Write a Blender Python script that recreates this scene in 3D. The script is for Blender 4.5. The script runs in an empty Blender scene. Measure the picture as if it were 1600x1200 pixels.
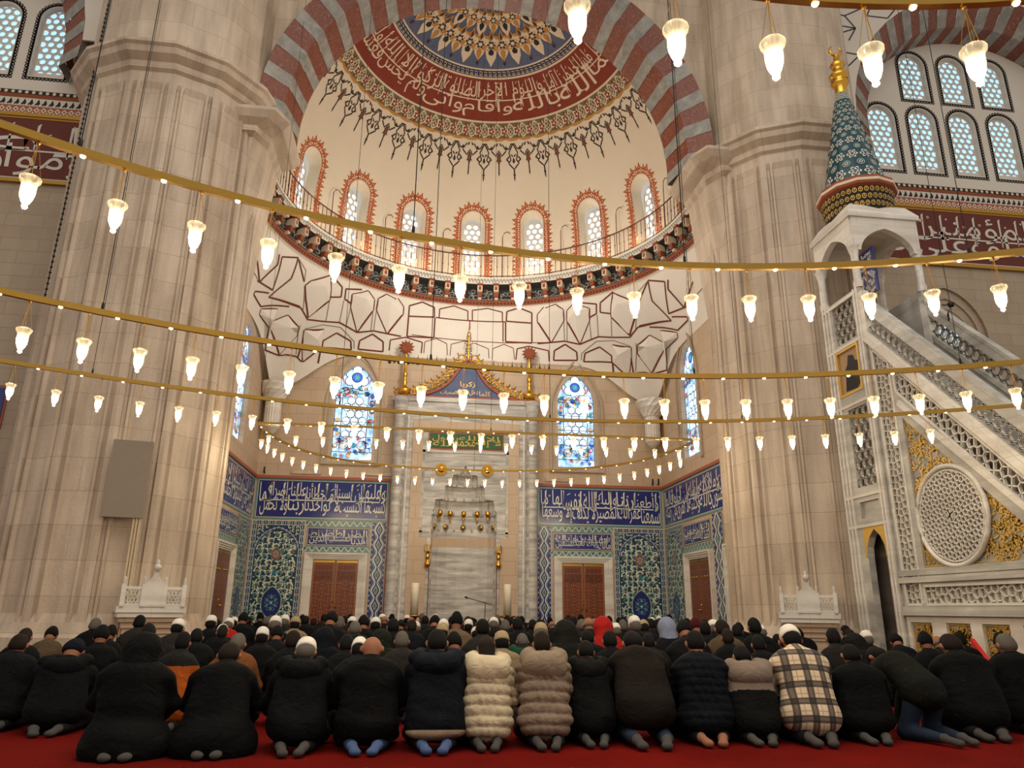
import bpy, bmesh, math, random
import numpy as np
from mathutils import Vector, Matrix
from mathutils.geometry import tessellate_polygon
random.seed(7)
SC = bpy.context.scene
COL = SC.collection
# ---------------------------------------------------------------- camera
FPX, PITCH, YAW, ROLL = 1150.0, math.radians(17.0), math.radians(7.1), 0.0101
CAM = np.array([-1.5, 0.0, 1.1])
_f = np.array([math.sin(YAW)*math.cos(PITCH), math.cos(YAW)*math.cos(PITCH), math.sin(PITCH)])
_r0 = np.array([math.cos(YAW), -math.sin(YAW), 0.0]); _u0 = np.cross(_r0, _f)
_r = _r0*math.cos(ROLL)+_u0*math.sin(ROLL); _u = -_r0*math.sin(ROLL)+_u0*math.cos(ROLL)
cd = bpy.data.cameras.new('camera'); cam = bpy.data.objects.new('camera', cd); COL.objects.link(cam)
cd.sensor_width = 36; cd.lens = 36*FPX/1600; cd.clip_end = 200; cd.clip_start = .05
cam.matrix_world = Matrix([[_r[0], _u[0], -_f[0], CAM[0]], [_r[1], _u[1], -_f[1], CAM[1]], [_r[2], _u[2], -_f[2], CAM[2]], [0, 0, 0, 1]])
SC.camera = cam
SC.view_settings.view_transform = 'Standard'; SC.view_settings.look = 'None'
SC.view_settings.gamma = 1; SC.view_settings.exposure = 0.85
SC.view_settings.use_curve_mapping = False
SC.cycles.max_bounces = 6; SC.cycles.diffuse_bounces = 3; SC.cycles.glossy_bounces = 3
SC.cycles.transparent_max_bounces = 12; SC.cycles.transmission_bounces = 4
SC.cycles.caustics_reflective = False; SC.cycles.caustics_refractive = False
SC.cycles.sample_clamp_indirect = 4.0
# ---------------------------------------------------------------- world: soft daylight of the hall behind and above the viewer
W = bpy.data.worlds.new('hall_daylight'); SC.world = W; W.use_nodes = True
W.node_tree.nodes['Background'].inputs[0].default_value = (1.0, .91, .80, 1)
W.node_tree.nodes['Background'].inputs[1].default_value = .30

def lamp(kind, name, loc, energy, color, parent=None, size=None, rot=None, spot=None, soft=.1, sy=None):
    l = bpy.data.lights.new(name, kind); l.energy = energy; l.color = color
    if kind == 'AREA':
        l.shape = 'RECTANGLE' if sy else 'DISK'; l.size = size
        if sy: l.size_y = sy
    else: l.shadow_soft_size = soft
    if kind == 'SPOT': l.spot_size = spot; l.spot_blend = .6
    o = bpy.data.objects.new(name, l); COL.objects.link(o); o.location = loc
    if rot: o.rotation_euler = rot
    if parent: o.parent = parent
    return o
# daylight falling from the main dome's windows above the hall
lamp('AREA', 'dome_daylight', (0, 1, 19), 1000, (1, .95, .88), size=16)
# warm floodlights standing on the dome gallery, behind its railing
for _a in (-62, -41, -20, 0, 20, 41, 62):
    a = math.radians(_a)
    lamp('POINT', 'gallery_floodlight', (5.75*math.sin(a), 17.9+5.75*math.cos(a), 12.55), 13, (1, .80, .56), soft=.08)
lamp('POINT', 'apse_floodlight', (0, 19.6, 10.6), 300, (1, .92, .80), soft=.5)

def ray(px, py):
    return _f + _r*(px-800)/FPX + _u*(600-py)/FPX
def onY(px, py, Y): d = ray(px, py); return CAM + d*(Y-CAM[1])/d[1]
def onX(px, py, X): d = ray(px, py); return CAM + d*(X-CAM[0])/d[0]
def onZ(px, py, Z): d = ray(px, py); return CAM + d*(Z-CAM[2])/d[2]
def oncyl(px, py, xc, yc, R, far=True):
    d = ray(px, py); ox, oy = CAM[0]-xc, CAM[1]-yc
    a = d[0]**2+d[1]**2; b = ox*d[0]+oy*d[1]; c = ox*ox+oy*oy-R*R
    D = b*b-a*c
    if D < 0: return None
    return CAM + d*((-b+math.sqrt(D) if far else -b-math.sqrt(D))/a)
# ---------------------------------------------------------------- node expressions
def rgb(h, k=1.0):
    h = h.lstrip('#'); c = [int(h[i:i+2], 16)/255 for i in (0, 2, 4)]
    return tuple((x/12.92 if x <= .04045 else ((x+.055)/1.055)**2.4)*k for x in c)+(1,)
class X:
    def __init__(s, nt, so): s.nt = nt; s.so = so
    def _m(s, op, o=None, o2=None):
        n = s.nt.nodes.new('ShaderNodeMath'); n.operation = op
        for i, v in enumerate((s, o, o2)):
            if v is None: continue
            if isinstance(v, X): s.nt.links.new(v.so, n.inputs[i])
            else: n.inputs[i].default_value = v
        return X(s.nt, n.outputs[0])
    def __add__(s, o): return s._m('ADD', o)
    __radd__ = __add__
    def __mul__(s, o): return s._m('MULTIPLY', o)
    __rmul__ = __mul__
    def __sub__(s, o): return s._m('SUBTRACT', o)
    def __rsub__(s, o): return (s*-1)+o
    def __truediv__(s, o): return s._m('DIVIDE', o)
    def sin(s): return s._m('SINE')
    def cos(s): return s._m('COSINE')
    def abs(s): return s._m('ABSOLUTE')
    def floor(s): return s._m('FLOOR')
    def fract(s): return s._m('FRACT')
    def sqrt(s): return s._m('SQRT')
    def lt(s, o): return s._m('LESS_THAN', o)
    def gt(s, o): return s._m('GREATER_THAN', o)
    def min(s, o): return s._m('MINIMUM', o)
    def max(s, o): return s._m('MAXIMUM', o)
    def clamp(s): return s.max(0.).min(1.)
    def pp(s, o): return s._m('PINGPONG', o)
class T:
    """texture access for one material"""
    def __init__(s, nt): s.nt = nt; s.tc = nt.nodes.new('ShaderNodeTexCoord')
    def xyz(s, kind='UV', scale=(1, 1, 1)):
        m = s.nt.nodes.new('ShaderNodeMapping'); m.inputs['Scale'].default_value = scale
        s.nt.links.new(s.tc.outputs[kind], m.inputs[0]); p = s.nt.nodes.new('ShaderNodeSeparateXYZ')
        s.nt.links.new(m.outputs[0], p.inputs[0]); s.vec = m.outputs[0]
        return [X(s.nt, o) for o in p.outputs]
    def comb(s, x, y, z=0.):
        n = s.nt.nodes.new('ShaderNodeCombineXYZ')
        for i, v in enumerate((x, y, z)):
            if isinstance(v, X): s.nt.links.new(v.so, n.inputs[i])
            else: n.inputs[i].default_value = v
        return n.outputs[0]
    def noise(s, scale=1, detail=3, kind='UV', st=(1, 1, 1), rough=.55, dist=0, vec=None):
        n = s.nt.nodes.new('ShaderNodeTexNoise'); n.inputs['Scale'].default_value = scale
        n.inputs['Detail'].default_value = detail; n.inputs['Roughness'].default_value = rough; n.inputs['Distortion'].default_value = dist
        if vec is None: s.xyz(kind, st); vec = s.vec
        s.nt.links.new(vec, n.inputs['Vector']); return X(s.nt, n.outputs['Fac'])
    def voro(s, scale=1, kind='UV', st=(1, 1, 1), feat='F1', out='Distance', rnd=1.):
        n = s.nt.nodes.new('ShaderNodeTexVoronoi'); n.feature = feat; n.inputs['Scale'].default_value = scale
        n.inputs['Randomness'].default_value = rnd
        s.xyz(kind, st); s.nt.links.new(s.vec, n.inputs['Vector']); return X(s.nt, n.outputs[out])
    def brick(s, w, h, mortar=.01, off=.5, kind='UV'):
        n = s.nt.nodes.new('ShaderNodeTexBrick'); n.offset = off
        n.inputs['Scale'].default_value = 1; n.inputs['Brick Width'].default_value = w; n.inputs['Row Height'].default_value = h
        n.inputs['Mortar Size'].default_value = mortar; n.inputs['Color1'].default_value = (0, 0, 0, 1); n.inputs['Color2'].default_value = (1, 1, 1, 1)
        n.inputs['Mortar'].default_value = (.5, .5, .5, 1)
        s.xyz(kind); s.nt.links.new(s.vec, n.inputs['Vector'])
        c = s.nt.nodes.new('ShaderNodeSeparateColor'); s.nt.links.new(n.outputs['Color'], c.inputs[0])
        return X(s.nt, n.outputs['Fac']), X(s.nt, c.outputs[0])
    def ramp(s, x, a, b):          # clamp((x-a)/(b-a))
        return ((x-a)/(b-a)).clamp()
    def mix(s, f, a, b):
        n = s.nt.nodes.new('ShaderNodeMix'); n.data_type = 'RGBA'
        for v, i in ((f, 0), (a, 6), (b, 7)):
            if isinstance(v, X): s.nt.links.new(v.so, n.inputs[i])
            elif hasattr(v, 'is_output'): s.nt.links.new(v, n.inputs[i])
            else: n.inputs[i].default_value = v
        return n.outputs[2]
MATS = {}
def mat(name, col='#808080', rough=.6, metal=0., fn=None, bump=None, bumpd=.02, emit=None, es=1., spec=.5, sheen=0):
    m = bpy.data.materials.new(name); m.use_nodes = True; nt = m.node_tree; b = nt.nodes['Principled BSDF']
    c = rgb(col) if isinstance(col, str) else col
    b.inputs['Base Color'].default_value = c; b.inputs['Roughness'].default_value = rough; b.inputs['Metallic'].default_value = metal
    b.inputs['Specular IOR Level'].default_value = spec
    if sheen: b.inputs['Sheen Weight'].default_value = sheen
    t = T(nt)
    if fn is None:                                    # a faint mottling so that nothing is dead flat
        fn = lambda t: t.mix(t.noise(9, 3, 'Object'), tuple(x*.93 for x in c[:3])+(1,), tuple(min(1, x*1.06) for x in c[:3])+(1,))
    o = fn(t); nt.links.new(o, b.inputs['Base Color'])
    if bump:
        n = nt.nodes.new('ShaderNodeBump'); n.inputs['Distance'].default_value = bumpd; n.inputs['Strength'].default_value = 1
        nt.links.new(bump(t).so, n.inputs['Height']); nt.links.new(n.outputs[0], b.inputs['Normal'])
    if emit:
        b.inputs['Emission Color'].default_value = rgb(emit); b.inputs['Emission Strength'].default_value = es
        m.cycles.emission_sampling = 'NONE'
    MATS[name] = m; return m
# ---------------------------------------------------------------- mesh builder (world coordinates)
class MB:
    def __init__(s): s.v = []; s.f = []; s.m = []; s.sm = []; s.uv = {}
    def add(s, vs, fs, m=0, smooth=False):
        o = len(s.v); s.v += [tuple(float(c) for c in p) for p in vs]
        for f in fs: s.f.append(tuple(i+o for i in f)); s.m.append(m); s.sm.append(smooth)
        return o
    def box(s, x0, x1, y0, y1, z0, z1, m=0):
        s.add([(x, y, z) for z in (z0, z1) for y in (y0, y1) for x in (x0, x1)],
              [(0, 2, 3, 1), (4, 5, 7, 6), (0, 1, 5, 4), (1, 3, 7, 5), (3, 2, 6, 7), (2, 0, 4, 6)], m)
    def quad(s, a, b, c, d, m=0): s.add([a, b, c, d], [(0, 1, 2, 3)], m)
    def grid(s, P, m=0, smooth=True, cu=False, cv=False):
        n, k = len(P), len(P[0]); vs = [p for r in P for p in r]; fs = []
        for i in range(n if cu else n-1):
            for j in range(k if cv else k-1):
                fs.append((i*k+j, i*k+(j+1) % k, ((i+1) % n)*k+(j+1) % k, ((i+1) % n)*k+j))
        s.add(vs, fs, m, smooth)
    def lathe(s, prof, c=(0, 0, 0), n=24, m=0, smooth=True, a0=0, a1=2*math.pi):
        full = abs(a1-a0-2*math.pi) < 1e-6; k = n if full else n+1
        P = [[(c[0]+r*math.cos(a0+(a1-a0)*j/n), c[1]+r*math.sin(a0+(a1-a0)*j/n), c[2]+z) for j in range(k)] for r, z in prof]
        s.grid(P, m, smooth, cv=full)
    def tube(s, pts, r, n=8, m=0, closed=False, cap=True):
        pts = [Vector(p) for p in pts]; k = len(pts); rings = []
        for i, p in enumerate(pts):
            a = pts[(i-1) % k] if (closed or i > 0) else p; b = pts[(i+1) % k] if (closed or i < k-1) else p
            d = (b-a).normalized(); up = Vector((0, 0, 1)) if abs(d.z) < .95 else Vector((1, 0, 0))
            x = d.cross(up).normalized(); y = x.cross(d)
            rr = r[i] if hasattr(r, '__len__') else r
            rings.append([tuple(p+x*rr*math.cos(2*math.pi*j/n)+y*rr*math.sin(2*math.pi*j/n)) for j in range(n)])
        s.grid(rings, m, True, cu=closed, cv=True)
        if cap and not closed:
            o = s.add(rings[0], [tuple(range(n))], m); s.add(rings[-1], [tuple(range(n-1, -1, -1))], m)
    def bar(s, a, b, w, h, up=(0, 0, 1), m=0):
        a, b = Vector(a), Vector(b); d = (b-a).normalized(); u = Vector(up); x = d.cross(u).normalized()*w/2; y = u.normalized()*h/2
        vs = [p+sx*x+sy*y for p in (a, b) for sx, sy in ((-1, -1), (1, -1), (1, 1), (-1, 1))]
        s.add(vs, [(0, 1, 2, 3), (7, 6, 5, 4), (0, 4, 5, 1), (1, 5, 6, 2), (2, 6, 7, 3), (3, 7, 4, 0)], m)
    def prism(s, poly, F, d0, d1, m=0, holes=(), back=False, msid=None):
        """poly (u,v) with holes extruded from depth d0 to d1 through frame F(u,v,d)"""
        loops = [list(poly)]+[list(h) for h in holes]; flat = [p for l in loops for p in l]
        tri = tessellate_polygon([[Vector((p[0], p[1], 0)) for p in l] for l in loops])
        for d in ((d0, d1) if back else (d0,)):
            s.add([F(p[0], p[1], d) for p in flat], [tuple(t) for t in tri], m)
        for l in loops:
            n = len(l); vs = [F(p[0], p[1], d) for d in (d0, d1) for p in l]
            s.add(vs, [(i, (i+1) % n, n+(i+1) % n, n+i) for i in range(n)], m if msid is None else msid)
    def build(s, name, mats, parent=None, origin=None, normals=True, cyl=None):
        me = bpy.data.meshes.new(name); V = np.array(s.v, dtype=float).reshape(-1, 3)
        if parent is not None:
            w = Vector((0, 0, 0)); p = parent
            while p: w = w+p.location; p = p.parent
            off = np.array(w)
        elif origin is not None: off = np.array(origin)
        else: off = np.array([(V[:, 0].min()+V[:, 0].max())/2, (V[:, 1].min()+V[:, 1].max())/2, V[:, 2].min()])
        me.from_pydata((V-off).tolist(), [], s.f)
        for k in (mats if isinstance(mats, (list, tuple)) else [mats]): me.materials.append(MATS[k] if isinstance(k, str) else k)
        me.polygons.foreach_set('material_index', s.m); me.polygons.foreach_set('use_smooth', s.sm)
        me.update()
        if normals:
            bm = bmesh.new(); bm.from_mesh(me); bmesh.ops.recalc_face_normals(bm, faces=bm.faces); bm.to_mesh(me); bm.free()
        # metre-scaled box uv (world axes), or cylindrical around cyl=(x,y,R)
        uvl = me.uv_layers.new(name='uv'); n = len(me.loops)
        vi = np.empty(n, dtype=np.int64); me.loops.foreach_get('vertex_index', vi)
        co = np.empty(len(me.vertices)*3); me.vertices.foreach_get('co', co); co = co.reshape(-1, 3)+off
        L = co[vi]
        if cyl: uv = np.c_[np.arctan2(L[:, 0]-cyl[0], -(L[:, 1]-cyl[1]))*cyl[2], L[:, 2]]
        else:
            ln = np.empty(n*3)
            fn = np.empty(len(me.polygons)*3); me.polygons.foreach_get('normal', fn); fn = fn.reshape(-1, 3)
            tot = np.empty(len(me.polygons), dtype=np.int64); me.polygons.foreach_get('loop_total', tot)
            N = np.abs(np.repeat(fn, tot, axis=0)); ax = N.argmax(1)
            uv = np.where((ax == 0)[:, None], L[:, [1, 2]], np.where((ax == 1)[:, None], L[:, [0, 2]], L[:, [0, 1]]))
        uvl.data.foreach_set('uv', uv.astype(float).ravel())
        o = bpy.data.objects.new(name, me); COL.objects.link(o)
        if parent is not None: o.parent = parent
        else: o.location = off.tolist()
        return o
def tag(o, label=None, cat=None, group=None, kind=None):
    if label: o['label'] = label
    if cat: o['category'] = cat
    if group: o['group'] = group
    if kind: o['kind'] = kind
    return o
def empty(name, loc=(0, 0, 0), label=None, cat=None, group=None, kind=None):
    o = bpy.data.objects.new(name, None); COL.objects.link(o); o.location = loc; o.empty_display_size = .1
    return tag(o, label, cat, group, kind)
# frames: (u, v, depth towards the viewer) -> world
def FY(Y): return lambda u, v, d=0: (u, Y-d, v)
def FX(Xc, side=1): return lambda u, v, d=0: (Xc-side*d, u, v)      # side=1: faces -X
# ---------------------------------------------------------------- flat ornament
class Deco:
    def __init__(s, F, eps=.004, maxlen=None): s.F = F; s.mb = MB(); s.eps = eps; s.ml = maxlen
    def tris(s, P, T, m, l):
        """triangles in (u,v); split until they follow a curved surface"""
        P = list(P); T = list(T); k = s.ml; mid = {}
        for _ in range(7):
            N = []; split = set()
            for t in T:
                for a, b in ((t[0], t[1]), (t[1], t[2]), (t[2], t[0])):
                    if abs(P[a][0]-P[b][0])+abs(P[a][1]-P[b][1]) > k: split.add((min(a, b), max(a, b)))
            if not split: break
            for a, b in split:
                mid[a, b] = len(P); P.append(((P[a][0]+P[b][0])/2, (P[a][1]+P[b][1])/2))
            for a, b, c in T:
                E_ = [mid.get((min(x, y), max(x, y))) if (min(x, y), max(x, y)) in split else None for x, y in ((a, b), (b, c), (c, a))]
                n = sum(e is not None for e in E_)
                if n == 0: N.append((a, b, c)); continue
                while E_[0] is None or (n == 2 and E_[2] is not None and E_[1] is None): a, b, c = b, c, a; E_ = E_[1:]+E_[:1]
                if n == 1: N += [(a, E_[0], c), (E_[0], b, c)]
                elif n == 2: N += [(E_[0], b, E_[1]), (a, E_[0], E_[1]), (a, E_[1], c)]
                else: N += [(a, E_[0], E_[2]), (E_[0], b, E_[1]), (E_[2], E_[1], c), (E_[0], E_[1], E_[2])]
            T = N
        s.mb.add([s.F(p[0], p[1], l*s.eps) for p in P], T, m)
    def poly(s, pts, m=0, l=1):
        if len(pts) < 3: return
        if s.ml and max(abs(pts[i][0]-pts[i-1][0])+abs(pts[i][1]-pts[i-1][1]) for i in range(len(pts))) > s.ml:
            return s.tris(pts, [(0, i, i+1) for i in range(1, len(pts)-1)], m, l)
        s.mb.add([s.F(p[0], p[1], l*s.eps) for p in pts], [tuple(range(len(pts)))], m)
    def cpoly(s, pts, m=0, l=1):      # concave safe
        tri = tessellate_polygon([[Vector((p[0], p[1], 0)) for p in pts]])
        s.mb.add([s.F(p[0], p[1], l*s.eps) for p in pts], [tuple(t) for t in tri], m)
    def ribbon(s, pts, w, m=0, l=1, closed=False):
        if s.ml and not closed:
            q = [pts[0]]; wl = list(w) if hasattr(w, '__len__') else [w]*len(pts); qw = [wl[0]]
            for i in range(1, len(pts)):
                d = abs(pts[i][0]-pts[i-1][0])+abs(pts[i][1]-pts[i-1][1]); k = max(1, int(math.ceil(d/s.ml)))
                for j in range(1, k+1): q.append((pts[i-1][0]+(pts[i][0]-pts[i-1][0])*j/k, pts[i-1][1]+(pts[i][1]-pts[i-1][1])*j/k)); qw.append(wl[i-1]+(wl[i]-wl[i-1])*j/k)
            pts, w = q, qw
        n = len(pts); L = []; R = []
        for i, p in enumerate(pts):
            a = pts[(i-1) % n] if (closed or i) else p; b = pts[(i+1) % n] if (closed or i < n-1) else p
            dx, dy = b[0]-a[0], b[1]-a[1]; q = math.hypot(dx, dy) or 1; ww = (w[i] if hasattr(w, '__len__') else w)/2
            L.append((p[0]-dy/q*ww, p[1]+dx/q*ww)); R.append((p[0]+dy/q*ww, p[1]-dx/q*ww))
        vs = [s.F(x, y, l*s.eps) for x, y in L+R]
        s.mb.add(vs, [(i, n+i, n+(i+1) % n, (i+1) % n) for i in range(n if closed else n-1)], m)
    def disc(s, x, y, r, m=0, l=1, n=10, ry=None, rot=0):
        s.poly([(x+r*math.cos(rot+2*math.pi*i/n), y+(ry or r)*math.sin(rot+2*math.pi*i/n)) for i in range(n)], m, l)
    def ring(s, x, y, r, w, m=0, l=1, n=14, a0=0, a1=2*math.pi, ry=None):
        full = abs(a1-a0) > 6.28; k = n if full else n+1
        s.ribbon([(x+r*math.cos(a0+(a1-a0)*i/n), y+(ry or r)*math.sin(a0+(a1-a0)*i/n)) for i in range(k)], w, m, l, closed=full)
    def rect(s, u0, v0, u1, v1, m=0, l=1, nu=1):
        for i in range(nu):
            a, b = u0+(u1-u0)*i/nu, u0+(u1-u0)*(i+1)/nu
            s.poly([(a, v0), (b, v0), (b, v1), (a, v1)], m, l)
    def frame(s, u0, v0, u1, v1, w, m=0, l=1):
        s.rect(u0, v0, u1, v0+w, m, l); s.rect(u0, v1-w, u1, v1, m, l); s.rect(u0, v0+w, u0+w, v1-w, m, l); s.rect(u1-w, v0+w, u1, v1-w, m, l)
    def flower(s, x, y, r, petals, m, l=1, n=None, inner=.55, rot=0):
        n = petals*4
        s.poly([(x+r*(inner+(1-inner)*abs(math.cos(petals*a/2)))*math.cos(a+rot), y+r*(inner+(1-inner)*abs(math.cos(petals*a/2)))*math.sin(a+rot)) for a in [2*math.pi*i/n for i in range(n)]], m, l)
    def leaf(s, x, y, L, w, ang, m, l=1):
        c, sn = math.cos(ang), math.sin(ang); P = [(0, 0), (.3*L, w/2), (.6*L, w*.38), (L, 0), (.6*L, -w*.38), (.3*L, -w/2)]
        s.poly([(x+p*c-q*sn, y+p*sn+q*c) for p, q in P], m, l)
    def text(s, txt, u0, v0, u1, v1, m=0, l=2, shear=0):
        P, polys, (x0, y0, x1, y1) = glyphs(txt)
        if not P: return
        sx, sy = (u1-u0)/(x1-x0), (v1-v0)/(y1-y0)
        Q = [(u0+(x-x0)*sx+shear*(y-y0)*sy, v0+(y-y0)*sy) for x, y in P]
        if s.ml: return s.tris(Q, [(p[0], p[i], p[i+1]) for p in polys for i in range(1, len(p)-1)], m, l)
        s.mb.add([s.F(x, y, l*s.eps) for x, y in Q], polys, m)
    def build(s, name, mats, parent=None, **k): return s.mb.build(name, mats, parent, normals=False, **k)
_AR = dict(zip('ابتثجحخدذرزسشصضطظعغفقكلمنهويىةأإآءئؤ', [0xFE8D, 0xFE8F, 0xFE95, 0xFE99, 0xFE9D, 0xFEA1, 0xFEA5, 0xFEA9, 0xFEAB, 0xFEAD, 0xFEAF, 0xFEB1, 0xFEB5, 0xFEB9, 0xFEBD, 0xFEC1, 0xFEC5, 0xFEC9, 0xFECD, 0xFED1, 0xFED5, 0xFED9, 0xFEDD, 0xFEE1, 0xFEE5, 0xFEE9, 0xFEED, 0xFEF1, 0xFEEF, 0xFE93, 0xFE83, 0xFE87, 0xFE81, 0xFE80, 0xFE89, 0xFE85]))
_TWO = set('ادذرزوىةأإآؤ')
def shape(t):
    out = []
    for w in t.split(' '):
        i = 0; prev = False; g = []
        while i < len(w):
            c = w[i]
            if c == 'ل' and i+1 < len(w) and w[i+1] in 'اأإآ':
                b = {'ا': 0xFEFB, 'أ': 0xFEF7, 'إ': 0xFEF9, 'آ': 0xFEF5}[w[i+1]]; g.append(chr(b+(1 if prev else 0))); prev = False; i += 2; continue
            b = _AR.get(c)
            if b is None: i += 1; continue
            nxt = i+1 < len(w) and w[i+1] in _AR and w[i+1] != 'ء'
            if c == 'ء': g.append(chr(b)); prev = False
            elif c in _TWO: g.append(chr(b+(1 if prev else 0))); prev = False
            else:
                k = (3 if nxt else 1) if prev else (2 if nxt else 0); g.append(chr(b+k)); prev = nxt
            i += 1
        out.append(''.join(reversed(g)))
    return ' '.join(reversed(out))
_GC = {}
def glyphs(t):
    if t in _GC: return _GC[t]
    c = bpy.data.curves.new('lettering', 'FONT'); c.body = shape(t); c.resolution_u = 3
    o = bpy.data.objects.new('lettering', c); COL.objects.link(o); bpy.context.view_layer.update()
    me = o.to_mesh(); P = [(v.co.x, v.co.y) for v in me.vertices]; F = [tuple(p.vertices) for p in me.polygons]
    o.to_mesh_clear(); bpy.data.objects.remove(o); bpy.data.curves.remove(c)
    xs = [p[0] for p in P]; ys = [p[1] for p in P]
    _GC[t] = (P, F, (min(xs), min(ys), max(xs), max(ys)) if P else (0, 0, 1, 1)); return _GC[t]
def script_band(D, words, u0, v0, u1, v1, m=0, l=2, rtl=1, strokes=True, seed=1):
    """two interlocked tiers of tall lettering; words run from right (u1) to left (u0)"""
    rnd = random.Random(seed); W_ = u1-u0; H = v1-v0
    for tier, (a0, a1) in ((words[0::2], (.02, .60)), (words[1::2], (.40, .97))):
        if not tier: continue
        lens = [len(w.replace(' ', ''))+.6 for w in tier]; tot = sum(lens); u = u1-(0 if a0 < .3 else W_*.01)
        for w, ln in zip(tier, lens):
            wd = W_*.985*ln/tot; dy = rnd.uniform(-.02, .02)*H; D.text(w, u-wd*.985, v0+a0*H+dy, u, v0+a1*H+dy, m, l); u -= wd
    if strokes:
        k = int(W_/H*2.4)
        for i in range(k):
            x = u0+W_*(i+.5+rnd.uniform(-.3, .3))/k; y0 = v0+H*rnd.uniform(.3, .5)
            D.ribbon([(x, y0), (x+H*.01, v0+H*.93), (x+H*.035, v0+H*.97)], [H*.02, H*.045, H*.015], m, l)
            q = rnd.random(); yy = v0+H*rnd.uniform(.72, .92); xx = x+H*.13
            if q < .35: D.ribbon([(xx, yy), (xx+H*.09, yy+H*.06)], H*.02, m, l)
            elif q < .6: D.disc(xx, yy, H*.025, m, l, 4)
            else: D.ring(xx, yy, H*.022, H*.014, m, l, 7)
        D.ribbon([(u0+W_*.03, v0+H*.46), (u0+W_*.5, v0+H*.475), (u1-W_*.05, v0+H*.46)], H*.03, m, l)
# ---------------------------------------------------------------- materials
def stone_fn(c1, c2, cj, w, h, streak=1., mort=.012):
    def fn(t):
        fac, br = t.brick(w, h, mort); n = t.noise(.7, 4); st = t.noise(3.5, 4, st=(1, .12, 1)); fine = t.noise(22, 3)
        k = (n*.45+st*.45*streak+fine*.15+br*.10-.12).clamp()
        a = t.mix(t.ramp(k, .25, .75), rgb(c1), rgb(c2))
        return t.mix(fac*.45, a, rgb(cj))
    return fn
mat('pillar_stone', rough=.55, fn=stone_fn('#8f7a66', '#d2bfa8', '#8f7862', 1.3, .62, 1.7, .008), bump=lambda t: t.noise(14, 4), bumpd=.006)
mat('wall_stone', rough=.6, fn=stone_fn('#a9967f', '#cbbaa2', '#94806a', .9, .34, .6), bump=lambda t: t.noise(14, 4), bumpd=.005)
mat('warm_stone', rough=.6, fn=stone_fn('#bca286', '#dcc6ab', '#9c8269', .8, .42, .5))
def veins(c1, c2, c3, sc=5., amp=.25):
    def fn(t):
        n = t.noise(1.6, 4); f = t.noise(sc, 5, st=(.16, 1.3, 1), dist=.6)
        k = (f*1.25+n*amp-.30).clamp(); fac, br = t.brick(.85, .55, .006)
        a = t.mix(t.ramp(k, .25, .62), rgb(c1), rgb(c2)); a = t.mix(t.ramp(k, .62, .8), a, rgb(c3))
        return t.mix(fac*.25, a, rgb('#6d6a66'))
    return fn
mat('veined_marble', rough=.3, fn=veins('#98948f', '#cfcac1', '#e2ddd2', 5.5))
mat('grey_marble', rough=.35, fn=veins('#8d8a83', '#b9b4aa', '#cfcabd', 2.6, .5))
mat('pale_marble', rough=.4, fn=veins('#bdb4a8', '#dfd8cc', '#ebe6dc', 2.6, .5))
mat('shaded_marble', rough=.3, fn=veins('#4b443e', '#6e655b', '#8f857a', 2.0, .5))  # marble darkened to stand for the shade behind pierced work
def redv(t):
    f = t.noise(2.6, 5, 'Object', st=(1, 1, .8), dist=1.6); g = (f*9.).fract(); return t.mix(t.ramp(g, .82, .95)*.55, t.mix(t.noise(2, 3, 'Object'), rgb('#6b3524'), rgb('#8a4a35')), rgb('#b98a78'))
mat('red_marble', rough=.45, fn=redv)
mat('stripe_marble', rough=.45, fn=lambda t: t.mix(t.ramp(t.noise(4, 5, 'Object', st=(1, 1, 1), dist=.4), .3, .7), rgb('#7f7d77'), rgb('#aba79d')))
mat('plaster', rough=.85, fn=lambda t: t.mix(t.noise(.9, 4), rgb('#dad0c2'), rgb('#eae3d8')))
mat('dome_plaster', rough=.8, fn=lambda t: t.mix(t.noise(.8, 4, 'Object'), rgb('#dccdb6'), rgb('#e6dac6')))
mat('line_red', '#6b2a1c', .8); mat('line_dark', '#2b2320', .8); mat('line_grey', '#8f8578', .8)
mat('lead_brown', '#3a2a22', .7)
mat('paint_red', rough=.8, fn=lambda t: t.mix(t.noise(3, 4, 'Object'), rgb('#7a2c1b'), rgb('#8d3a26')))
mat('band_red', rough=.7, fn=lambda t: t.mix(t.noise(2, 3), rgb('#5f261d'), rgb('#6f3026')))
mat('paint_cream', '#e3d0b4', .8); mat('paint_orange', '#b1592a', .8); mat('paint_ochre', '#c08a45', .8)
mat('paint_olive', '#6f6a4e', .8); mat('paint_blue', rough=.8, fn=lambda t: t.mix(t.noise(5, 4, 'Object'), rgb('#4a5775'), rgb('#66708c')))
mat('paint_navy', '#2b3550', .8); mat('paint_white', '#d9d2c4', .7); mat('paint_black', '#26221f', .8)
mat('paint_rust', '#8f4a2c', .8); mat('paint_green', '#2f5a34', .6)
mat('tile_navy', '#222d72', .18); mat('tile_blue', '#2a3f86', .2); mat('tile_white', '#e6e2cc', .25)
mat('tile_teal', '#1f4650', .2); mat('tile_ground', '#1d4352', .2); mat('tile_mint', '#a9c4b2', .25); mat('tile_turq', '#6e938c', .22)
mat('tile_grey', '#4d5a54', .22); mat('tile_red', '#8e4a3e', .3); mat('terracotta', '#a5563e', .5); mat('tile_cyan', '#2e7c92', .2)
mat('gold', '#d9a441', .28, 1.); mat('gold_dull', '#b98f45', .42, 1.); mat('brass', '#b58f45', .3, 1.)
mat('gold_leaf', '#d4a94f', .4, .35)
mat('carpet', rough=1., spec=.05, fn=lambda t: t.mix(t.ramp(t.noise(1.2, 5, 'Object'), .3, .7), rgb('#560c07'), rgb('#68110b')), bump=lambda t: t.noise(160, 2, 'Object'), bumpd=.004)
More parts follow.
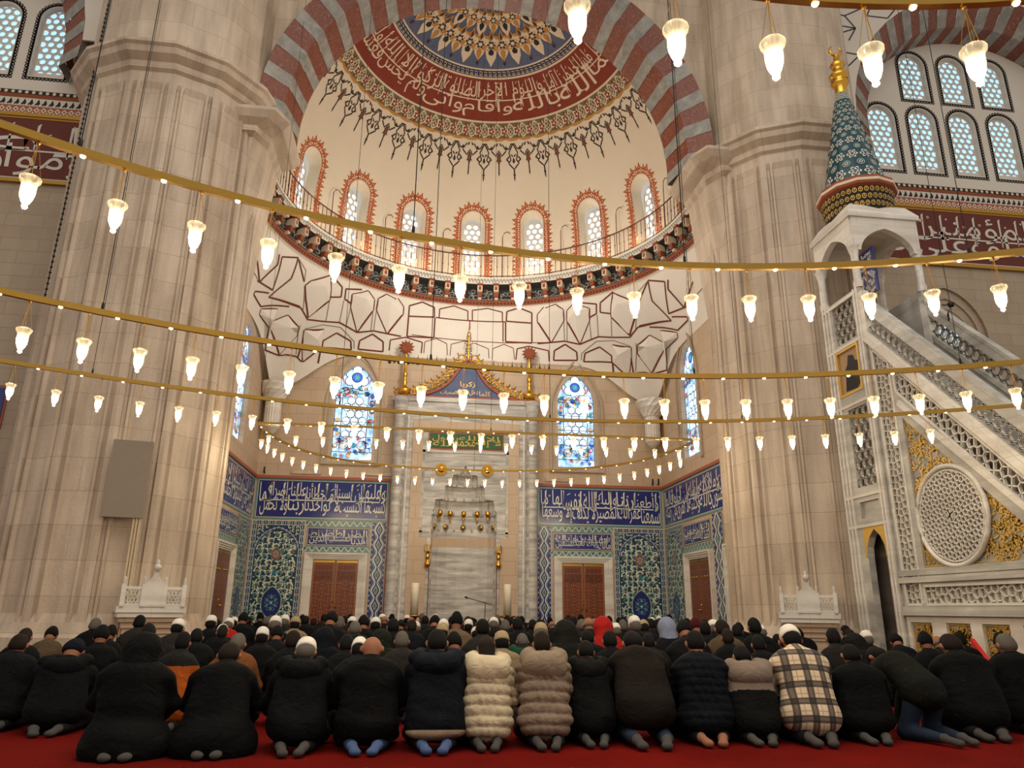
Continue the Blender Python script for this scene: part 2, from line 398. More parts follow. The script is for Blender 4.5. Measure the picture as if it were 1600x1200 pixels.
def woodf(t):
    n = t.noise(3, 5, 'Object', st=(8, 8, .7), dist=.4); return t.mix(t.ramp(n, .3, .7), rgb('#4a1f10'), rgb('#7a3a1f'))
mat('door_wood', rough=.3, fn=woodf); mat('inlay_wood', '#a5623a', .35); mat('wood_board', '#a58661', .6)
mat('iron', '#5d2f22', .6, .2); mat('black_metal', '#1c1b1a', .4, .5); mat('candle_wax', '#e8dcc2', .5)
mat('taupe_panel', '#8e8070', .8); mat('cable_cream', '#c9b490', .6)
# lit things
mat('pane_day', '#9fc4d8', .2, emit='#a6d2ee', es=.62)
mat('pane_day_bright', '#c8dce8', .2, emit='#bfe0f5', es=.80)
def stained(t):
    n = t.noise(3.2, 3, 'Object'); m_ = t.mix(t.ramp(n, .35, .65), rgb('#6ea6e6'), rgb('#d3ecff')); return m_
m_ = mat('pane_stained', rough=.2, fn=stained, emit='#a5d0f5', es=.62)
_nt = m_.node_tree; _b = _nt.nodes['Principled BSDF']; _nt.links.new(_b.inputs['Base Color'].links[0].from_socket, _b.inputs['Emission Color'])
mat('pane_blue', '#2f5fc0', .2, emit='#2f5fc0', es=.5); mat('pane_red', '#a83a3a', .2, emit='#b84a4a', es=.6)
mat('pane_amber', '#b08a50', .2, emit='#c0a070', es=.6); mat('pane_clear', '#c6dcf0', .2, emit='#c5e2fb', es=.85); mat('pane_green', '#3f7f80', .2, emit='#4f9a98', es=.6)
mat('lead', '#20242c', .5)
mat('bulb', '#fff2cc', .3, emit='#ffe3a8', es=9.)
mat('spot_lens', '#fff2cc', .3, emit='#ffe6b0', es=5.)
def glass_shade():
    m = bpy.data.materials.new('lamp_glass'); m.use_nodes = True; nt = m.node_tree; nt.nodes.clear(); t = T(nt)
    out = nt.nodes.new('ShaderNodeOutputMaterial'); tr = nt.nodes.new('ShaderNodeBsdfTransparent'); tr.inputs[0].default_value = (1, .95, .82, 1)
    gl = nt.nodes.new('ShaderNodeBsdfGlossy'); gl.inputs[1].default_value = .15; tl = nt.nodes.new('ShaderNodeBsdfTranslucent'); tl.inputs[0].default_value = (1, .93, .78, 1)
    em = nt.nodes.new('ShaderNodeEmission'); em.inputs[0].default_value = (1, .84, .52, 1); em.inputs[1].default_value = .22
    a = nt.nodes.new('ShaderNodeMixShader'); b = nt.nodes.new('ShaderNodeMixShader'); ad = nt.nodes.new('ShaderNodeAddShader'); c = nt.nodes.new('ShaderNodeMixShader')
    a.inputs[0].default_value = .25; nt.links.new(tl.outputs[0], a.inputs[1]); nt.links.new(gl.outputs[0], a.inputs[2])
    nt.links.new(a.outputs[0], ad.inputs[0]); nt.links.new(em.outputs[0], ad.inputs[1])
    x, y, z = t.xyz('Object'); rib = t.ramp((t.xyz('UV')[0]*90).sin(), -.4, .8)*.22+.30
    nt.links.new(rib.so, c.inputs[0]); nt.links.new(tr.outputs[0], c.inputs[1]); nt.links.new(ad.outputs[0], c.inputs[2])
    nt.links.new(c.outputs[0], out.inputs[0]); m.cycles.emission_sampling = 'NONE'; MATS['lamp_glass'] = m
glass_shade()
# ---------------------------------------------------------------- floor and plain walls
mb = MB(); mb.box(-22, 22, -6, 24.6, -.2, 0); tag(mb.build('floor', 'carpet'), kind='structure')
CY, RD, ZC = 17.9, 6.2, 13.1           # semi dome centre, radius, springing
def arch(cx, w, z0, z1, n=10, pointed=0.):
    """outline of an arched opening, counter-clockwise from bottom left"""
    r = w/2; zs = z1-r*(1+pointed); P = [(cx+r, z0)]
    P = [(cx-r, z0), (cx+r, z0)]
    for i in range(n+1):
        a = math.pi*i/n; q = math.sin(a); P.append((cx+r*math.cos(a), zs+(z1-zs)*(q**(1-.25*pointed) if not pointed else (q*(1-pointed*.5)+pointed*.5*(1-abs(math.cos(a)))))))
    return P
WIN = [(-3.75, 1.30), (3.72, 1.28)]
mb = MB()
back = [(-6.65, 0), (6.65, 0), (6.65, 9.3), (-6.65, 9.3)]
holes = [arch(c, w, 5.68, 8.92, 12, .5) for c, w in WIN]+[[(-1.25, .0), (1.15, .0), (1.15, 5.7), (-1.25, 5.7)]]
holes[-1] = [(-1.25, .02), (1.15, .02), (1.15, 5.7), (-1.25, 5.7)]
mb.prism(back, FY(24), 0, -.5, 0, holes)
tag(mb.build('wall_back', 'warm_stone'), kind='structure')
# window surrounds on the back wall: stepped pointed mouldings
for i, (c, w) in enumerate(WIN):
    mb = MB()
    for k, (gw, gz, d) in enumerate(((.36, .36, .02), (.6, .58, .06))):
        o = arch(c, w+gw, 5.5, 8.92+gz, 14, .7+.25*k); inn = arch(c, w+gw-.16, 5.5, 8.92+gz-.10, 14, .7+.25*k)
        n = len(o); F = FY(24)
        for a in range(1, n):
            b = (a+1) % n
            mb.add([F(*o[a], d), F(*o[b], d), F(*inn[b], d), F(*inn[a], d), F(*o[a], -.01), F(*o[b], -.01), F(*inn[b], -.01), F(*inn[a], -.01)],
                   [(0, 1, 2, 3), (0, 1, 5, 4), (3, 2, 6, 7)], 0)
    mb.box(c-w/2-.3, c+w/2+.3, 23.93, 24.02, 5.5, 5.58)
    tag(mb.build('trim_%d' % (i+1), 'wall_stone'), kind='structure')
# side walls of the mihrab bay
mb = MB(); sh = [(16.4, 0), (24, 0), (24, 9.3), (23.2, 11.4), (16.4, 11.4)]
mb.prism(sh, FX(6.65), 0, -.4, 0, [arch(21.1, 1.3, 5.6, 9.2, 10, .5)])
tag(mb.build('wall_right', 'warm_stone'), kind='structure')
mb = MB(); mb.prism(sh, FX(-6.65, -1), 0, -.4, 0, [arch(21.1, 1.3, 5.6, 9.2, 10, .5)])
tag(mb.build('wall_left', 'warm_stone'), kind='structure')
mb = MB(); F = FX(6.65)
for k, (gw, gz, d) in enumerate(((.3, .3, .03), (.62, .62, .07))):
    o = arch(21.1, 1.3+gw, 5.4, 9.2+gz, 14, .7+.2*k); inn = arch(21.1, 1.3+gw-.18, 5.4, 9.2+gz-.12, 14, .7+.2*k)
    for a in range(1, len(o)):
        b = (a+1) % len(o); mb.add([F(*o[a], d), F(*o[b], d), F(*inn[b], d), F(*inn[a], d), F(*o[a], 0), F(*inn[a], 0), F(*o[b], 0), F(*inn[b], 0)], [(0, 1, 2, 3), (0, 1, 6, 4), (3, 2, 7, 5)])
tag(mb.build('trim_3', 'wall_stone'), kind='structure')
# outer walls of the hall left and right of the bay, with their round arched upper openings
def hall_wall(sx, wins, name):
    mb = MB(); c = 15.5*sx
    x0, x1 = sorted((8.6*sx, 21*sx)); F = FY(18)
    hs = [arch(cx, .88, z0, z1, 10) for cx, z0, z1 in wins]
    if sx > 0: hs.append(arch(13.35, 1.1, 7.0, 9.35, 12))
    up = 13.62 if sx > 0 else 14.2
    mb.prism([(x0, up), (x1, up), (x1, 20.2), (x0, 20.2)], F, 0, -.3, 1, [h for h in hs if h[0][1] > 12])
    mb.prism([(x0, 0), (x1, 0), (x1, up), (x0, up)], F, 0, -.3, 0, [h for h in hs if h[0][1] < 12])
    o = mb.build(name, ['wall_stone', 'plaster']); tag(o, kind='structure')
    return hs
WR = [(x, 14.1, 16.4) for x in (12.30, 13.68, 15.06, 16.44)]+[(x, 16.75, 18.5) for x in (13.66, 15.06, 16.46)]
WL = [(x, 14.68, 17.0) for x in (-12.0, -13.4)]
hall_wall(1, WR, 'wall_right_hall'); hall_wall(-1, WL, 'wall_left_hall')
# ---------------------------------------------------------------- honeycomb windows
def inside(poly, x, y):
    c = False; n = len(poly)
    for i in range(n):
        x1, y1 = poly[i]; x2, y2 = poly[(i+1) % n]
        if (y1 > y) != (y2 > y) and x < (x2-x1)*(y-y1)/(y2-y1)+x1: c = not c
    return c
def shrink(P, k):
    cx = sum(p[0] for p in P)/len(P); cy = sum(p[1] for p in P)/len(P); w = max(p[0] for p in P)-cx; h = max(p[1] for p in P)-cy
    return [(cx+(p[0]-cx)*(1-k/w), cy+(p[1]-cy)*(1-k/h)) for p in P]
def honeycomb(F, A, pitch=.2, cols=3, root=None, name='window', depth=.06, bright='pane_day', frame='plaster'):
    """plaster grille with round panes: the grille is pierced plate, the panes lie behind it"""
    x0 = min(p[0] for p in A); x1 = max(p[0] for p in A); y0 = min(p[1] for p in A); y1 = max(p[1] for p in A)
    cx = (x0+x1)/2; g = shrink(A, .045); D = Deco(F, .001)
    D.cpoly(A, 0, 0)
    r = pitch*.365; row = 0; y = y0+.05+pitch*.5; cells = []
    while y < y1:
        k = cols if row % 2 == 0 else cols+1
        for i in range(k):
            x = cx+(i-(k-1)/2)*pitch
            P = [(x+r*math.cos(2*math.pi*j/12), y+r*math.sin(2*math.pi*j/12)) for j in range(12)]
            P = [p for p in P if inside(g, *p)]
            if len(P) > 3: D.poly(P, 1, 3); cells.append(P)
        y += pitch*.866; row += 1
    # raised rims give the grille its depth
    for P in cells:
        if len(P) == 12: D.mb.add([F(*p, .003) for p in P]+[F(*p, .03) for p in P], [(i, (i+1) % 12, 12+(i+1) % 12, 12+i) for i in range(12)], 0)
    return D
def scallop(D, P, r, m, l, step=None):
    n = len(P); L = 0; pts = []
    for i in range(n):
        a, b = P[i], P[(i+1) % n]; d = math.hypot(b[0]-a[0], b[1]-a[1]); k = max(1, round(d/(r*1.75)))
        for j in range(k): pts.append((a[0]+(b[0]-a[0])*j/k, a[1]+(b[1]-a[1])*j/k))
    out = []
    for p in pts:
        if out and math.hypot(p[0]-out[-1][0], p[1]-out[-1][1]) < r*1.2: continue
        out.append(p)
    for x, y in out: D.disc(x, y, r, m, l, 8); 
    for x, y in out: D.disc(x, y, r*.35, 3, l+1, 5)
wn = 0
for lst, sx in ((WR, 1), (WL, -1)):
    for cx, z0, z1 in lst:
        wn += 1; A = arch(cx, .88, z0, z1, 12)
        D = honeycomb(FY(18.14), A, .225, 3)
        w = tag(D.build('window_%d' % wn, ['plaster', 'pane_day']), kind='structure')
        E_ = Deco(FY(18)); O = arch(cx, .98, z0-.05, z1+.05, 14)
        E_.ribbon(O, .06, 2, 1, True); scallop(E_, arch(cx, 1.06, z0-.09, z1+.09, 16), .055, 0, 1)
        tag(E_.build('window_border', ['line_dark', 'line_dark', 'line_dark', 'paint_white'], w), kind=None)
# painted bands and mouldings on the hall walls
def painted_band(sx, x0, x1, z0, name, i):
    mb = MB(); D = Deco(FY(17.98))
    h = .72; D.rect(x0, z0+.62, x1, z0+.74, 1, 1); D.rect(x0, z0+.50, x1, z0+.62, 3, 1); D.rect(x0, z0+.26, x1, z0+.50, 2, 1); D.rect(x0, z0+.02, x1, z0+.26, 4, 1)
    n = int(abs(x1-x0)/.17)
    for k in range(n):
        x = x0+(k+.5)*(x1-x0)/n
        D.disc(x, z0+.68, .05, 0, 2, 6); D.leaf(x, z0+.28, .2, .09, math.pi/2, 1, 2); D.leaf(x-.07, z0+.28, .1, .05, 1.2, 1, 2)
        D.poly([(x-.08, z0+.14), (x, z0+.23), (x+.08, z0+.14), (x, z0+.05)], 0, 2); D.disc(x, z0+.14, .03, 3, 3, 5)
        D.disc(x+.085, z0+.06, .03, 2, 2, 5)
    tag(D.build(name, ['paint_cream', 'paint_black', 'paint_white', 'paint_rust', 'terracotta']), kind='structure')
    mb = MB(); mb.box(x0, x1, 17.9, 18.0, z0-.10, z0+.0); mb.box(x0, x1, 17.93, 18.0, z0-.16, z0-.10)
    tag(mb.build('trim_%d' % i, 'gold_dull'), kind='structure')
painted_band(1, 9.0, 20.5, 12.86, 'trim_10', 11); painted_band(-1, -20.5, -9.0, 13.45, 'trim_12', 13)
def red_inscription(x0, x1, z0, z1, words, label, seed):
    mb = MB(); mb.box(x0, x1, 17.94, 18.0, z0, z1); mb.box(x0, x1, 17.9, 18.0, z0-.1, z0, 1)
    o = tag(mb.build('inscription_band', ['band_red', 'gold_dull']), label, 'inscription')
    D = Deco(FY(17.935)); H = z1-z0; script_band(D, words, x0+.1, z0+.08, x1-.1, z1-.1, 0, 1, seed=seed)
    D.rect(x0, z0+.02, x1, z0+.045, 0, 1); D.build('lettering', ['paint_white'], o)
red_inscription(9.2, 19.2, 10.98, 12.72, ['إن الصلوة', 'كانت', 'على', 'المؤمنين', 'كتابا', 'موقوتا'], 'dark red painted band with white Arabic lettering on the right hall wall', 3)
red_inscription(-19.2, -9.2, 11.5, 13.3, ['وقوموا', 'لله', 'وهب لنا', 'بالله', 'قانتين'], 'dark red painted band with white Arabic lettering on the left hall wall', 4)
mb = MB(); mb.box(-15, -11.25, 17.95, 18.0, 5.05, 5.95); mb.box(-15.06, -11.2, 17.97, 18.0, 4.98, 6.02, 1)
o = tag(mb.build('blue_inscription_tile', ['tile_blue', 'terracotta']), 'blue tile panel with white lettering at the far left edge behind the pillar', 'inscription')
D = Deco(FY(17.945)); script_band(D, ['ربنا', 'سمعنا', 'وأطعنا'], -14.9, 5.1, -11.35, 5.9, 0, 1); D.build('lettering', ['tile_white'], o)
# arched grille window on the right hall wall, behind the pulpit stair
wn += 1; A = arch(13.35, 1.1, 7.0, 9.35, 12); D = honeycomb(FY(18.16), A, .24, 4, bright='pane_day'); w = tag(D.build('window_%d' % wn, ['plaster', 'pane_day']), kind='structure')
mb = MB()
for k in range(3):
    o = arch(13.35, 1.5+.5*k, 6.9, 9.6+.33*k, 16, .3); i2 = arch(13.35, 1.3+.5*k, 6.9, 9.5+.33*k, 16, .3); F = FY(18); d = .02+.03*k
    for a in range(1, len(o)):
        b = (a+1) % len(o); mb.add([F(*o[a], d), F(*o[b], d), F(*i2[b], d), F(*i2[a], d), F(*o[a], 0), F(*i2[a], 0), F(*o[b], 0), F(*i2[b], 0)], [(0, 1, 2, 3), (0, 1, 6, 4), (3, 2, 7, 5)])
tag(mb.build('trim_14', 'wall_stone'), kind='structure')
# ---------------------------------------------------------------- striped arches
def striped_arch(cx, cz, prof, a0, a1, n, off, name, label, legs=None, share=.42):
    """prof: (radius, Y) points; n = number of grey+red pairs; each voussoir is a solid-looking block of the profile"""
    mb = MB(); da = (a1-a0)/n
    for i in range(n):
        for (f0, f1, m) in ((0, share, 0), (share, 1, 1)):
            b0, b1 = a0+da*(i+f0+off), a0+da*(i+f1+off); sub = 2; up = .012 if m == 0 else 0
            P = [[(cx+(r-up)*math.cos(b), y-up*.5, cz+(r-up)*math.sin(b)) for r, y in prof] for b in [b0+(b1-b0)*k/sub for k in range(sub+1)]]
            mb.grid(P, m, False)
    o = prof[-1]; n2 = 60                                   # backing ring behind the blocks
    for (ra, ya, rb, yb) in ((prof[0][0]+.02, prof[0][1]+.02, prof[0][0]+.5, prof[0][1]+.02), (o[0], o[1]+.01, o[0], o[1]+.5)):
        mb.grid([[(cx+r*math.cos(a0+(a1-a0)*i/n2), y, cz+r*math.sin(a0+(a1-a0)*i/n2)) for r, y in ((ra, ya), (rb, yb))] for i in range(n2+1)], 0, False)
    return tag(mb.build(name, ['stripe_marble', 'red_marble']), label, 'arch')
striped_arch(-.10, 12.55, [(4.94, 16.95), (5.16, 15.95), (5.74, 15.6)], math.radians(-4), math.radians(184), 21, 0, 'striped_arch', 'great arch of grey and red marble stripes framing the painted half dome')
striped_arch(15.5, 14.95, [(4.15, 18.0), (4.2, 17.3), (4.9, 16.75)], math.radians(-6), math.radians(186), 21, 0, 'striped_arch', 'red and grey striped arch over the upper windows right of the right pillar', share=.48)
striped_arch(-15.5, 14.95, [(4.15, 18.0), (4.2, 17.3), (4.9, 16.75)], math.radians(-6), math.radians(186), 21, 0, 'striped_arch', 'red and grey striped arch at the top left edge, behind the left pillar', share=.48)
# wall in front of the half dome, above the great arch, and above the side arches
mb = MB(); k = 30; hole = [(5.76*math.cos(a), 12.6+5.76*math.sin(a)) for a in [math.radians(-3+186*i/k) for i in range(k+1)]]
mb.prism([(5.6, 12.2), (9.5, 12.2), (9.5, 22), (-9.5, 22), (-9.5, 12.2), (-5.6, 12.2)]+list(reversed(hole)), FY(15.95), 0, -.3, 0)
tag(mb.build('wall_front_arch', 'pillar_stone'), kind='structure')
for sx in (1, -1):
    mb = MB(); c = 15.5*sx; arcp = [(c+4.9*math.cos(a), 14.95+4.9*math.sin(a)) for a in [math.pi*i/24 for i in range(25)]]
    if sx > 0: P = [(c+4.9, 14.95)]+[(21.5, 14.95), (21.5, 23), (9.0, 23), (9.0, 14.95)]+list(reversed(arcp))[:-1]
    else: P = [(c+4.9, 14.95), (-9.0, 14.95), (-9.0, 23), (-21.5, 23), (-21.5, 14.95)]+list(reversed(arcp))[:-1]
    mb.prism(P, FY(16.75), 0, -.05, 0)
    o = tag(mb.build('wall_upper_right' if sx > 0 else 'wall_upper_left', 'plaster'), kind='structure')
    if sx > 0:   # the faceted vault lines above the right arch
        D = Deco(FY(16.74)); rnd = random.Random(5)
        G = {}
        for i in range(16):
            for j in range(12): G[i, j] = (9.2+i*.72+(j % 2)*.36+rnd.uniform(-.08, .08), 16.6+j*.48+rnd.uniform(-.06, .06))
        for i in range(15):
            for j in range(11):
                p = G[i, j]
                if math.hypot(p[0]-c, p[1]-14.95) < 4.95: continue
                for q in ((i, j+1) if (i+j) % 3 else None, (i+1, j) if (i*2+j) % 4 else None, (i+1, j+1) if (i+j) % 3 == 0 and i < 14 else None):
                    if q and q in G and math.hypot(G[q][0]-c, G[q][1]-14.95) > 4.95: D.ribbon([p, G[q]], .035, 0, 1)
        D.build('vault_lines', ['line_dark'], o)
# ---------------------------------------------------------------- half dome
def SD(s, z, d=0):
    """drum/dome surface by (arc length s, height z), d = towards the room"""
    R = RD-d if z <= ZC else math.sqrt(max(.01, RD**2-(z-ZC)**2))-d; a = s/RD
    return (R*math.sin(a), CY+R*math.cos(a), z)
def SP(s, lat, d=0):
    """sphere by azimuth (deg) and latitude (deg)"""
    a, b = math.radians(s), math.radians(lat); R = RD-d
    return (R*math.cos(b)*math.sin(a), CY+R*math.cos(b)*math.cos(a), ZC+R*math.sin(b))
WA = [-82.5, -61.8, -41.2, -20.5, 0, 20.4, 40.9, 61.8, 82.5]
mb = MB(); zb, zt = 11.3, 15.3; lat0 = math.degrees(math.asin((zt-ZC)/RD))
edges = [-98]+[(WA[i]+WA[i+1])/2 for i in range(8)]+[98]
for i, a in enumerate(WA):
    c = math.radians(a)*RD; L, R = math.radians(edges[i])*RD, math.radians(edges[i+1])*RD
    A = arch(c, .84, 12.45, 14.92, 14); A = [A[0], A[1]]+[(A[1][0], z) for z in (12.9, 13.4, 13.9)]+A[2:]+[(A[0][0], z) for z in (13.9, 13.4, 12.9)]
    DD = Deco(SD, .0, .45); DD.mb = mb; cell = [(L, zb), ((L+R)/2, zb), (R, zb), (R, ZC), (R, zt), ((L+R)/2, zt), (L, zt), (L, ZC)]
    DD.tris(cell+A, [tuple(t) for t in tessellate_polygon([[Vector((p[0], p[1], 0)) for p in q] for q in (cell, A)])], 0, 0)
    # splayed reveal
    mb.grid([[SD(x, z) for x, z in A], [SD(c+(x-c)*.86, 13.7+(z-13.7)*.93, -.40) for x, z in A]], 0, True, cv=True)
P = [[SP(-98+196*j/96, lat0+(90-lat0)*i/30) for j in range(97)] for i in range(31)]
mb.grid(P, 0, True)
ceil_ = tag(mb.build('ceiling', 'dome_plaster', origin=(0, CY, ZC)), kind='structure')
# painted ornament of the half dome (all painted flat on the plaster)
D = Deco(lambda s, l, d=0: SP(s, l, d), .004, 1.6)
MD = ['paint_red', 'paint_cream', 'paint_olive', 'paint_blue', 'paint_navy', 'lead_brown', 'paint_ochre', 'paint_rust', 'paint_black']
for i in range(98):
    a, b = -98+2*i, -96+2*i
    D.rect(a, 46.6, b, 59.6, 0, 1); D.rect(a, 41, b, 46, 2, 1); D.rect(a, 46, b, 46.6, 1, 2); D.rect(a, 59.6, b, 60.2, 1, 1)
    D.rect(a, 60.2, b, 62.4, 4, 1); D.rect(a, 62.4, b, 62.9, 1, 1)
    D.rect(a, 62.9, b, 90, 3, 1)
    D.poly([(a, 40.4+.3*math.cos(a*1.05)), (b, 40.4+.3*math.cos(b*1.05)), (b, 41.2), (a, 41.2)], 6, 2)
k = 64
for i in range(k):                                  # guilloche
    a = -98+196*(i+.5)/k; D.ribbon([(a-1.1, 61.9), (a+.9, 61.8), (a+.9, 61.0), (a-.6, 61.1), (a-.6, 61.4)], [.22]*5, 1, 2)
    D.ribbon([(a+1.6, 60.6), (a-.9, 60.6)], .2, 1, 2)
k = 33
for i in range(k):                                  # flower band: red palmettes between cream tendrils
    a = -96+192*(i+.5)/k; s = 1/math.cos(math.radians(43))
    D.flower(a, 43.4, 1.9, 5, 1, 2); D.flower(a, 43.4, 1.35, 5, 0, 3); D.disc(a, 43.4, .45, 1, 4, 6)
    D.leaf(a, 44.4, 1.5, .9, math.pi/2, 0, 3); D.leaf(a, 42.4, 1.4, .9, -math.pi/2, 0, 3)
    b = a+2.9
    D.ring(b, 43.5, 1.5, .34, 1, 2, 12, ry=1.9); D.flower(b, 43.2, .9, 4, 1, 2); D.flower(b, 43.2, .55, 4, 0, 3)
    D.ring(b-.3, 45.1, .7, .25, 1, 2, 8); D.ring(b-.3, 41.9, .6, .25, 1, 2, 8)
k = 32
for i in range(k):                                  # hanging lace of arabesques under the bands
    a = -96+6*(i+.5)
    big = i % 2 == 0
    if big:
        D.ribbon([(a-4.5, 39.3), (a-3.2, 37.6), (a-1.6, 37.9), (a-.8, 39.3), (a+.8, 39.3), (a+1.6, 37.9), (a+3.2, 37.6), (a+4.5, 39.3)], .47, 5, 1)
        D.ribbon([(a, 39.4), (a-1.8, 36.6), (a-1.1, 34.2), (a-2.1, 33.2), (a, 31.2), (a+2.1, 33.2), (a+1.1, 34.2), (a+1.8, 36.6), (a, 39.4)], .50, 5, 1)
        D.ribbon([(a-1.7, 35.5), (a-2.8, 34.4), (a-1.6, 33.4)], [.3, .8, .3], 5, 1); D.ribbon([(a+1.7, 35.5), (a+2.8, 34.4), (a+1.6, 33.4)], [.3, .8, .3], 5, 1)
        D.leaf(a, 33.0, 2.2, 1.1, math.pi/2, 5, 2); D.leaf(a-.1, 35.2, 1.5, .6, 2.4, 5, 2); D.leaf(a+.1, 35.2, 1.5, .6, .74, 5, 2)
        D.ribbon([(a, 31.3), (a, 28.2)], .56, 5, 1); D.disc(a, 29.4, .5, 5, 2, 6); D.leaf(a, 28.8, 1.6, .5, -math.pi/2, 5, 1)
        D.leaf(a-3.4, 38.6, 1.8, .8, -.7, 5, 2); D.leaf(a+3.4, 38.6, 1.8, .8, math.pi+.7, 5, 2)
    else:
        D.ribbon([(a-3.1, 37.2), (a-1.2, 35.6), (a, 37.3), (a+1.2, 35.6), (a+3.1, 37.2)], .50, 5, 1)
        D.leaf(a, 36.8, 4.6, 1.7, -math.pi/2, 5, 1); D.leaf(a, 36.2, 3.2, .9, -math.pi/2, 7, 2)
        D.leaf(a-.2, 34.6, 1.4, .5, -2.4, 5, 2); D.leaf(a+.2, 34.6, 1.4, .5, -.74, 5, 2)
        D.ribbon([(a, 33), (a, 29.8)], .49, 5, 1); D.leaf(a, 30.6, 1.6, .6, -math.pi/2, 5, 1)
        D.leaf(a-1.2, 38.6, 1.6, .7, .9, 5, 2); D.leaf(a+1.2, 38.6, 1.6, .7, 2.2, 5, 2)
# crown medallion: cream and ochre palmettes on slate blue
def sp(a, r):   # polar around the apex: a = azimuth deg, r = colatitude deg
    return (a, 90-r)
for ring_, r0, n, sz in ((0, 19.5, 18, 4.6), (1, 11.5, 12, 3.8), (2, 4.5, 6, 2.6)):
    for i in range(n):
        a = -90+180*(i+.5)/n*1.0; 
        f = lambda x, y, A=a, R0=r0: (A+math.degrees(x/math.radians(1)*math.radians(1)/max(4, R0)*1.0)*1.0, 90-(R0+y))
        Dm = Deco(lambda x, y, d=0, f=f: SP(*f(x, y), d), .004); Dm.mb = D.mb
        odd = i % 2
        Dm.flower(0, 0, sz*.78, 5, 6, 4, rot=.3); Dm.flower(0, 0, sz*.62, 5, 1, 5)
        Dm.leaf(0, 0, sz*(1.5 if odd else 1.1), sz*.7, math.pi/2, 1, 5); Dm.leaf(0, sz*.2, sz*.9, sz*.35, math.pi/2, 8 if odd else 6, 6)
        Dm.leaf(-.2, 0, sz*.9, sz*.4, 2.6, 6, 5); Dm.leaf(.2, 0, sz*.9, sz*.4, .5, 6, 5)
        Dm.flower(0, 0, sz*.3, 6, 5, 7); Dm.disc(0, 0, sz*.14, 1, 8, 6)
        Dm.leaf(0, -sz*.1, sz*1.0, sz*.45, -math.pi/2, 6, 5); Dm.leaf(0, -sz*.3, sz*.6, sz*.2, -math.pi/2, 5, 6)
        if ring_ == 0:
            Dm.ribbon([(0, 4.4), (.5, 5.6), (0, 6.8)], .22, 7, 4); Dm.leaf(0, 5.4, 1.4, .8, math.pi/2, 4, 5)
            Dm.ring(-sz*.75, -.2, 1.5, .35, 1, 5, 10); Dm.leaf(-sz*.75, -1.2, 2.2, 1.1, math.pi/2, 4, 6); Dm.leaf(-sz*.75, 2, 2.2, .9, math.pi/2, 3, 6)
# scripture running along the red band (right to left)
words = ['إنما', 'يعمر مساجد', 'الله', 'من آمن', 'بالله', 'واليوم الآخر', 'وأقام', 'الصلوة', 'وآتى', 'الزكوة', 'ولم يخش', 'إلا الله', 'فعسى', 'أولئك']
script_band(D, words, -84, 47.6, 84, 59.2, 1, 2, seed=2)
D.build('painted_ornament', MD, ceil_)
# windows of the half dome with flame borders
for i, a in enumerate(WA):
    wn += 1; c = math.radians(a)*RD
    A = [(c+(x-c)*.86, 13.7+(z-13.7)*.93) for x, z in arch(c, .84, 12.45, 14.92, 12)]
    ca, sa = math.cos(math.radians(a)), math.sin(math.radians(a))
    F = lambda s, z, d=0, c=c, ca=ca, sa=sa: ((RD+.34-d)*sa+(s-c)*ca, CY+(RD+.34-d)*ca-(s-c)*sa, z)
    D = honeycomb(F, A, .245, 3); w = tag(D.build('window_%d' % wn, ['plaster', 'pane_day_bright']), kind='structure')
    D = Deco(SD, .004); O = arch(c, .92, 12.3, 14.98, 16); D.ribbon(O[1:]+O[:1], .035, 0, 1)
    P = arch(c, 1.12, 12.35, 15.1, 40); path = [(P[1][0], z) for z in np.arange(12.4, 14.5, .02)]+P[2:-1]+[(P[0][0], z) for z in np.arange(14.5, 12.4, -.02)]
    L = 0; last = path[0]; j = 0; nxt = .06
    for q in range(1, len(path)):
        d_ = math.hypot(path[q][0]-path[q-1][0], path[q][1]-path[q-1][1]); L += d_
        if L >= nxt and d_ > 0:
            nxt += .155; x, z = path[q]; tx, tz = (path[q][0]-path[q-1][0])/d_, (path[q][1]-path[q-1][1])/d_
            nx, nz = tz, -tx; an = math.atan2(nz, nx); big = j % 2 == 0; j += 1
            k = .22 if big else .16
            D.leaf(x-nx*.03, z-nz*.03, k, .15, an, 0, 1); D.disc(x+nx*(k*.8), z+nz*(k*.8), .03, 0, 2, 5)
            D.leaf(x, z, k*.6, .08, an+1.1, 0, 1); D.leaf(x, z, k*.6, .08, an-1.1, 0, 1)
            D.ring(x-nx*.04, z-nz*.04, .055, .035, 0, 1, 7); D.disc(x+nx*.06, z+nz*.06, .02, 1, 3, 5)
    for sx in (-1, 1):
        for q in range(3): D.leaf(c+sx*(.5+.04*q), 12.3+.1*q, .22, .07, -math.pi/2+sx*.8, 0, 1)
    D.build('flame_border', ['paint_orange', 'paint_cream'], w)
# gallery cornice under the windows
def ringpt(r, z, a): return (r*math.sin(a), CY+r*math.cos(a), z)
g = empty('gallery_cornice', (0, CY, 11.3), 'painted cornice balcony curving below the half dome windows, dark with red brackets', 'balcony')
mb = MB(); prof = [(6.25, 11.30), (6.14, 11.34), (6.10, 11.46), (6.08, 11.52), (6.04, 11.90), (5.86, 11.98), (5.80, 12.02), (5.74, 12.20), (5.74, 12.26), (6.25, 12.26)]
A = [math.radians(-96+192*j/120) for j in range(121)]
for k, m in zip(range(9), (0, 1, 1, 2, 3, 3, 4, 4, 0)):
    mb.grid([[ringpt(prof[q][0], prof[q][1], a) for a in A] for q in (k, k+1)], m, False)
mb.build('moulding', ['paint_white', 'paint_rust', 'paint_black', 'paint_black', 'paint_white'], g)
DC = Deco(lambda s, z, d=0: ringpt(np.interp(z, [p[1] for p in prof[:9]], [p[0] for p in prof[:9]])-d-.002, z, s/6), .004)
n = 88
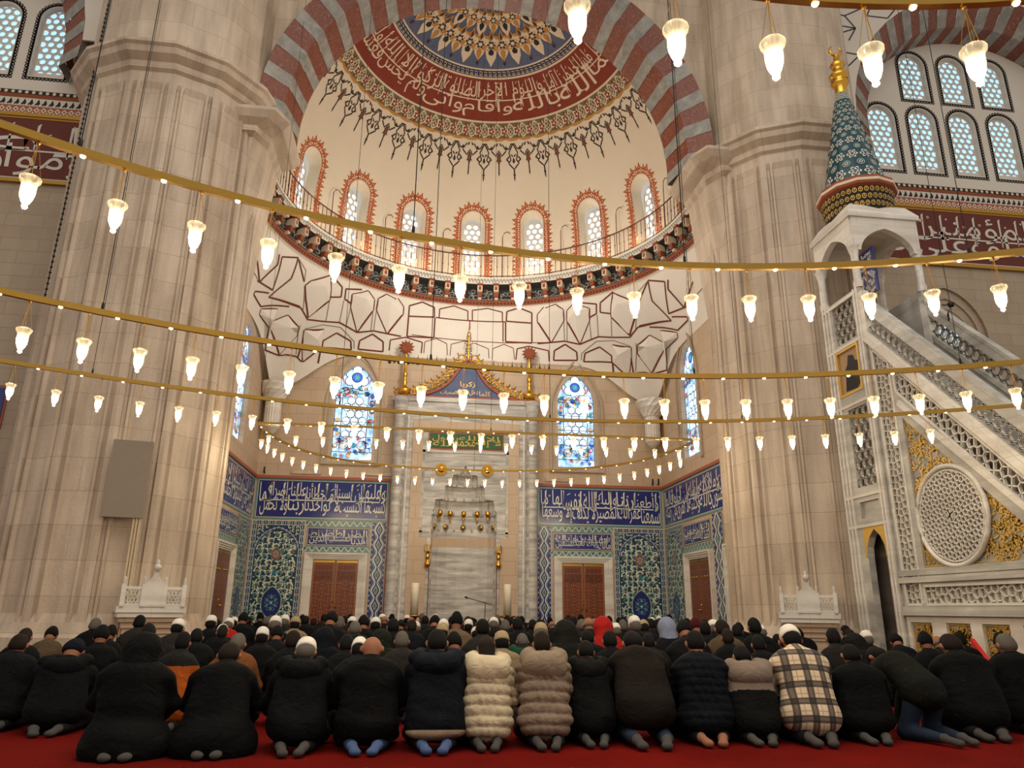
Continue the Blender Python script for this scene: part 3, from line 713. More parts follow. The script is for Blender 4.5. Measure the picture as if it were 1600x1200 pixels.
for i in range(int(n*1.9)):                         # running spiral on the top fillet and beading below
    s = -9.9+19.8*(i+.5)/(n*1.9)
    DC.ring(s, 12.14, .034, .02, 0, 1, 6, a0=-.5, a1=3.8); DC.ribbon([(s+.03, 12.14), (s+.06, 12.06)], .02, 0, 1)
    DC.poly([(s-.04, 11.44), (s, 11.37), (s+.04, 11.44)], 0, 1)
nb = 33; DB = Deco(lambda s, z, d=0: ringpt(6.06-d, z, s/6), .004)
rnd = random.Random(11)
for i in range(nb):
    s = -9.7+19.4*(i+.5)/nb; a = s/6
    # bay of silver arabesque on black
    for q in range(7):
        x, z = s+rnd.uniform(-.17, .17), 11.58+rnd.uniform(0, .28); t0 = rnd.uniform(0, 6.28)
        DB.ring(x, z, rnd.uniform(.05, .09), .022, 1, 2+q, 9, a0=t0, a1=t0+4.2)
    DB.disc(s, 11.93, .16, 3, 1, 12, ry=.06); DB.disc(s, 11.93, .12, 2, 2, 12, ry=.04)
    DB.frame(s-.27, 11.53, s+.27, 11.9, .02, 1, 1)
DC.build('running_pattern', ['paint_black', 'paint_white'], g); DB.build('arabesque_field', ['paint_white', 'stripe_marble', 'paint_rust', 'paint_ochre'], g)
mb = MB()
proto = None
for i in range(nb+1):
    s = -9.7+19.4*i/nb; a = s/6
    if proto is None:
        mb = MB(); 
        for (x0, x1, y0, y1, z0, z1, m) in ((-.1, .1, -.34, .1, .62, .70, 0), (-.085, .085, -.30, .1, .42, .62, 1), (-.075, .075, -.16, .1, .26, .42, 0), (-.06, .06, -.08, .1, .2, .3, 1)):
            mb.box(x0, x1, y0, y1, z0, z1, m)
        for z, y in ((.52, -.305), (.36, -.165)):
            mb.add([(-.05, y, z-.07), (.05, y, z-.07), (.05, y, z+.07), (-.05, y, z+.07)], [(0, 1, 2, 3)], 2)
        proto = mb.build('bracket', ['paint_rust', 'paint_cream', 'paint_rust'], origin=(0, 0, 0)); o = proto
    else: o = proto.copy(); COL.objects.link(o)
    o.parent = g; p = ringpt(6.05, 0, a); o.location = (p[0], p[1]-CY, .02); o.rotation_euler = (0, 0, -a)
rail = empty('gallery_railing', (0, CY, 12.26), 'thin rust red iron railing standing on the painted dome gallery', 'railing')
mb = MB(); mb.tube([ringpt(5.78, 13.12, a) for a in A], .022, 6); mb.tube([ringpt(5.78, 12.32, a) for a in A], .015, 6); mb.build('handrail', 'iron', rail)
proto = None
for i in range(100):
    a = math.radians(-94+188*i/99); p = ringpt(5.78, 12.26, a)
    if proto is None:
        mb = MB(); mb.tube([(0, 0, 0), (0, 0, .86)], .011, 5); mb.lathe([(.011, .38), (.022, .42), (.011, .46)], n=5); proto = mb.build('baluster', 'iron', origin=(0, 0, 0)); o = proto
    else: o = proto.copy(); COL.objects.link(o)
    o.parent = rail; o.location = (p[0], p[1]-CY, 0)
for i in range(8):                                  # tall thin lamp poles between the windows
    a = math.radians((WA[i]+WA[i+1])/2); mb = MB(); r = 6.02
    mb.tube([ringpt(r, 12.26, a), ringpt(r, 14.0, a), ringpt(r-.03, 14.12, a+.01), ringpt(r-.05, 14.16, a+.03), ringpt(r-.03, 14.1, a+.045)], .014, 5)
    o = mb.build('lamp_pole', 'iron'); tag(o, 'thin dark pole on the dome gallery between two windows, number %s from the left' % ['one', 'two', 'three', 'four', 'five', 'six', 'seven', 'eight'][i], 'pole', 'thin poles on the dome gallery')
    o['label'] = '%s thin dark pole from the left between the half dome windows' % ['first', 'second', 'third', 'fourth', 'fifth', 'sixth', 'seventh', 'eighth'][i]
# ---------------------------------------------------------------- faceted transition zone (muqarnas) between square bay and round dome
def zone(phi, t):
    a = math.radians(phi); top = np.array(ringpt(6.2, 11.34, a))
    dx, dy = math.sin(a), math.cos(a); k = min(6.65/abs(dx) if abs(dx) > 1e-6 else 1e9, (24-CY)/dy if dy > 1e-6 else 1e9)
    kk = k; corner = math.exp(-((abs(phi)-47.6)/11.)**2)
    k = k-.32*corner
    zb_ = 9.28-1.38*math.exp(-((abs(phi)-47.6)/8.)**2)
    bot = np.array((k*dx, CY+k*dy, zb_)); e = t*t*(3-2*t)*.5+t*.5
    p = bot*(1-e)+top*e; p[2] = bot[2]+(top[2]-bot[2])*t; return p
mb = MB(); NP, NT = 132, 14
PG = [[zone(-99+198*i/NP, j/NT) for j in range(NT+1)] for i in range(NP+1)]
mb.grid(PG, 0, True)
zo = tag(mb.build('ceiling', 'plaster'), kind='structure')
from mathutils.bvhtree import BVHTree
_v = [Vector(p) for r in PG for p in r]; _k = NT+1
_tree = BVHTree.FromPolygons(_v, [(i*_k+j, i*_k+j+1, (i+1)*_k+j+1, (i+1)*_k+j) for i in range(NP) for j in range(NT)])
# crease pattern of the zone, mirrored about the axis: traced on the right half as (x px, y px)
CR = [
 ([(791, 502), (792, 487), (811, 481), (831, 489), (831, 505), (791, 502)], 1), ([(790, 503), (790, 534), (831, 536), (831, 505)], 1),
 ([(850, 490), (852, 482), (868, 476), (880, 484), (881, 500), (861, 535), (840, 503), (840, 492), (850, 480)], 2),
 ([(886, 486), (897, 474), (907, 478), (921, 482), (921, 500), (906, 537), (886, 502), (886, 486)], 2), ([(907, 473), (932, 475), (932, 490), (921, 496)], 1),
 ([(938, 473), (958, 456), (955, 490), (938, 488), (938, 473)], 1), ([(958, 458), (988, 470), (996, 478), (992, 497), (984, 524), (955, 495), (955, 480), (958, 458)], 2), ([(955, 495), (956, 527)], 0),
 ([(998, 472), (1013, 438), (1019, 470), (1049, 501), (999, 509)], 1), ([(1013, 438), (1039, 440), (1045, 490)], 1), ([(1013, 438), (998, 455), (998, 470)], 0),
 ([(1044, 437), (1044, 452), (1069, 481), (1083, 440)], 2), ([(1045, 490), (1073, 479)], 1), ([(1069, 481), (1098, 450)], 0),
 ([(840, 537), (861, 535), (882, 533), (906, 538), (935, 526), (957, 527), (984, 527), (997, 511), (1049, 501)], 1), ([(881, 500), (882, 533)], 0), ([(886, 502), (886, 534)], 0), ([(933, 492), (935, 526)], 0), ([(921, 500), (924, 531)], 0), ([(996, 478), (993, 515)], 0),
 ([(865, 563), (866, 548), (883, 538), (901, 550), (902, 563), (865, 563)], 1),
 ([(912, 565), (914, 552), (937, 542), (956, 556), (956, 566), (912, 565)], 1), ([(908, 563), (909, 552), (932, 533), (960, 532), (985, 541), (986, 560)], 0), ([(956, 556), (959, 590)], 2),
 ([(957, 539), (986, 543), (986, 560), (982, 590), (957, 566)], 2), ([(986, 560), (990, 585)], 1),
 ([(996, 550), (996, 540), (1015, 524), (1037, 536), (1038, 545), (1019, 583), (996, 552), (996, 540)], 2), ([(1032, 517), (1058, 520), (1059, 527), (1040, 545), (1042, 577)], 2), ([(984, 590), (992, 583), (1020, 584), (1043, 578)], 1), ([(1015, 511), (1059, 516), (1075, 500), (1074, 495), (1050, 495)], 1),
 ([(994, 536), (993, 580)], 0),
]
CC = [([(731, 501), (731, 486), (709, 478), (687, 483), (686, 497)], 1), ([(738, 502), (738, 485), (762, 482), (785, 488), (785, 503)], 1),
      ([(681, 496), (687, 497), (790, 503)], 1), ([(734, 500), (734, 515)], 1), ([(786, 504), (786, 534)], 1), ([(643, 523), (700, 530), (790, 536), (861, 535)], 0),
      ([(608, 548), (610, 531), (634, 527), (660, 535), (658, 552)], 1), ([(662, 552), (664, 534), (682, 529), (698, 537), (699, 555)], 0), ([(703, 556), (705, 538), (725, 533), (733, 534)], 0), ([(741, 536), (763, 545), (764, 560)], 0), ([(769, 562), (770, 545), (787, 538), (802, 544), (804, 562)], 0), ([(806, 562), (808, 545), (826, 541), (857, 548), (858, 565)], 1)]
DL = MB()
def on_zone(px, py):
    d = Vector(ray(px, py)); h, nrm, ix, ds = _tree.ray_cast(Vector(CAM), d.normalized())
    if h is None: return None
    if nrm.dot(d) > 0: nrm = -nrm
    return h, nrm
def crease(P3, w, m):
    """P3: list of (point, normal)"""
    for (a, na), (b, nb_) in zip(P3[:-1], P3[1:]):
        n = max(1, int((b-a).length/.15)); pr = None
        for i in range(n+1):
            p = a.lerp(b, i/n); h = _tree.find_nearest(p); q, nn = h[0], h[1]
            if nn.dot(Vector(CAM)-q) < 0: nn = -nn
            d = (b-a).normalized(); s = d.cross(nn).normalized()*w/2; cur = (q+s+nn*.012, q-s+nn*.012)
            if pr: DL.add([pr[0], pr[1], cur[1], cur[0]], [(0, 1, 2, 3)], m)
            pr = cur
def mir(q):
    return (Vector((-q[0].x, q[0].y, q[0].z)), Vector((-q[1].x, q[1].y, q[1].z)))
AX = 0.0
for seg, wt in CR:
    pts = [on_zone(*p) for p in seg]; pts = [p for p in pts if p]
    if len(pts) < 2: continue
    crease(pts, (.03, .05, .06)[wt], 1 if wt == 0 else 0); crease([mir(p) for p in pts], (.03, .05, .06)[wt], 1 if wt == 0 else 0)
    if wt == 2 and len(pts) >= 5:       # a kite cell: folded facets meeting at a raised apex
        for M_ in (lambda p: p, mir):
            Q = [M_(p) for p in pts]; c = sum((p[0] for p in Q), Vector())/len(Q); top = max(Q, key=lambda p: p[0].z); nn = Q[0][1]
            ap = c.lerp(top[0], .35)+nn*.16
            for a, b in zip(Q, Q[1:]+Q[:1]): DL.add([a[0]+nn*.008, b[0]+nn*.008, ap], [(0, 1, 2)], 2)
for seg, wt in CC:
    pts = [on_zone(*p) for p in seg]; pts = [p for p in pts if p]
    if len(pts) > 1: crease(pts, (.025, .04)[wt], 0)
DL.build('crease_lines', ['line_red', 'line_grey', 'plaster'], zo)
# painted cresting (dark finials) at the foot of the zone and on the right wall
def cresting(F, u0, u1, z0, h, n, name, parent=None):
    D = Deco(F); 
    for i in range(n):
        x = u0+(u1-u0)*(i+.5)/n
        if i % 2 == 0:
            D.leaf(x, z0, h*1.0, h*.10, math.pi/2, 0, 1); D.flower(x, z0+h*.22, h*.2, 5, 0, 2, rot=.3); D.leaf(x, z0+h*.2, h*.4, h*.3, math.pi/2, 0, 2); D.rect(x-.04, z0, x+.04, z0+h*.12, 0, 1)
        else: D.leaf(x, z0, h*.8, h*.07, math.pi/2, 0, 1); D.disc(x, z0+h*.3, h*.07, 0, 2, 6); D.disc(x, z0+h*.12, h*.09, 0, 2, 6)
    return D.build(name, ['line_dark'])
for u0, u1, z0, i in ((-2.78, -.72, 9.02, 20), (.76, 2.86, 8.95, 21)):
    tag(cresting(FY(23.99), u0, u1, z0, .38, 13, 'trim_%d' % i), kind='structure')
tag(cresting(FX(6.64), 19.0, 20.6, 9.7, .75, 9, 'trim_22'), kind='structure')
# corner columns with ribbed capitals
for sx, lb in ((-1, 'white fluted corner column with ribbed capital left of the left stained window'), (1, 'white fluted corner column with ribbed capital right of the right stained window')):
    c = (6.28*sx, 23.62); t = empty('corner_column', (c[0], c[1], 6.3), lb, 'column', 'corner columns of the mihrab bay')
    mb = MB(); n = 20
    P = [[(c[0]+(.24+.015*(j % 2))*math.cos(2*math.pi*j/40), c[1]+(.24+.015*(j % 2))*math.sin(2*math.pi*j/40), z) for j in range(40)] for z in (6.55, 7.45)]
    mb.grid(P, 0, False, cv=True); mb.lathe([(.02, 6.3), (.16, 6.42), (.25, 6.55)], (c[0], c[1], 0), 20); mb.build('shaft', 'pale_marble', t)
    mb = MB(); P = []
    for z, r in ((7.42, .27), (7.55, .33), (7.75, .44), (7.92, .5), (8.0, .5)):
        P.append([(c[0]+r*(1+.06*(j % 2))*math.cos(2*math.pi*(j+z*8)/28), c[1]+r*(1+.06*(j % 2))*math.sin(2*math.pi*(j+z*8)/28), z) for j in range(28)])
    mb.grid(P, 0, False, cv=True); mb.build('capital', 'pale_marble', t)
# ---------------------------------------------------------------- the two great pillars
def pillar(cx, cy, zc, lab):
    t = empty('stone_pillar', (cx, cy, 0), lab, 'pillar', 'great stone pillars')
    def ringp(R, z, off=0, pil=0., n=14):
        P = []
        for i in range(n):
            a0, a1 = 2*math.pi*(i+off)/n, 2*math.pi*(i+1+off)/n
            A, B = np.array((math.cos(a0), math.sin(a0)))*R, np.array((math.cos(a1), math.sin(a1)))*R
            nm = (A+B)/np.linalg.norm(A+B)
            for f, d in ((0, 0), (.09, 0), (.11, -1), (.17, -1), (.19, 0), (.24, 0), (.27, -.8), (.73, -.8), (.76, 0), (.81, 0), (.83, -1), (.89, -1), (.91, 0)):
                q = A+(B-A)*f+nm*d*pil; P.append((cx+q[0], cy+q[1], z))
        return P
    mb = MB(); R = 2.06
    mb.grid([ringp(R+.12, 0), ringp(R+.12, .55), ringp(R+.05, .62), ringp(R, .8), ringp(R, .95, 0, .07), ringp(R, zc-.9, 0, .07), ringp(R, zc-.75), ringp(R, zc-.4)], 0, False, cv=True)
    mb.build('shaft', 'pillar_stone', t, cyl=(cx, cy, R))
    mb = MB(); mb.grid([ringp(R, zc-.5), ringp(R+.08, zc-.44), ringp(R+.10, zc-.3), ringp(R+.26, zc-.18), ringp(R+.30, zc-.05), ringp(R+.37, zc), ringp(R+.37, zc+.08), ringp(R+.14, zc+.2), ringp(R+.02, zc+.4)], 0, False, cv=True)
    mb.build('cornice', 'pillar_stone', t, cyl=(cx, cy, R))
    sx = -1 if cx < 0 else 1; rows = []
    zp, zc = zc, 12.15
    for z, xi, y0 in ((6.5, 6.1, 16.0), (9.5, 5.74, 15.75), (zc-.5, 5.52, 15.5), (zc-.42, 5.44, 15.35), (zc-.28, 5.42, 15.35), (zc-.15, 5.14, 15.2), (zc, 4.98, 15.1), (zc+.08, 4.98, 15.1), (zc+.16, 5.1, 15.2)):
        rows.append([(sx*xi, y0+.5, z), (sx*(xi+.25), y0, z), (sx*6.7, y0, z), (sx*6.7, 17.3, z), (sx*xi, 17.3, z)])
    mb = MB(); mb.grid(rows, 0, False, cv=True); mb.add(rows[-1], [(0, 1, 2, 3, 4)], 0); mb.add(rows[0], [(0, 1, 2, 3, 4)], 0); mb.build('impost', 'pillar_stone', t); zc = zp
    mb = MB(); mb.grid([ringp(R+.04, zc+.2), ringp(R+.04, 19.5)], 0, False, cv=True); mb.build('upper_shaft', 'pillar_stone', t, cyl=(cx, cy, R))
    return t
pillar(-7.72, 16.35, 12.8, 'huge twelve sided stone pillar on the left, with a taupe panel hung on it')
pillar(7.72, 16.35, 12.3, 'huge twelve sided stone pillar on the right, beside the marble pulpit')
# taupe panel and its conduits on the left pillar
q = onY(222, 750, 14.25); a = math.radians(12)
t = empty('wall_panel', (-6.83, 14.28, 2.62), 'flat taupe rectangular panel hanging on the left pillar', 'panel')
mb = MB(); mb.box(-.34, .34, -.05, .05, 0, 1.42); mb.box(-.345, .345, -.055, -.045, 0, .02); mb.box(-.25, -.15, .04, .22, .9, 1.0); mb.box(.15, .25, .04, .22, .9, 1.0)
o = mb.build('board', 'taupe_panel', origin=(0, 0, 0)); o.parent = t; t.rotation_euler = (0, 0, a)
mb = MB()
for x in (.20, .25, .30): mb.box(x-.016, x+.016, -.02, .06, -2.5, .03)
o = mb.build('conduit', 'cable_cream', origin=(0, 0, 0)); o.parent = t
# hanging chain on the left pillar
mb = MB(); p0 = oncyl(170, 10, -7.72, 16.35, 2.12, False); p1 = oncyl(70, 470, -7.72, 16.35, 2.12, False)
mb.tube([(p0[0], p0[1]-.03, 16), tuple(np.array(p0)+[0, -.03, 0]), tuple(np.array(p1)+[0, -.03, 0])], .012, 5)
for k in range(60):
    f = k/60; c = np.array(p0)*(1-f)+np.array(p1)*f+[0, -.03, 0]; mb.lathe([(.001, -.03), (.026, -.015), (.026, .015), (.001, .03)], tuple(c), 5)
tag(mb.build('hanging_chain', 'black_metal'), 'thin dark beaded chain hanging down the face of the left pillar', 'chain')
# marble balconies / fountains on the pillars
def pulpit_balcony(x, y, rot, lab, z0=1.08, w=.98):
    t = empty('stone_balcony', (x, y, 0), lab, 'balcony', 'small marble balconies on the pillars'); t.rotation_euler = (0, 0, rot); h = w/2
    def part(name, mt, *bs):
        mb = MB()
        for b in bs: mb.box(*b)
        o = mb.build(name, mt, origin=(0, 0, 0)); o.parent = t; return o
    part('base', 'warm_stone', (-h+.12, h-.12, -.42, .4, 0, .62), (-h+.08, h-.08, -.46, .4, .62, .72), (-h+.05, h-.05, -.5, .4, .72, .82), (-h, h, -.55, .4, .82, .90))
    D = MB(); F = lambda u, v, d=0: (u, -.42-d, v); D.prism([(-h+.18, .1), (h-.18, .1), (h-.18, .6), (-h+.18, .6)], F, .03, 0, 0, [[(-h+.22, .14), (h-.22, .14), (h-.22, .56), (-h+.22, .56)]]); o = D.build('base_frame', 'wall_stone', origin=(0, 0, 0)); o.parent = t
    part('floor_slab', 'pale_marble', (-h-.04, h+.04, -.6, .4, .90, .98), (-h-.07, h+.07, -.63, .4, .98, z0))
    for sx in (-1, 1):
        # pierced side panels
        mb = MB(); F = lambda u, v, d=0: (u, -.6-d, v); a, b = sorted((sx*(h), sx*(h-.32)))
        mb.prism([(a, z0), (b, z0), (b, 1.42), (a, 1.42)], F, .03, 0, 0, [[(a+.04, z0+.05), (b-.04, z0+.05), (b-.04, 1.37), (a+.04, 1.37)]], back=True)
        for k in range(5):
            xx = a+.04+(b-a-.08)*k/4; mb.bar((xx, -.61, z0+.05), (min(b-.04, xx+.12), -.61, 1.37), .014, .02, (0, 1, 0)); mb.bar((xx, -.61, z0+.05), (max(a+.04, xx-.12), -.61, 1.37), .014, .02, (0, 1, 0))
        for zz in (1.16, 1.27): mb.bar((a+.04, -.61, zz), (b-.04, -.61, zz), .02, .014)
        o = mb.build('pierced_panel', 'pale_marble', origin=(0, 0, 0)); o.parent = t
        mb = MB(); mb.box(sx*h-.02, sx*h+.02, -.6, .35, z0, 1.42); o = mb.build('side_panel', 'pale_marble', origin=(0, 0, 0)); o.parent = t
        for xx in (sx*h, sx*(h-.32)):
            mb = MB(); mb.box(xx-.035, xx+.035, -.66, -.58, z0, 1.46); mb.lathe([(.02, 1.46), (.035, 1.49), (.02, 1.52), (.032, 1.55), (.0, 1.6)], (xx, -.62, 0), 8); o = mb.build('post', 'pale_marble', origin=(0, 0, 0)); o.parent = t
    mb = MB(); P = [(-.17, z0), (.17, z0), (.19, 1.4), (.15, 1.48), (.08, 1.55), (.03, 1.64), (0, 1.68), (-.03, 1.64), (-.08, 1.55), (-.15, 1.48), (-.19, 1.4)]
    mb.prism(P, lambda u, v, d=0: (u, -.6-d, v), .05, 0, 0, back=True)
    mb.lathe([(.02, 1.66), (.05, 1.71), (.065, 1.75), (.04, 1.79), (.02, 1.81), (.035, 1.84), (0, 1.9)], (0, -.625, 0), 10)
    o = mb.build('crest', 'pale_marble', origin=(0, 0, 0)); o.parent = t
    return t
pulpit_balcony(-6.32, 14.78, math.radians(24), 'white marble balcony with pointed crest on the left pillar, below the taupe panel')
pulpit_balcony(6.42, 14.72, math.radians(-26), 'grey marble balcony with pointed crest on the right pillar')
# ---------------------------------------------------------------- tile revetment
TM = ['tile_ground', 'tile_white', 'tile_mint', 'tile_teal', 'tile_navy', 'tile_turq', 'tile_red', 'tile_grey', 'tile_blue', 'tile_cyan']
def circle_border(D, u0, v0, u1, v1, w, pitch=.19):
    D.frame(u0, v0, u1, v1, w, 4, 1); D.frame(u0, v0, u1, v1, .016, 1, 2); D.frame(u0+w-.016, v0+w-.016, u1-w+.016, v1-w+.016, .016, 1, 2)
    for (a, b, L, hor) in ((u0, v0+w/2, u1-u0, 1), (u0, v1-w/2, u1-u0, 1), (u0+w/2, v0, v1-v0, 0), (u1-w/2, v0, v1-v0, 0)):
        n = max(1, int(L/pitch))
        for i in range(n):
            x, y = (a+(i+.5)*L/n, b) if hor else (a, b+(i+.5)*L/n)
            D.disc(x, y, w*.36, 2, 3, 10); D.disc(x, y, w*.24, 3, 4, 8); D.disc(x, y, w*.1, 1, 5, 5)
            x2, y2 = (x+L/n/2, y) if hor else (x, y+L/n/2)
            D.poly([(x2-.02, y2), (x2, y2+.04), (x2+.02, y2), (x2, y2-.04)], 2, 3)
def arabesque(D, u0, v0, u1, v1, clip=None, sq=1.):
    c = (u0+u1)/2; w = u1-u0; px = w/max(2, round(w/.33)); py = .33; rows = int((v1-v0)/(py*.5)); nx_ = int(round(w/px))
    ok = lambda x, y, m=.03: u0+m < x < u1-m and v0 < y < v1-.03 and (not clip or clip(x, y))
    for row in range(rows):
        y = v0+.14+row*py*.5
        for i in range(-nx_, nx_+1):
            x = c+(i+(.5 if row % 2 else 0))*px; s = 1 if x > c+1e-6 else -1
            if not ok(x, y, px*.22): continue
            r = px*.36; t0 = (.6 if (row//2) % 2 else -1.2) if s > 0 else (math.pi-.6 if (row//2) % 2 else math.pi+1.2)
            n = 14; sp_ = [(x+r*(1.0-.45*k/n)*math.cos(t0+s*4.6*k/n), y+r*(1.0-.45*k/n)*math.sin(t0+s*4.6*k/n)) for k in range(n+1)]
            D.ribbon(sp_, [px*(.035+.07*math.sin(math.pi*k/n)) for k in range(n+1)], 2 if (i+row) % 2 else 1, 3)
            q = (x+s*px*.5, y+py*.5) if ok(x+s*px*.5, y+py*.5) else (x, y+py*.9)
            if ok(*q):
                a = sp_[0]; D.ribbon([a, ((a[0]+q[0])/2+s*px*.12, (a[1]+q[1])/2-py*.04), ((a[0]+2*q[0])/3-s*px*.04, (a[1]+2*q[1])/3), (q[0]-s*r*.2, q[1]-r*.9)], [px*.04, px*.10, px*.09, px*.03], 1, 2)
            D.flower(x, y, px*.23, 6, 2, 4); D.flower(x, y, px*.18, 6, 3, 5); D.flower(x, y, px*.08, 5, 4 if row % 3 else 6, 6)
            for a_, L in ((1.1, .30), (2.6, .26), (-.9, .26), (-2.3, .22)): D.leaf(x+r*.95*math.cos(a_), y+r*.95*math.sin(a_), px*L, px*.13, a_+s*.7, 1 if L > .25 else 2, 4)
def medallion(D, x, y, rx, ry, a, b, l=8):
    n = 20; P = [(x+rx*math.cos(t)*(1-.12*math.sin(t)**8), y+ry*math.copysign(abs(math.sin(t))**.8, math.sin(t))*(1+.18*abs(math.sin(t))**9)) for t in [2*math.pi*i/n for i in range(n)]]
    Q = lambda k: [(x+(p-x)*k, y+(q-y)*k) for p, q in P]
    D.poly(Q(1.12), 2, l); D.poly(Q(1.05), 3, l+1); D.poly(Q(.95), a, l+2)
    for i in range(6):
        t = math.pi/6+i*math.pi/3; D.leaf(x+rx*.25*math.cos(t), y+ry*.25*math.sin(t), rx*.6, rx*.22, t, b, l+3); D.ring(x+rx*.55*math.cos(t+.5), y+ry*.55*math.sin(t+.5), rx*.16, rx*.05, b, l+3, 8)
    D.flower(x, y, rx*.3, 6, 9, l+4); D.disc(x, y, rx*.1, 1, l+5, 6)
def big_panel(F, u0, u1, z0, z1, label, parentless=True):
    D = Deco(F, .0008); D.rect(u0, z0, u1, z1, 0, 0); circle_border(D, u0+.0, z0, u1-.0, z1, .14)
    a, b = u0+.15, u1-.15; c = (a+b)/2; h = (b-a)/2; sp = z1-.2-h*1.02
    A = [(a, sp)]+[(c-h*math.cos(t), sp+h*(.8*math.sin(t)+.2*(1-abs(math.cos(t))))) for t in [math.pi*i/16 for i in range(1, 16)]]+[(b, sp)]
    inside_ = lambda x, y: y < sp or inside(A, x, y)
    arabesque(D, a, z0+.1, b, z1-.25, clip=lambda x, y: inside_(x, y+.06))
    D.ribbon(A, .10, 4, 6); D.ribbon(A, .014, 1, 8)
    for i in range(1, 16): D.disc(A[i][0], A[i][1], .036, 2, 7, 8); D.disc(A[i][0], A[i][1], .02, 3, 8, 6)
    for sx in (-1, 1):                              # spandrels: pale clouds
        for i in range(5):
            for j in range(4):
                x, y = c+sx*(h-.07-.12*i), z1-.2-.11*j
                if not inside(A, x, y-.1) : D.ring(x, y, .035, .02, 1, 4, 7, a0=i, a1=i+4.2); D.leaf(x, y, .09, .04, 1.2*i+j, 5, 3)
    medallion(D, c, z0+(z1-z0)*.33, h*.42, h*.58, 4, 5); medallion(D, c, z0+(z1-z0)*.72, h*.2, h*.25, 6, 2); D.flower(c, z0+(z1-z0)*.57, h*.13, 6, 9, 9)
    D.flower(c, z0+(z1-z0)*.06, h*.13, 6, 9, 9)
    return tag(D.build('arabesque_tile_panel', TM), label, 'tile panel')
def ogee_strip(F, u0, u1, z0, z1, label):
    D = Deco(F, .0008); D.rect(u0, z0, u1, z1, 4, 0); c = (u0+u1)/2; w = (u1-u0); n = int((z1-z0)/.46); p = (z1-z0)/n
    D.rect(u0, z0, u0+.012, z1, 1, 2); D.rect(u1-.012, z0, u1, z1, 1, 2)
    for s in (-1, 1):
        D.ribbon([(c+s*w*(.07+.20*math.sin(math.pi*y)**2), z0+y*p) for y in [i/8 for i in range(8*n+1)]], w*.075, 1, 3)
        D.ribbon([(c+s*w*(.17+.19*math.sin(math.pi*y)**2), z0+y*p) for y in [i/8 for i in range(8*n+1)]], w*.03, 2, 3)
        for i in range(3*n):
            y = z0+(i+.5)*p/3; D.ring(c+s*w*.43, y, w*.045, w*.03, 1, 2, 6, a0=math.pi/2 if s > 0 else -math.pi/2, a1=(math.pi*1.5 if s > 0 else math.pi*.5))
            D.leaf(c+s*w*.36, y, w*.1, w*.05, 0 if s > 0 else math.pi, 1, 2)
    for i in range(n):
        y = z0+(i+.5)*p
        D.poly([(c-w*.14, y), (c-w*.05, y+p*.2), (c, y+p*.30), (c+w*.05, y+p*.2), (c+w*.14, y), (c+w*.05, y-p*.2), (c, y-p*.3), (c-w*.05, y-p*.2)], 2, 4)
        D.poly([(c-w*.09, y), (c, y+p*.2), (c+w*.09, y), (c, y-p*.2)], 7, 5); D.flower(c, y, w*.045, 4, 5, 6)
        for q in (-.5, .5): D.disc(c, y+q*p, w*.05, 1, 4, 6)
    return tag(D.build('ogee_tile_border', TM), label, 'tile panel')
def inscription(F, u0, u1, z0, z1, words, label, big=True, seed=1):
    D = Deco(F, .001); m = .07 if big else .03
    D.rect(u0, z0, u1, z1, 5 if big else 7, 0); D.rect(u0+m, z0+m, u1-m, z1-m, 4, 1); D.frame(u0+m-.012, z0+m-.012, u1-m+.012, z1-m+.012, .012, 1, 2)
    if not big:
        for (a, b) in ((z0-.0, z0+.0),): pass
    o = tag(D.build('inscription_tile_panel', TM), label, 'inscription')
    L = Deco(F, .001)
    if big: script_band(L, words, u0+m+.02, z0+m+.02, u1-m-.02, z1-m-.02, 0, 3, seed=seed)
    else:
        script_band(L, words, u0+m+.02, z0+m+.02, u1-m-.02, z1-m-.02, 0, 3, seed=seed)
    L.build('lettering', ['tile_white'], o); return o
def zigzag(D, u0, u1, z0, z1):
    D.rect(u0, z0, u1, z1, 5, 0); n = max(1, int((u1-u0)/.22)); p = (u1-u0)/n
    for i in range(n):
        a = u0+i*p; D.ribbon([(a, z0+.01), (a+p/2, z1-.01), (a+p, z0+.01)], .018, 1, 2); D.disc(a+p/2, z0+(z1-z0)*.35, .03, 4, 3, 7); D.disc(a, z1-(z1-z0)*.35, .03, 3, 3, 7); D.disc(a+p/2, z0+(z1-z0)*.35, .012, 1, 4, 5)
DN = 0
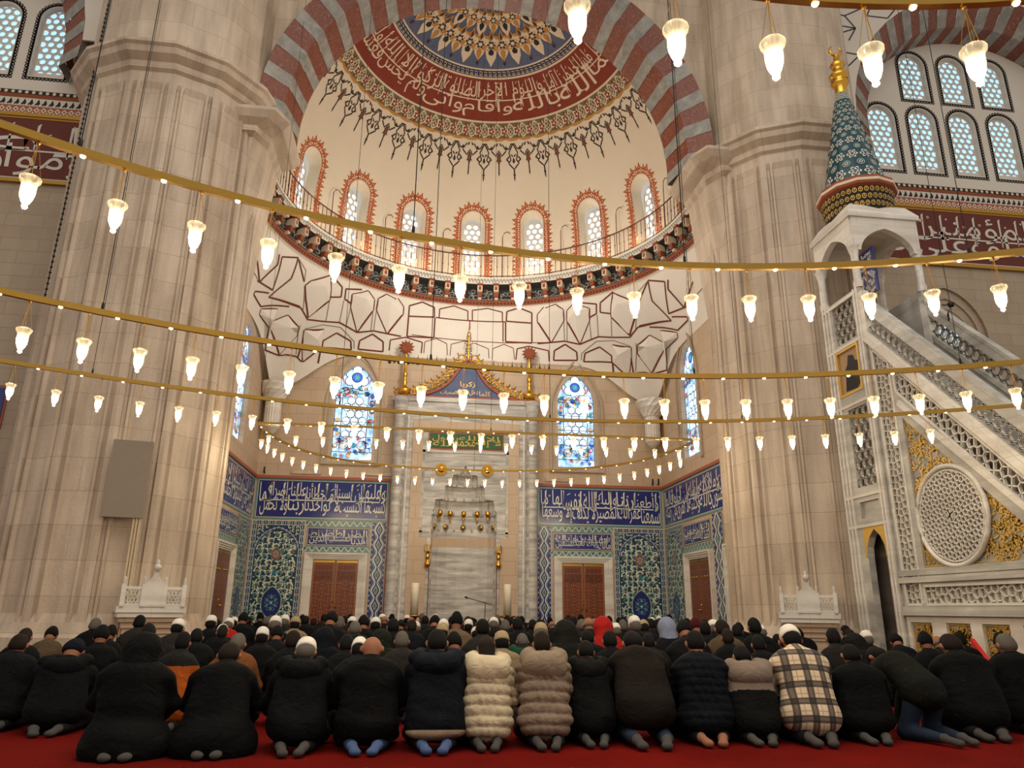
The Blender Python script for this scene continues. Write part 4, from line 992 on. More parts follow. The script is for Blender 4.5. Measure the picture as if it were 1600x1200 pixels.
def door(F, c, w, zt, lab, parts=True):
    """marble door case with two inlaid wooden leaves"""
    global DN
    p = F(c, 0, 0); t = empty('wooden_door', tuple(float(x) for x in p), lab, 'door')
    h = w/2; mb = MB()
    for k, (a, b, d) in enumerate(((0, .07, .10), (.07, .14, .07), (.14, .21, .04), (.21, .27, .015))):
        o = [(c-h+a, 0), (c-h+a, zt-a), (c+h-a, zt-a), (c+h-a, 0), (c+h-b, 0), (c+h-b, zt-b*.75), (c-h+b, zt-b*.75), (c-h+b, 0)]
        o = [(c-h+a, 0), (c-h+a, zt-a*.75), (c+h-a, zt-a*.75), (c+h-a, 0), (c+h-b, 0), (c+h-b, zt-b*.75), (c-h+b, zt-b*.75), (c-h+b, 0)]
        mb.prism(o, F, d, -.02, 0)
    mb.build('door_frame', 'pale_marble', t)
    hw = h-.27; top = zt-.20
    for s in (-1, 1):
        mb = MB(); a, b = sorted((c+s*.006, c+s*hw)); mb.prism([(a, .02), (b, .02), (b, top), (a, top)], F, -.0, -.06, 0)
        D = Deco(F, .003); D.mb = mb
        D.frame(a+.02, .05, b-.02, top-.05, .03, 1, 1); D.rect(a+.02, top-.10, b-.02, top-.03, 2, 2)
        for r0, r1 in ((.15, .62), (.72, top-.62)):
            n = max(2, int((r1-r0)/.15)); k = 3; px = (b-a-.12)/k; py = (r1-r0)/n
            for i in range(k):
                for j in range(n):
                    x, y = a+.06+i*px, r0+j*py
                    if (i+j) % 2: D.frame(x+.012, y+.012, x+px-.012, y+py-.012, .012, 1, 2); D.rect(x+px*.44, y, x+px*.56, y+py, 1, 2)
                    else: D.rect(x, y+py*.44, x+px, y+py*.56, 1, 2); D.frame(x+px*.25, y+py*.2, x+px*.75, y+py*.8, .01, 1, 2)
        D.frame(a+.07, top-.34, b-.07, top-.14, .014, 1, 2)
        lf = mb.build('door_leaf', ['door_wood', 'inlay_wood', 'brass'], t)
        kb = MB(); q = F(c+s*.075, 1.12, .0); F0 = F
        for (kz, kx, kr) in ((1.12, .075, .045),):
            P = [F(c+s*kx, kz, dd) for dd in (.0, .03, .05, .075)]
            kb.tube(P, [.012, .012, kr*.8, kr*.25], 10)
        if s > 0: kb.tube([F(c-.01, 1.26, dd) for dd in (0, .02, .04)], [.03, .03, .005], 8)
        kb.build('door_knob', 'gold', lf)
        kb = MB()
        for k in range(3): kb.tube([F(a+(b-a)*(.25+.25*k), top-.52, dd) for dd in (0, .015, .03)], [.026, .026, .006], 8)
        kb.build('brass_studs', 'gold', lf)
    return t
FB = FY(23.985)
# back wall left and right of the mihrab
D = Deco(FB, .002)
for u0, u1 in ((-6.62, -2.42), (2.32, 6.62)):
    mb = MB(); mb.box(u0-.0, u1, 23.93, 24.0, 5.0, 5.09); s = 1 if u0 > 0 else -1
    xe = u0 if u0 > 0 else u1; mb.box(xe-.03, xe+.03, 23.95, 24.0, 0, 5.05)
    tag(mb.build('trim_%d' % (30+s), 'terracotta'), kind='structure')
inscription(FB, -6.6, -2.46, 3.72, 5.0, ['كما', 'ولا تحمل', 'علينا إصرا', 'ربنا', 'أو أخطأنا', 'لا تؤاخذنا', 'إن نسينا', 'ما اكتسبت', 'وعليها', 'كسبت'][::-1], 'navy tile frieze with tall white Arabic lettering left of the mihrab', seed=5)
inscription(FB, 2.36, 6.6, 3.72, 5.0, ['سمعنا', 'وأطعنا', 'غفرانك', 'ربنا', 'المصير', 'وإليك', 'لا يكلف', 'الله نفسا', 'إلا وسعها', 'لها ما'], 'navy tile frieze with tall white Arabic lettering right of the mihrab', seed=6)
big_panel(FB, -6.6, -5.0, 0, 3.68, 'arched arabesque tile panel with navy medallion left of the left door')
big_panel(FB, 4.92, 6.6, 0, 3.68, 'arched arabesque tile panel with navy medallion right of the right door')
ogee_strip(FB, -2.94, -2.46, 0, 3.68, 'vertical tile strip of white ogee lozenges left of the mihrab')
ogee_strip(FB, 2.36, 2.82, 0, 3.68, 'vertical tile strip of white ogee lozenges right of the mihrab')
inscription(FB, -4.92, -3.0, 2.93, 3.5, ['اهدنا', 'الصراط', 'المستقيم', 'صراط', 'الذين'], 'small navy tile inscription over the left wooden door', False, 7)
inscription(FB, 2.88, 4.84, 2.95, 3.5, ['مالك', 'يوم الدين', 'إياك نعبد', 'وإياك', 'نستعين'], 'small navy tile inscription over the right wooden door', False, 8)
for u0, u1, n in ((-4.95, -2.96, 1), (2.84, 4.88, 2)):
    D = Deco(FB, .001); zigzag(D, u0, u1, 3.52, 3.70); zigzag(D, u0, u1, 2.74, 2.91); tag(D.build('zigzag_tile_border', TM), 'narrow zigzag tile bands around the small inscription over the %s door' % ('left' if n == 1 else 'right'), 'tile panel')
door(FB, -3.97, 1.92, 2.72, 'inlaid double wooden door in a marble case left of the mihrab'); door(FB, 3.86, 1.92, 2.74, 'inlaid double wooden door in a marble case right of the mihrab')
# the two side walls
for sx in (1, -1):
    F = FX(6.635, 1) if sx > 0 else FX(-6.635, -1); sd = 'right' if sx > 0 else 'left'
    mb = MB(); x = 6.62*sx; a, b = sorted((x, x+.03*sx)); mb.box(min(x-.03, x+.03), max(x-.03, x+.03), 16.6, 23.98, 5.0, 5.09); tag(mb.build('trim_%d' % (34+sx), 'terracotta'), kind='structure')
    ws = ['والمؤمنون', 'كل آمن', 'بالله', 'وملائكته', 'وكتبه', 'ورسله', 'لا نفرق', 'بين أحد', 'من رسله', 'وقالوا'] if sx > 0 else ['حملته', 'على الذين', 'من قبلنا', 'ربنا', 'ولا تحملنا', 'ما لا', 'طاقة لنا', 'به واعف', 'عنا', 'واغفر']
    if sx > 0:
        Fm = F
        # reading direction: on the right wall u grows away from the viewer, text must run from the near end; mirror u
        Fm = lambda u, v, d=0: F(40.6-u, v, d)
    else: Fm = F
    m_ = lambda a, b: (40.6-b, 40.6-a) if sx > 0 else (a, b)
    fl = lambda p: p
    inscription(Fm, *m_(18.15, 23.9), 3.72, 5.0, ws, 'navy tile frieze with white lettering on the %s side wall of the mihrab bay' % sd, seed=9+sx)
    big_panel(Fm, *m_(22.3, 23.95), 0, 3.68, 'steeply foreshortened arabesque tile panel on the %s side wall of the mihrab bay' % sd)
    ogee_strip(Fm, *m_(19.2, 19.9), 0, 3.68, 'tile strip between the two doors of the %s side wall' % sd)
    inscription(Fm, *m_(20.05, 22.2), 3.0, 3.6, ['الحمد لله', 'رب', 'العالمين', 'الرحمن', 'الرحيم'] if sx > 0 else ['أنعمت', 'عليهم', 'غير', 'المغضوب', 'عليهم'], 'small navy tile inscription over the farther door of the %s side wall' % sd, False, 12)
    D = Deco(Fm, .001); zigzag(D, *m_(19.95, 22.25), 2.79, 2.97); tag(D.build('zigzag_tile_border', TM), 'zigzag tile band over the farther door of the %s side wall' % sd, 'tile panel')
    door(F, 21.05, 2.1, 2.76, 'wooden door in a marble case on the %s side wall, nearer the back wall' % sd)
    door(F, 18.1, 2.0, 2.8, 'wooden door in a marble case on the %s side wall, half hidden by the pillar' % sd)
    inscription(Fm, *m_(18.2, 19.1), 3.0, 3.6, ['بسم', 'الله', 'الرحمن', 'الرحيم'], 'small navy tile inscription over the nearer door of the %s side wall' % sd, False, 13)
# glazing of the bay: two stained windows in the back wall, two in the side walls
def stained_window(F, cx, w, z0, z1, side=False):
    global wn; wn += 1
    A = arch(cx, w, z0, z1, 14, .5); D = Deco(F, .002); D.cpoly(A, 0, 0)
    ins = lambda x, y: inside(shrink(A, .05), x, y)
    m = {'b': 1, 'r': 2, 'a': 3, 'c': 4, 'g': 5, 'l': 6}
    H = z1-z0; a, b = cx-w/2, cx+w/2; bw = w*.18; rnd = random.Random(int(cx*10)+3)
    D.ribbon(A, .05, 6, 6, True)
    for yy in (.09, .245, .40, .555, .70): D.ribbon([(a, z0+H*yy), (b, z0+H*yy)], .02, 6, 6)
    for x in (a+bw, b-bw): D.ribbon([(x, z0+H*.1), (x, z0+H*.70)], .025, 6, 5)
    y = z0+H*.27; row = 0                                       # round panes of the middle
    while y < z0+H*.64:
        k = 3 if row % 2 == 0 else 2
        for i in range(k):
            x = cx+(i-(k-1)/2)*w*.2; D.disc(x, y, w*.105, 6, 2, 14); D.disc(x, y, w*.09, 4, 3, 12)
        y += w*.175; row += 1
    for i in range(90):                                         # coloured scrolls of border, foot and head
        q = i % 3
        if q == 0: x, y = rnd.choice((a+bw/2, b-bw/2))+rnd.uniform(-.03, .03), z0+H*rnd.uniform(.12, .68)
        elif q == 1: x, y = rnd.uniform(a+.1, b-.1), z0+H*rnd.uniform(.02, .24)
        else: x, y = rnd.uniform(a+.1, b-.1), z0+H*rnd.uniform(.66, .76)
        if not ins(x, y): continue
        c = rnd.choice('baracgbg'); t0 = rnd.uniform(0, 6.28)
        D.disc(x, y, rnd.uniform(.04, .075), m[c], 3, 8); D.ring(x, y, rnd.uniform(.06, .09), .016, 6, 4, 8, a0=t0, a1=t0+4.4)
    c0 = z0+H*.87                                              # rosette in the head
    for k in range(6):
        t0 = math.pi/6+k*math.pi/3; D.disc(cx+w*.2*math.cos(t0), c0+w*.2*math.sin(t0), w*.13, 6, 2, 12); D.disc(cx+w*.2*math.cos(t0), c0+w*.2*math.sin(t0), w*.11, 4 if k % 2 else 0, 3, 10)
    D.disc(cx, c0, w*.14, 6, 4, 12); D.disc(cx, c0, w*.12, 1, 5, 12); D.flower(cx, c0, w*.08, 6, 5, 6)
    for s in (-1, 1):
        D.ribbon([(cx+s*w*.28, c0+w*.18), (cx+s*w*.37, c0), (cx+s*w*.3, c0-w*.18)], [.02, .07, .02], 2, 5); D.ring(cx+s*w*.22, z0+H*.16, w*.11, .02, 6, 5, 12); D.ring(cx+s*w*.22, z0+H*.16, w*.07, .03, 3, 5, 12)
    return tag(D.build('window_%d' % wn, ['pane_stained', 'pane_blue', 'pane_red', 'pane_amber', 'pane_clear', 'pane_green', 'lead']), kind='structure')
for c, w in WIN: stained_window(FY(24.16), c, w+.02, 5.66, 8.94)
stained_window(FX(6.8), 21.1, 1.32, 5.58, 9.22); stained_window(FX(-6.8, -1), 21.1, 1.32, 5.58, 9.22)
# ---------------------------------------------------------------- the mihrab
Y0 = 23.55; M0 = empty('mihrab', (-.05, Y0, 0), 'tall grey veined marble mihrab with deep niche in the centre of the back wall', 'mihrab')
op = [(-1.08, 0), (.98, 0), (.98, 3.3), (1.0, 3.42), (.98, 4.05), (.92, 4.1), (.88, 4.4), (.6, 4.45), (.58, 4.85), (.38, 4.9), (.34, 5.2), (.1, 5.25), (-.05, 5.52), (-.2, 5.25), (-.44, 5.2), (-.48, 4.9), (-.68, 4.85), (-.7, 4.45), (-.98, 4.4), (-1.02, 4.1), (-1.08, 4.05), (-1.1, 3.42), (-1.08, 3.3)]
mb = MB(); mb.prism([(-2.38, 0), (2.28, 0), (2.28, 7.72), (-2.38, 7.72)], FY(Y0), 0, -.42, 0, [op])
mb.box(-2.5, 2.4, Y0-.05, 24, 7.62, 7.76)
mb.build('marble_face', 'veined_marble', M0)
mb = MB(); F = FY(Y0)
mb.prism([(-1.78, .0), (1.68, .0), (1.68, 6.95), (-1.78, 6.95)], F, .05, 0, 0, [[(-1.2, .0001), (1.1, .0001), (1.1, 3.22), (1.35, 3.22), (1.35, 6.62), (-1.45, 6.62), (-1.45, 3.22), (-1.2, 3.22)]])
mb.build('pink_frame', 'warm_stone', M0)
mb = MB(); mb.prism([(-1.45, 3.24), (1.35, 3.24), (1.35, 6.02), (-1.45, 6.02)], F, .03, 0, 0, [[(-1.28, 3.44), (-1.1, 3.44)]+[(x, z) for x, z in reversed(op) if z >= 3.42 and x < -.05][::1]+[(-.05, 5.53)]+[(x, z) for x, z in reversed(op) if z >= 3.42 and x > -.05]+[(1.18, 3.44), (1.18, 5.88), (-1.28, 5.88)]] if False else [])
mb = MB()
for (a, b, c, d) in ((-1.45, -1.36, 3.3, 6.0), (1.26, 1.35, 3.3, 6.0), (-1.45, 1.35, 5.92, 6.0), (-1.45, -1.12, 3.36, 3.42), (1.02, 1.35, 3.36, 3.42)): mb.box(a, b, Y0-.03, Y0, c, d)
mb.build('inner_moulding', 'grey_marble', M0)
# niche: half cylinder and muqarnas hood of shrinking tiers
def halfcyl(mb, r, z0, z1, m=0, n=24, flute=0, yc=Y0, k=0, xc=-.05):
    P = [[(xc-(r-flute*(j % 2))*math.cos(math.pi*j/n), yc+(r-flute*(j % 2))*math.sin(math.pi*j/n)*.45, z) for j in range(n+1)] for z in (z0, z1)]
    mb.grid(P, m, False)
def shelf(mb, r0, r1, z, m=0, n=24, xc=-.05, yc=Y0):
    mb.grid([[(xc-r*math.cos(math.pi*j/n), yc+r*math.sin(math.pi*j/n)*.45, z) for j in range(n+1)] for r in (r0, r1)], m, False)
mb = MB(); halfcyl(mb, 1.03, 0, 2.95, 0, 9); halfcyl(mb, 1.03, 2.95, 3.25, 1, 9); halfcyl(mb, 1.03, 3.25, 3.45, 0, 9)
mb.build('niche', ['veined_marble', 'warm_stone'], M0)
mb = MB(); tiers = [(1.05, 3.45, 3.95), (.99, 3.95, 4.4), (.7, 4.4, 4.85), (.48, 4.85, 5.2), (.24, 5.2, 5.55)]
for q, (r, z0, z1) in enumerate(tiers):
    nx = tiers[q+1][0] if q < 4 else .02
    halfcyl(mb, r, z0, z1, 0, 18, .05); shelf(mb, r, nx, z1, 0, 18)
    nn = (11, 9, 7, 5, 3)[q]                                   # little hanging points on the lower edge of each tier
    for k in range(nn):
        a = math.pi*(k+.5)/nn; x, y = -.05-(r-.03)*math.cos(a), Y0+(r-.03)*math.sin(a)*.45
        mb.lathe([(.0, z0-.04), (.03, z0), (.045, z0+.06), (.02, z0+.14), (.0, z0+.2)], (x, y, 0), 6, 1)
mb.build('muqarnas_hood', ['veined_marble', 'grey_marble'], M0)
mb = MB()
for k in range(5):
    a = math.pi*(k+.5)/5*.8+.1*math.pi; x, y = -.05-.9*math.cos(a), Y0+.45*.9*math.sin(a)-.06
    mb = MB(); mb.lathe([(.0, 3.68), (.025, 3.74), (.018, 3.80), (.04, 3.86), (.03, 3.9), (.075, 3.95), (.08, 4.02), (.07, 4.08), (.02, 4.10)], (x, y, 0), 10)
    mb.build('gilt_pendant', 'gold', M0)
mb = MB()
for k in range(5):
    a = math.pi*(.12+.19*k); x, y = -.05-1.0*math.cos(a), Y0+.45*1.0*math.sin(a)-.03; n = Vector((math.cos(a), -math.sin(a), 0))
    mb.tube([Vector((x, y, 3.58)), Vector((x, y, 3.58))+n*.03, Vector((x, y, 3.58))+n*.05], [.09, .09, .03], 12)
mb.build('gilt_rosettes', 'gold_dull', M0)
for s in (-1, 1):
    mb = MB(); x = -.05+s*2.16; pr = [(.2, 0), (.24, .1), (.2, .2), (.19, .25), (.19, 7.3), (.22, 7.36), (.2, 7.42), (.24, 7.6), (.27, 7.72)]
    mb.lathe(pr, (x, Y0-.02, 0), 20); mb.build('engaged_column', 'veined_marble', M0)
    mb = MB(); x = -.05+s*1.9; mb.lathe([(.035, 0), (.05, .1), (.035, .2)]+[(.03+.012*(k % 2), .3+k*.12) for k in range(56)]+[(.035, 7.1)], (x, Y0-.01, 0), 8); mb.build('beaded_colonnette', 'pale_marble', M0)
    # gilt topped slender candle columns beside the niche
    mb = MB(); x = -.05+s*1.1; mb.tube([(x-s*.05, Y0-.08, 0), (x-s*.05, Y0-.08, 2.3)], .012, 6); mb.build('hanging_cord', 'iron', M0)
    mb = MB(); mb.lathe([(.02, 2.3), (.09, 2.33), (.10, 2.44), (.05, 2.48), (.04, 2.56), (.08, 2.62), (.06, 2.66), (.035, 2.72), (.08, 2.78)], (x, Y0-.1, 0), 12)
    for q in (-1, 0, 1): mb.tube([(x, Y0-.1, 2.74), (x+q*.08, Y0-.1, 2.82), (x+q*.09, Y0-.1, 2.96), (x+q*.06, Y0-.1, 3.02)], [.025, .022, .02, .008], 6)
    mb.build('gilt_finial', 'gold', M0)
    # gilt discs
    mb = MB(); x, z = (-.83, 5.37) if s < 0 else (.66, 5.38); F = FY(Y0)
    P = [(x+(.185+(.012 if k % 2 else 0))*math.cos(math.pi*k/20), z+(.185+(.012 if k % 2 else 0))*math.sin(math.pi*k/20)) for k in range(40)]
    mb.prism(P, F, .05, 0, 0); mb.tube([(x, Y0-.05, z), (x, Y0-.075, z), (x, Y0-.08, z)], [.11, .10, .03], 16)
    for k in range(16): mb.tube([(x+.15*math.cos(k*math.pi/8), Y0-.05, z+.15*math.sin(k*math.pi/8)), (x+.15*math.cos(k*math.pi/8), Y0-.065, z+.15*math.sin(k*math.pi/8))], [.018, .008], 6)
    mb.build('gilt_disc', 'gold', M0)
mb = MB(); mb.box(-1.24, 1.14, Y0-.05, Y0, 6.08, 6.56); mb.box(-1.28, 1.18, Y0-.03, Y0, 6.04, 6.60, 1)
p = mb.build('green_inscription', ['paint_green', 'terracotta'], M0)
D = Deco(FY(Y0-.05), .003); script_band(D, ['لا إله', 'إلا الله', 'محمد', 'رسول', 'الله'], -1.18, 6.12, 1.08, 6.52, 0, 1, strokes=False, seed=2); D.build('lettering', ['gold_leaf'], p)
# crown: gilt openwork ogee gable over a blue inscribed field
def ogee(s, t): # t 0..1 from foot to tip
    return (-.05+s*(1.62*(1-t)**1.0*(1-.55*math.sin(math.pi*t)*.55)), 7.86+1.35*t**1.25)
mb = MB(); Yc = 23.72; P = [ogee(1, i/10) for i in range(11)]+[ogee(-1, i/10) for i in range(9, -1, -1)]
mb.prism([(p[0], p[1]) for p in P], FY(Yc), 0, -.06, 0)
cr = mb.build('crown_field', 'paint_blue', M0)
D = Deco(FY(Yc), .004)
for w_, a, b, c, d in (('كلما', .35, .72, 7.93, 8.1), ('دخل عليها', -.35, .3, 7.93, 8.15), ('زكريا', -.3, .2, 8.2, 8.42), ('المحراب', -.95, -.4, 7.92, 8.08)): D.text(w_, a, c, b, d, 0, 1)
D.build('lettering', ['gold_leaf'], cr)
mb = MB()
for s in (-1, 1):
    pts = [ogee(s, i/24) for i in range(25)]
    mb.tube([(x, Yc-.02, z) for x, z in pts], .045, 6, 1)
    off = [(x+s*.2*(1-.6*i/24), z+.17) for i, (x, z) in enumerate(pts)]
    L = [(s*2.3-.05, 7.93), (s*2.0-.05, 7.93), (s*1.75-.05, 7.96)]+off[2:]
    seg = 0; acc = 0; nx_ = 0
    for a, b in zip(L[:-1], L[1:]):
        d = math.hypot(b[0]-a[0], b[1]-a[1])
        while nx_ <= acc+d:
            f = (nx_-acc)/d; x, z = a[0]+(b[0]-a[0])*f, a[1]+(b[1]-a[1])*f; R = .125
            mb.tube([(x+R*math.cos(t), Yc-.03+.02*math.sin(3*t), z+R*math.sin(t)) for t in [2*math.pi*k/14 for k in range(14)]], .026, 6, 0, closed=True)
            mb.tube([(x-R*.8, Yc-.03, z-.05), (x-.02, Yc-.04, z+.04), (x+R*.8, Yc-.03, z+.03)], .018, 5, 0)
            mb.tube([(x+s*.10, Yc-.03, z+.10), (x+s*.15, Yc-.03, z+.17), (x+s*.13, Yc-.03, z+.20)], [.03, .022, .006], 5, 0)
            nx_ += .215
        acc += d
for z, w in ((9.32, .13), (9.5, .1), (9.62, .08), (9.78, .15), (9.95, .07), (10.08, .06)):
    for s in (-1, 1): mb.tube([(-.05, Yc-.03, z-.05), (-.05+s*w, Yc-.03, z), (-.05+s*w*.8, Yc-.03, z+.08), (-.05, Yc-.03, z+.12)], .02, 5, 0)
mb.tube([(-.05, Yc-.03, 9.2), (-.05, Yc-.03, 10.2)], [.03, .012], 6, 0); mb.tube([(-.05, Yc-.03, 10.15), (-.05, Yc-.03, 10.55)], [.02, .008], 5, 1)
mb.box(-2.45, 2.35, Yc-.1, 24, 7.76, 7.84, 1)
mb.build('crown_openwork', ['gold', 'terracotta'], M0)
for s in (-1, 1):
    x = -.05+s*2.1; mb = MB(); mb.lathe([(.1, 7.84), (.2, 7.9), (.22, 8.05), (.12, 8.12), (.06, 8.2), (.09, 8.3), (.05, 8.36), (.07, 8.5), (.09, 8.6), (.05, 8.66), (.04, 9.3), (.06, 9.36), (.02, 9.42)], (x, Yc, 0), 12); mb.build('gilt_post', 'gold', M0)
    mb = MB(); z = 9.52
    for k in range(12):
        a = 2*math.pi*k/12; mb.tube([(x, Yc, z), (x+.15*math.cos(a), Yc-.04, z+.15*math.sin(a)), (x+.27*math.cos(a+.2), Yc-.02, z+.27*math.sin(a+.2))], [.05, .06, .01], 5)
    mb.build('leaf_rosette', 'gold_dull' if False else 'paint_rust', M0)
# big candles, microphone, small wall fittings
for s, x in ((-1, -1.49), (1, 1.235)):
    t = empty('giant_candle', (x, 22.5, 0), 'huge white candle on a brass stand %s of the mihrab niche' % ('left' if s < 0 else 'right'), 'candle')
    mb = MB(); mb.lathe([(0, .92), (.115, .92), (.115, 1.78), (.10, 1.8), (0, 1.8)], (x, 22.5, 0), 20); mb.build('wax_candle', 'candle_wax', t)
    mb = MB(); mb.lathe([(0, 0), (.26, 0), (.28, .05), (.12, .14), (.06, .25), (.09, .34), (.05, .45), (.07, .6), (.12, .7), (.06, .76), (.1, .84), (.26, .87), (.27, .9), (.11, .92), (0, .92)], (x, 22.5, 0), 20); mb.build('brass_stand', 'brass', t)
t = empty('microphone_stand', (.52, 21.9, 0), 'black boom microphone stand before the mihrab niche', 'microphone')
mb = MB(); mb.tube([(.52, 21.9, .02), (.52, 21.9, 1.26)], .012, 6)
for k in range(3): mb.tube([(.52, 21.9, .15), (.52+.28*math.cos(2.1*k), 21.9+.28*math.sin(2.1*k), .01)], .01, 5)
mb.build('stand', 'black_metal', t)
mb = MB(); mb.tube([(.72, 21.9, 1.20), (.52, 21.9, 1.26), (.02, 21.88, 1.39)], .011, 6); mb.tube([(.02, 21.88, 1.39), (-.05, 21.88, 1.41), (-.08, 21.88, 1.42)], [.022, .03, .012], 8); mb.build('boom', 'black_metal', t)
for i, (px, py, w) in enumerate(((478, 738, .95), (594, 741, .95), (870, 750, .8), (957, 757, .8))):
    p = onY(px, py, 23.95); mb = MB(); mb.box(p[0]-w/2, p[0]+w/2, 23.97, 24.0, p[2]-.06, p[2]+.06); mb.box(p[0]-w/2+.02, p[0]+w/2-.02, 23.955, 23.975, p[2]-.045, p[2]+.045, 1)
    tag(mb.build('wall_grille', ['wall_stone', 'pillar_stone']), '%s of the four flat stone coloured grilles just above the tile friezes' % ['leftmost', 'second from left', 'third from left', 'rightmost'][i], 'grille', 'flat grilles above the tile friezes')
for i, (px, py) in enumerate(((399, 732), (413, 734), (1020, 753), (1029, 753))):
    p = onY(px, py, 23.9); mb = MB(); mb.tube([(p[0], 24.0, p[2]-.08), (p[0], 23.9, p[2]-.08), (p[0], 23.9, p[2]+.1)], .025, 6)
    tag(mb.build('wall_hook', 'black_metal'), 'small dark iron hook above the frieze, %s one of the pair in the %s corner' % (('left', 'right')[i % 2], 'left' if i < 2 else 'right'), 'hook', 'iron hooks %s corner' % ('left' if i < 2 else 'right'))
# ---------------------------------------------------------------- marble pulpit (minbar)
XM, XW = 7.1, 1.45                       # near face, width
def MF(u, v, d=0): return (XM-d, u, v)   # u = y, v = z, d towards the viewer side (-x)
def clip_seg(poly, a, b):
    """clip to a convex counter-clockwise polygon"""
    t0, t1 = 0., 1.; dx, dy = b[0]-a[0], b[1]-a[1]
    for i in range(len(poly)):
        p, q = poly[i], poly[(i+1) % len(poly)]; nx, ny = -(q[1]-p[1]), q[0]-p[0]
        n = (a[0]-p[0])*nx+(a[1]-p[1])*ny; d = dx*nx+dy*ny
        if abs(d) < 1e-9:
            if n < 0: return None
            continue
        t = -n/d
        if d > 0: t0 = max(t0, t)
        else: t1 = min(t1, t)
        if t0 >= t1: return None
    return (a[0]+dx*t0, a[1]+dy*t0), (a[0]+dx*t1, a[1]+dy*t1)
def ccw(P):
    A = sum(P[i][0]*P[(i+1) % len(P)][1]-P[(i+1) % len(P)][0]*P[i][1] for i in range(len(P))); return P if A > 0 else P[::-1]
def cairo(x0, y0, x1, y1, s, rot=0, org=None):
    """edges of the Cairo pentagon tiling"""
    E_ = []; a = s*.366*1.0; ox, oy = org or (x0, y0); R = int(max(x1-x0, y1-y0)/s)+3; c_, s_ = math.cos(rot), math.sin(rot)
    cx, cy = (x0+x1)/2, (y0+y1)/2
    for i in range(-R, R+1):
        for j in range(-R, R+1):
            X_, Y_ = i*s, j*s
            if (i+j) % 2: k = [(X_-a/2, Y_), (X_+a/2, Y_)]; ends = [((X_-s/2, Y_+s/2), (X_-s/2, Y_-s/2)), ((X_+s/2, Y_+s/2), (X_+s/2, Y_-s/2))]
            else: k = [(X_, Y_-a/2), (X_, Y_+a/2)]; ends = [((X_-s/2, Y_-s/2), (X_+s/2, Y_-s/2)), ((X_-s/2, Y_+s/2), (X_+s/2, Y_+s/2))]
            E_.append((k[0], k[1]))
            for kk, en in zip(k, ends):
                for e in en: E_.append((kk, e))
    return [tuple((cx+p[0]*c_-p[1]*s_, cy+p[0]*s_+p[1]*c_) for p in e) for e in E_]
def rings_edges(x0, y0, x1, y1, s, rot=0):
    E_ = []; cx, cy = (x0+x1)/2, (y0+y1)/2; R = int(max(x1-x0, y1-y0)/s)+2; c_, s_ = math.cos(rot), math.sin(rot)
    for i in range(-R, R+1):
        for j in range(-R, R+1):
            X_, Y_ = (i+(j % 2)*.5)*s, j*s*.866; r = s*.56
            pts = [(X_+r*math.cos(2*math.pi*k/8), Y_+r*math.sin(2*math.pi*k/8)) for k in range(8)]
            for k in range(8): E_.append((pts[k], pts[(k+1) % 8]))
    return [tuple((cx+p[0]*c_-p[1]*s_, cy+p[0]*s_+p[1]*c_) for p in e) for e in E_]
def lattice(F, poly, edges, w, d, depth0=-.04, m=0):
    mb = MB(); poly = ccw(poly)
    for a, b in edges:
        c = clip_seg(poly, a, b)
        if not c: continue
        a, b = c; L = math.hypot(b[0]-a[0], b[1]-a[1])
        if L < .01: continue
        nx, ny = -(b[1]-a[1])/L*w/2, (b[0]-a[0])/L*w/2
        P = [(a[0]+nx, a[1]+ny), (b[0]+nx, b[1]+ny), (b[0]-nx, b[1]-ny), (a[0]-nx, a[1]-ny)]
        mb.add([F(*p, depth0+d) for p in P]+[F(*p, depth0) for p in P], [(0, 1, 2, 3), (0, 1, 5, 4), (2, 3, 7, 6)], m)
    return mb
def bbox(P): return (min(p[0] for p in P), min(p[1] for p in P), max(p[0] for p in P), max(p[1] for p in P))
MN = empty('minbar', (XM+.7, 11, 0), 'tall grey marble pulpit stair with pierced sides, gilt panels and tiled conical roof', 'pulpit')
YR, YL = 6.6, 12.0                      # foot of the stair, start of the stair panel
def slab(poly, d0, d1, name, mt, holes=(), par=MN, back=False):
    mb = MB(); mb.prism(poly, MF, d0, d1, 0, holes, back); return mb.build(name, mt, par)
up = lambda y: 6.30-1.0*(12.6-y)        # top of the side panel under the balustrade
lo = lambda y: 4.96-.985*(12.0-y)       # lower edge of the sloping lattice band
gt = lambda y: 4.50-.90*(11.9-y)        # gilt triangle hypotenuse
# main side panel with openings
band = [(12.02, up(12.02)-.42), (12.02, lo(12.02)+.02), (7.7, lo(7.7)+.02), (7.7, up(7.7)-.16), (11.95, up(11.95)-.16)]
band = [(11.98, up(11.98)-.2), (11.98, lo(11.98)+.05), (8.95, lo(8.95)+.06), (8.95, up(8.95)-.2)]
strip = [(12.08, 1.24), (12.50, 1.24), (12.50, 6.0), (12.08, 5.58)]
hband = [(8.1, 1.24), (12.0, 1.24), (12.0, 1.54), (8.1, 1.54)]
tri = [(8.62, 1.84), (11.92, 1.84), (11.92, gt(11.92)-.02), (8.62, gt(8.62)+.28)]
tri = [(9.1, 1.84), (11.92, 1.84), (11.92, 4.48)]
outer = [(12.60, 1.05), (12.60, up(12.6)), (7.35, up(7.35)), (7.35, 1.05)]
slab(outer, 0, -.10, 'side_panel', 'grey_marble', [band, strip, hband, tri])
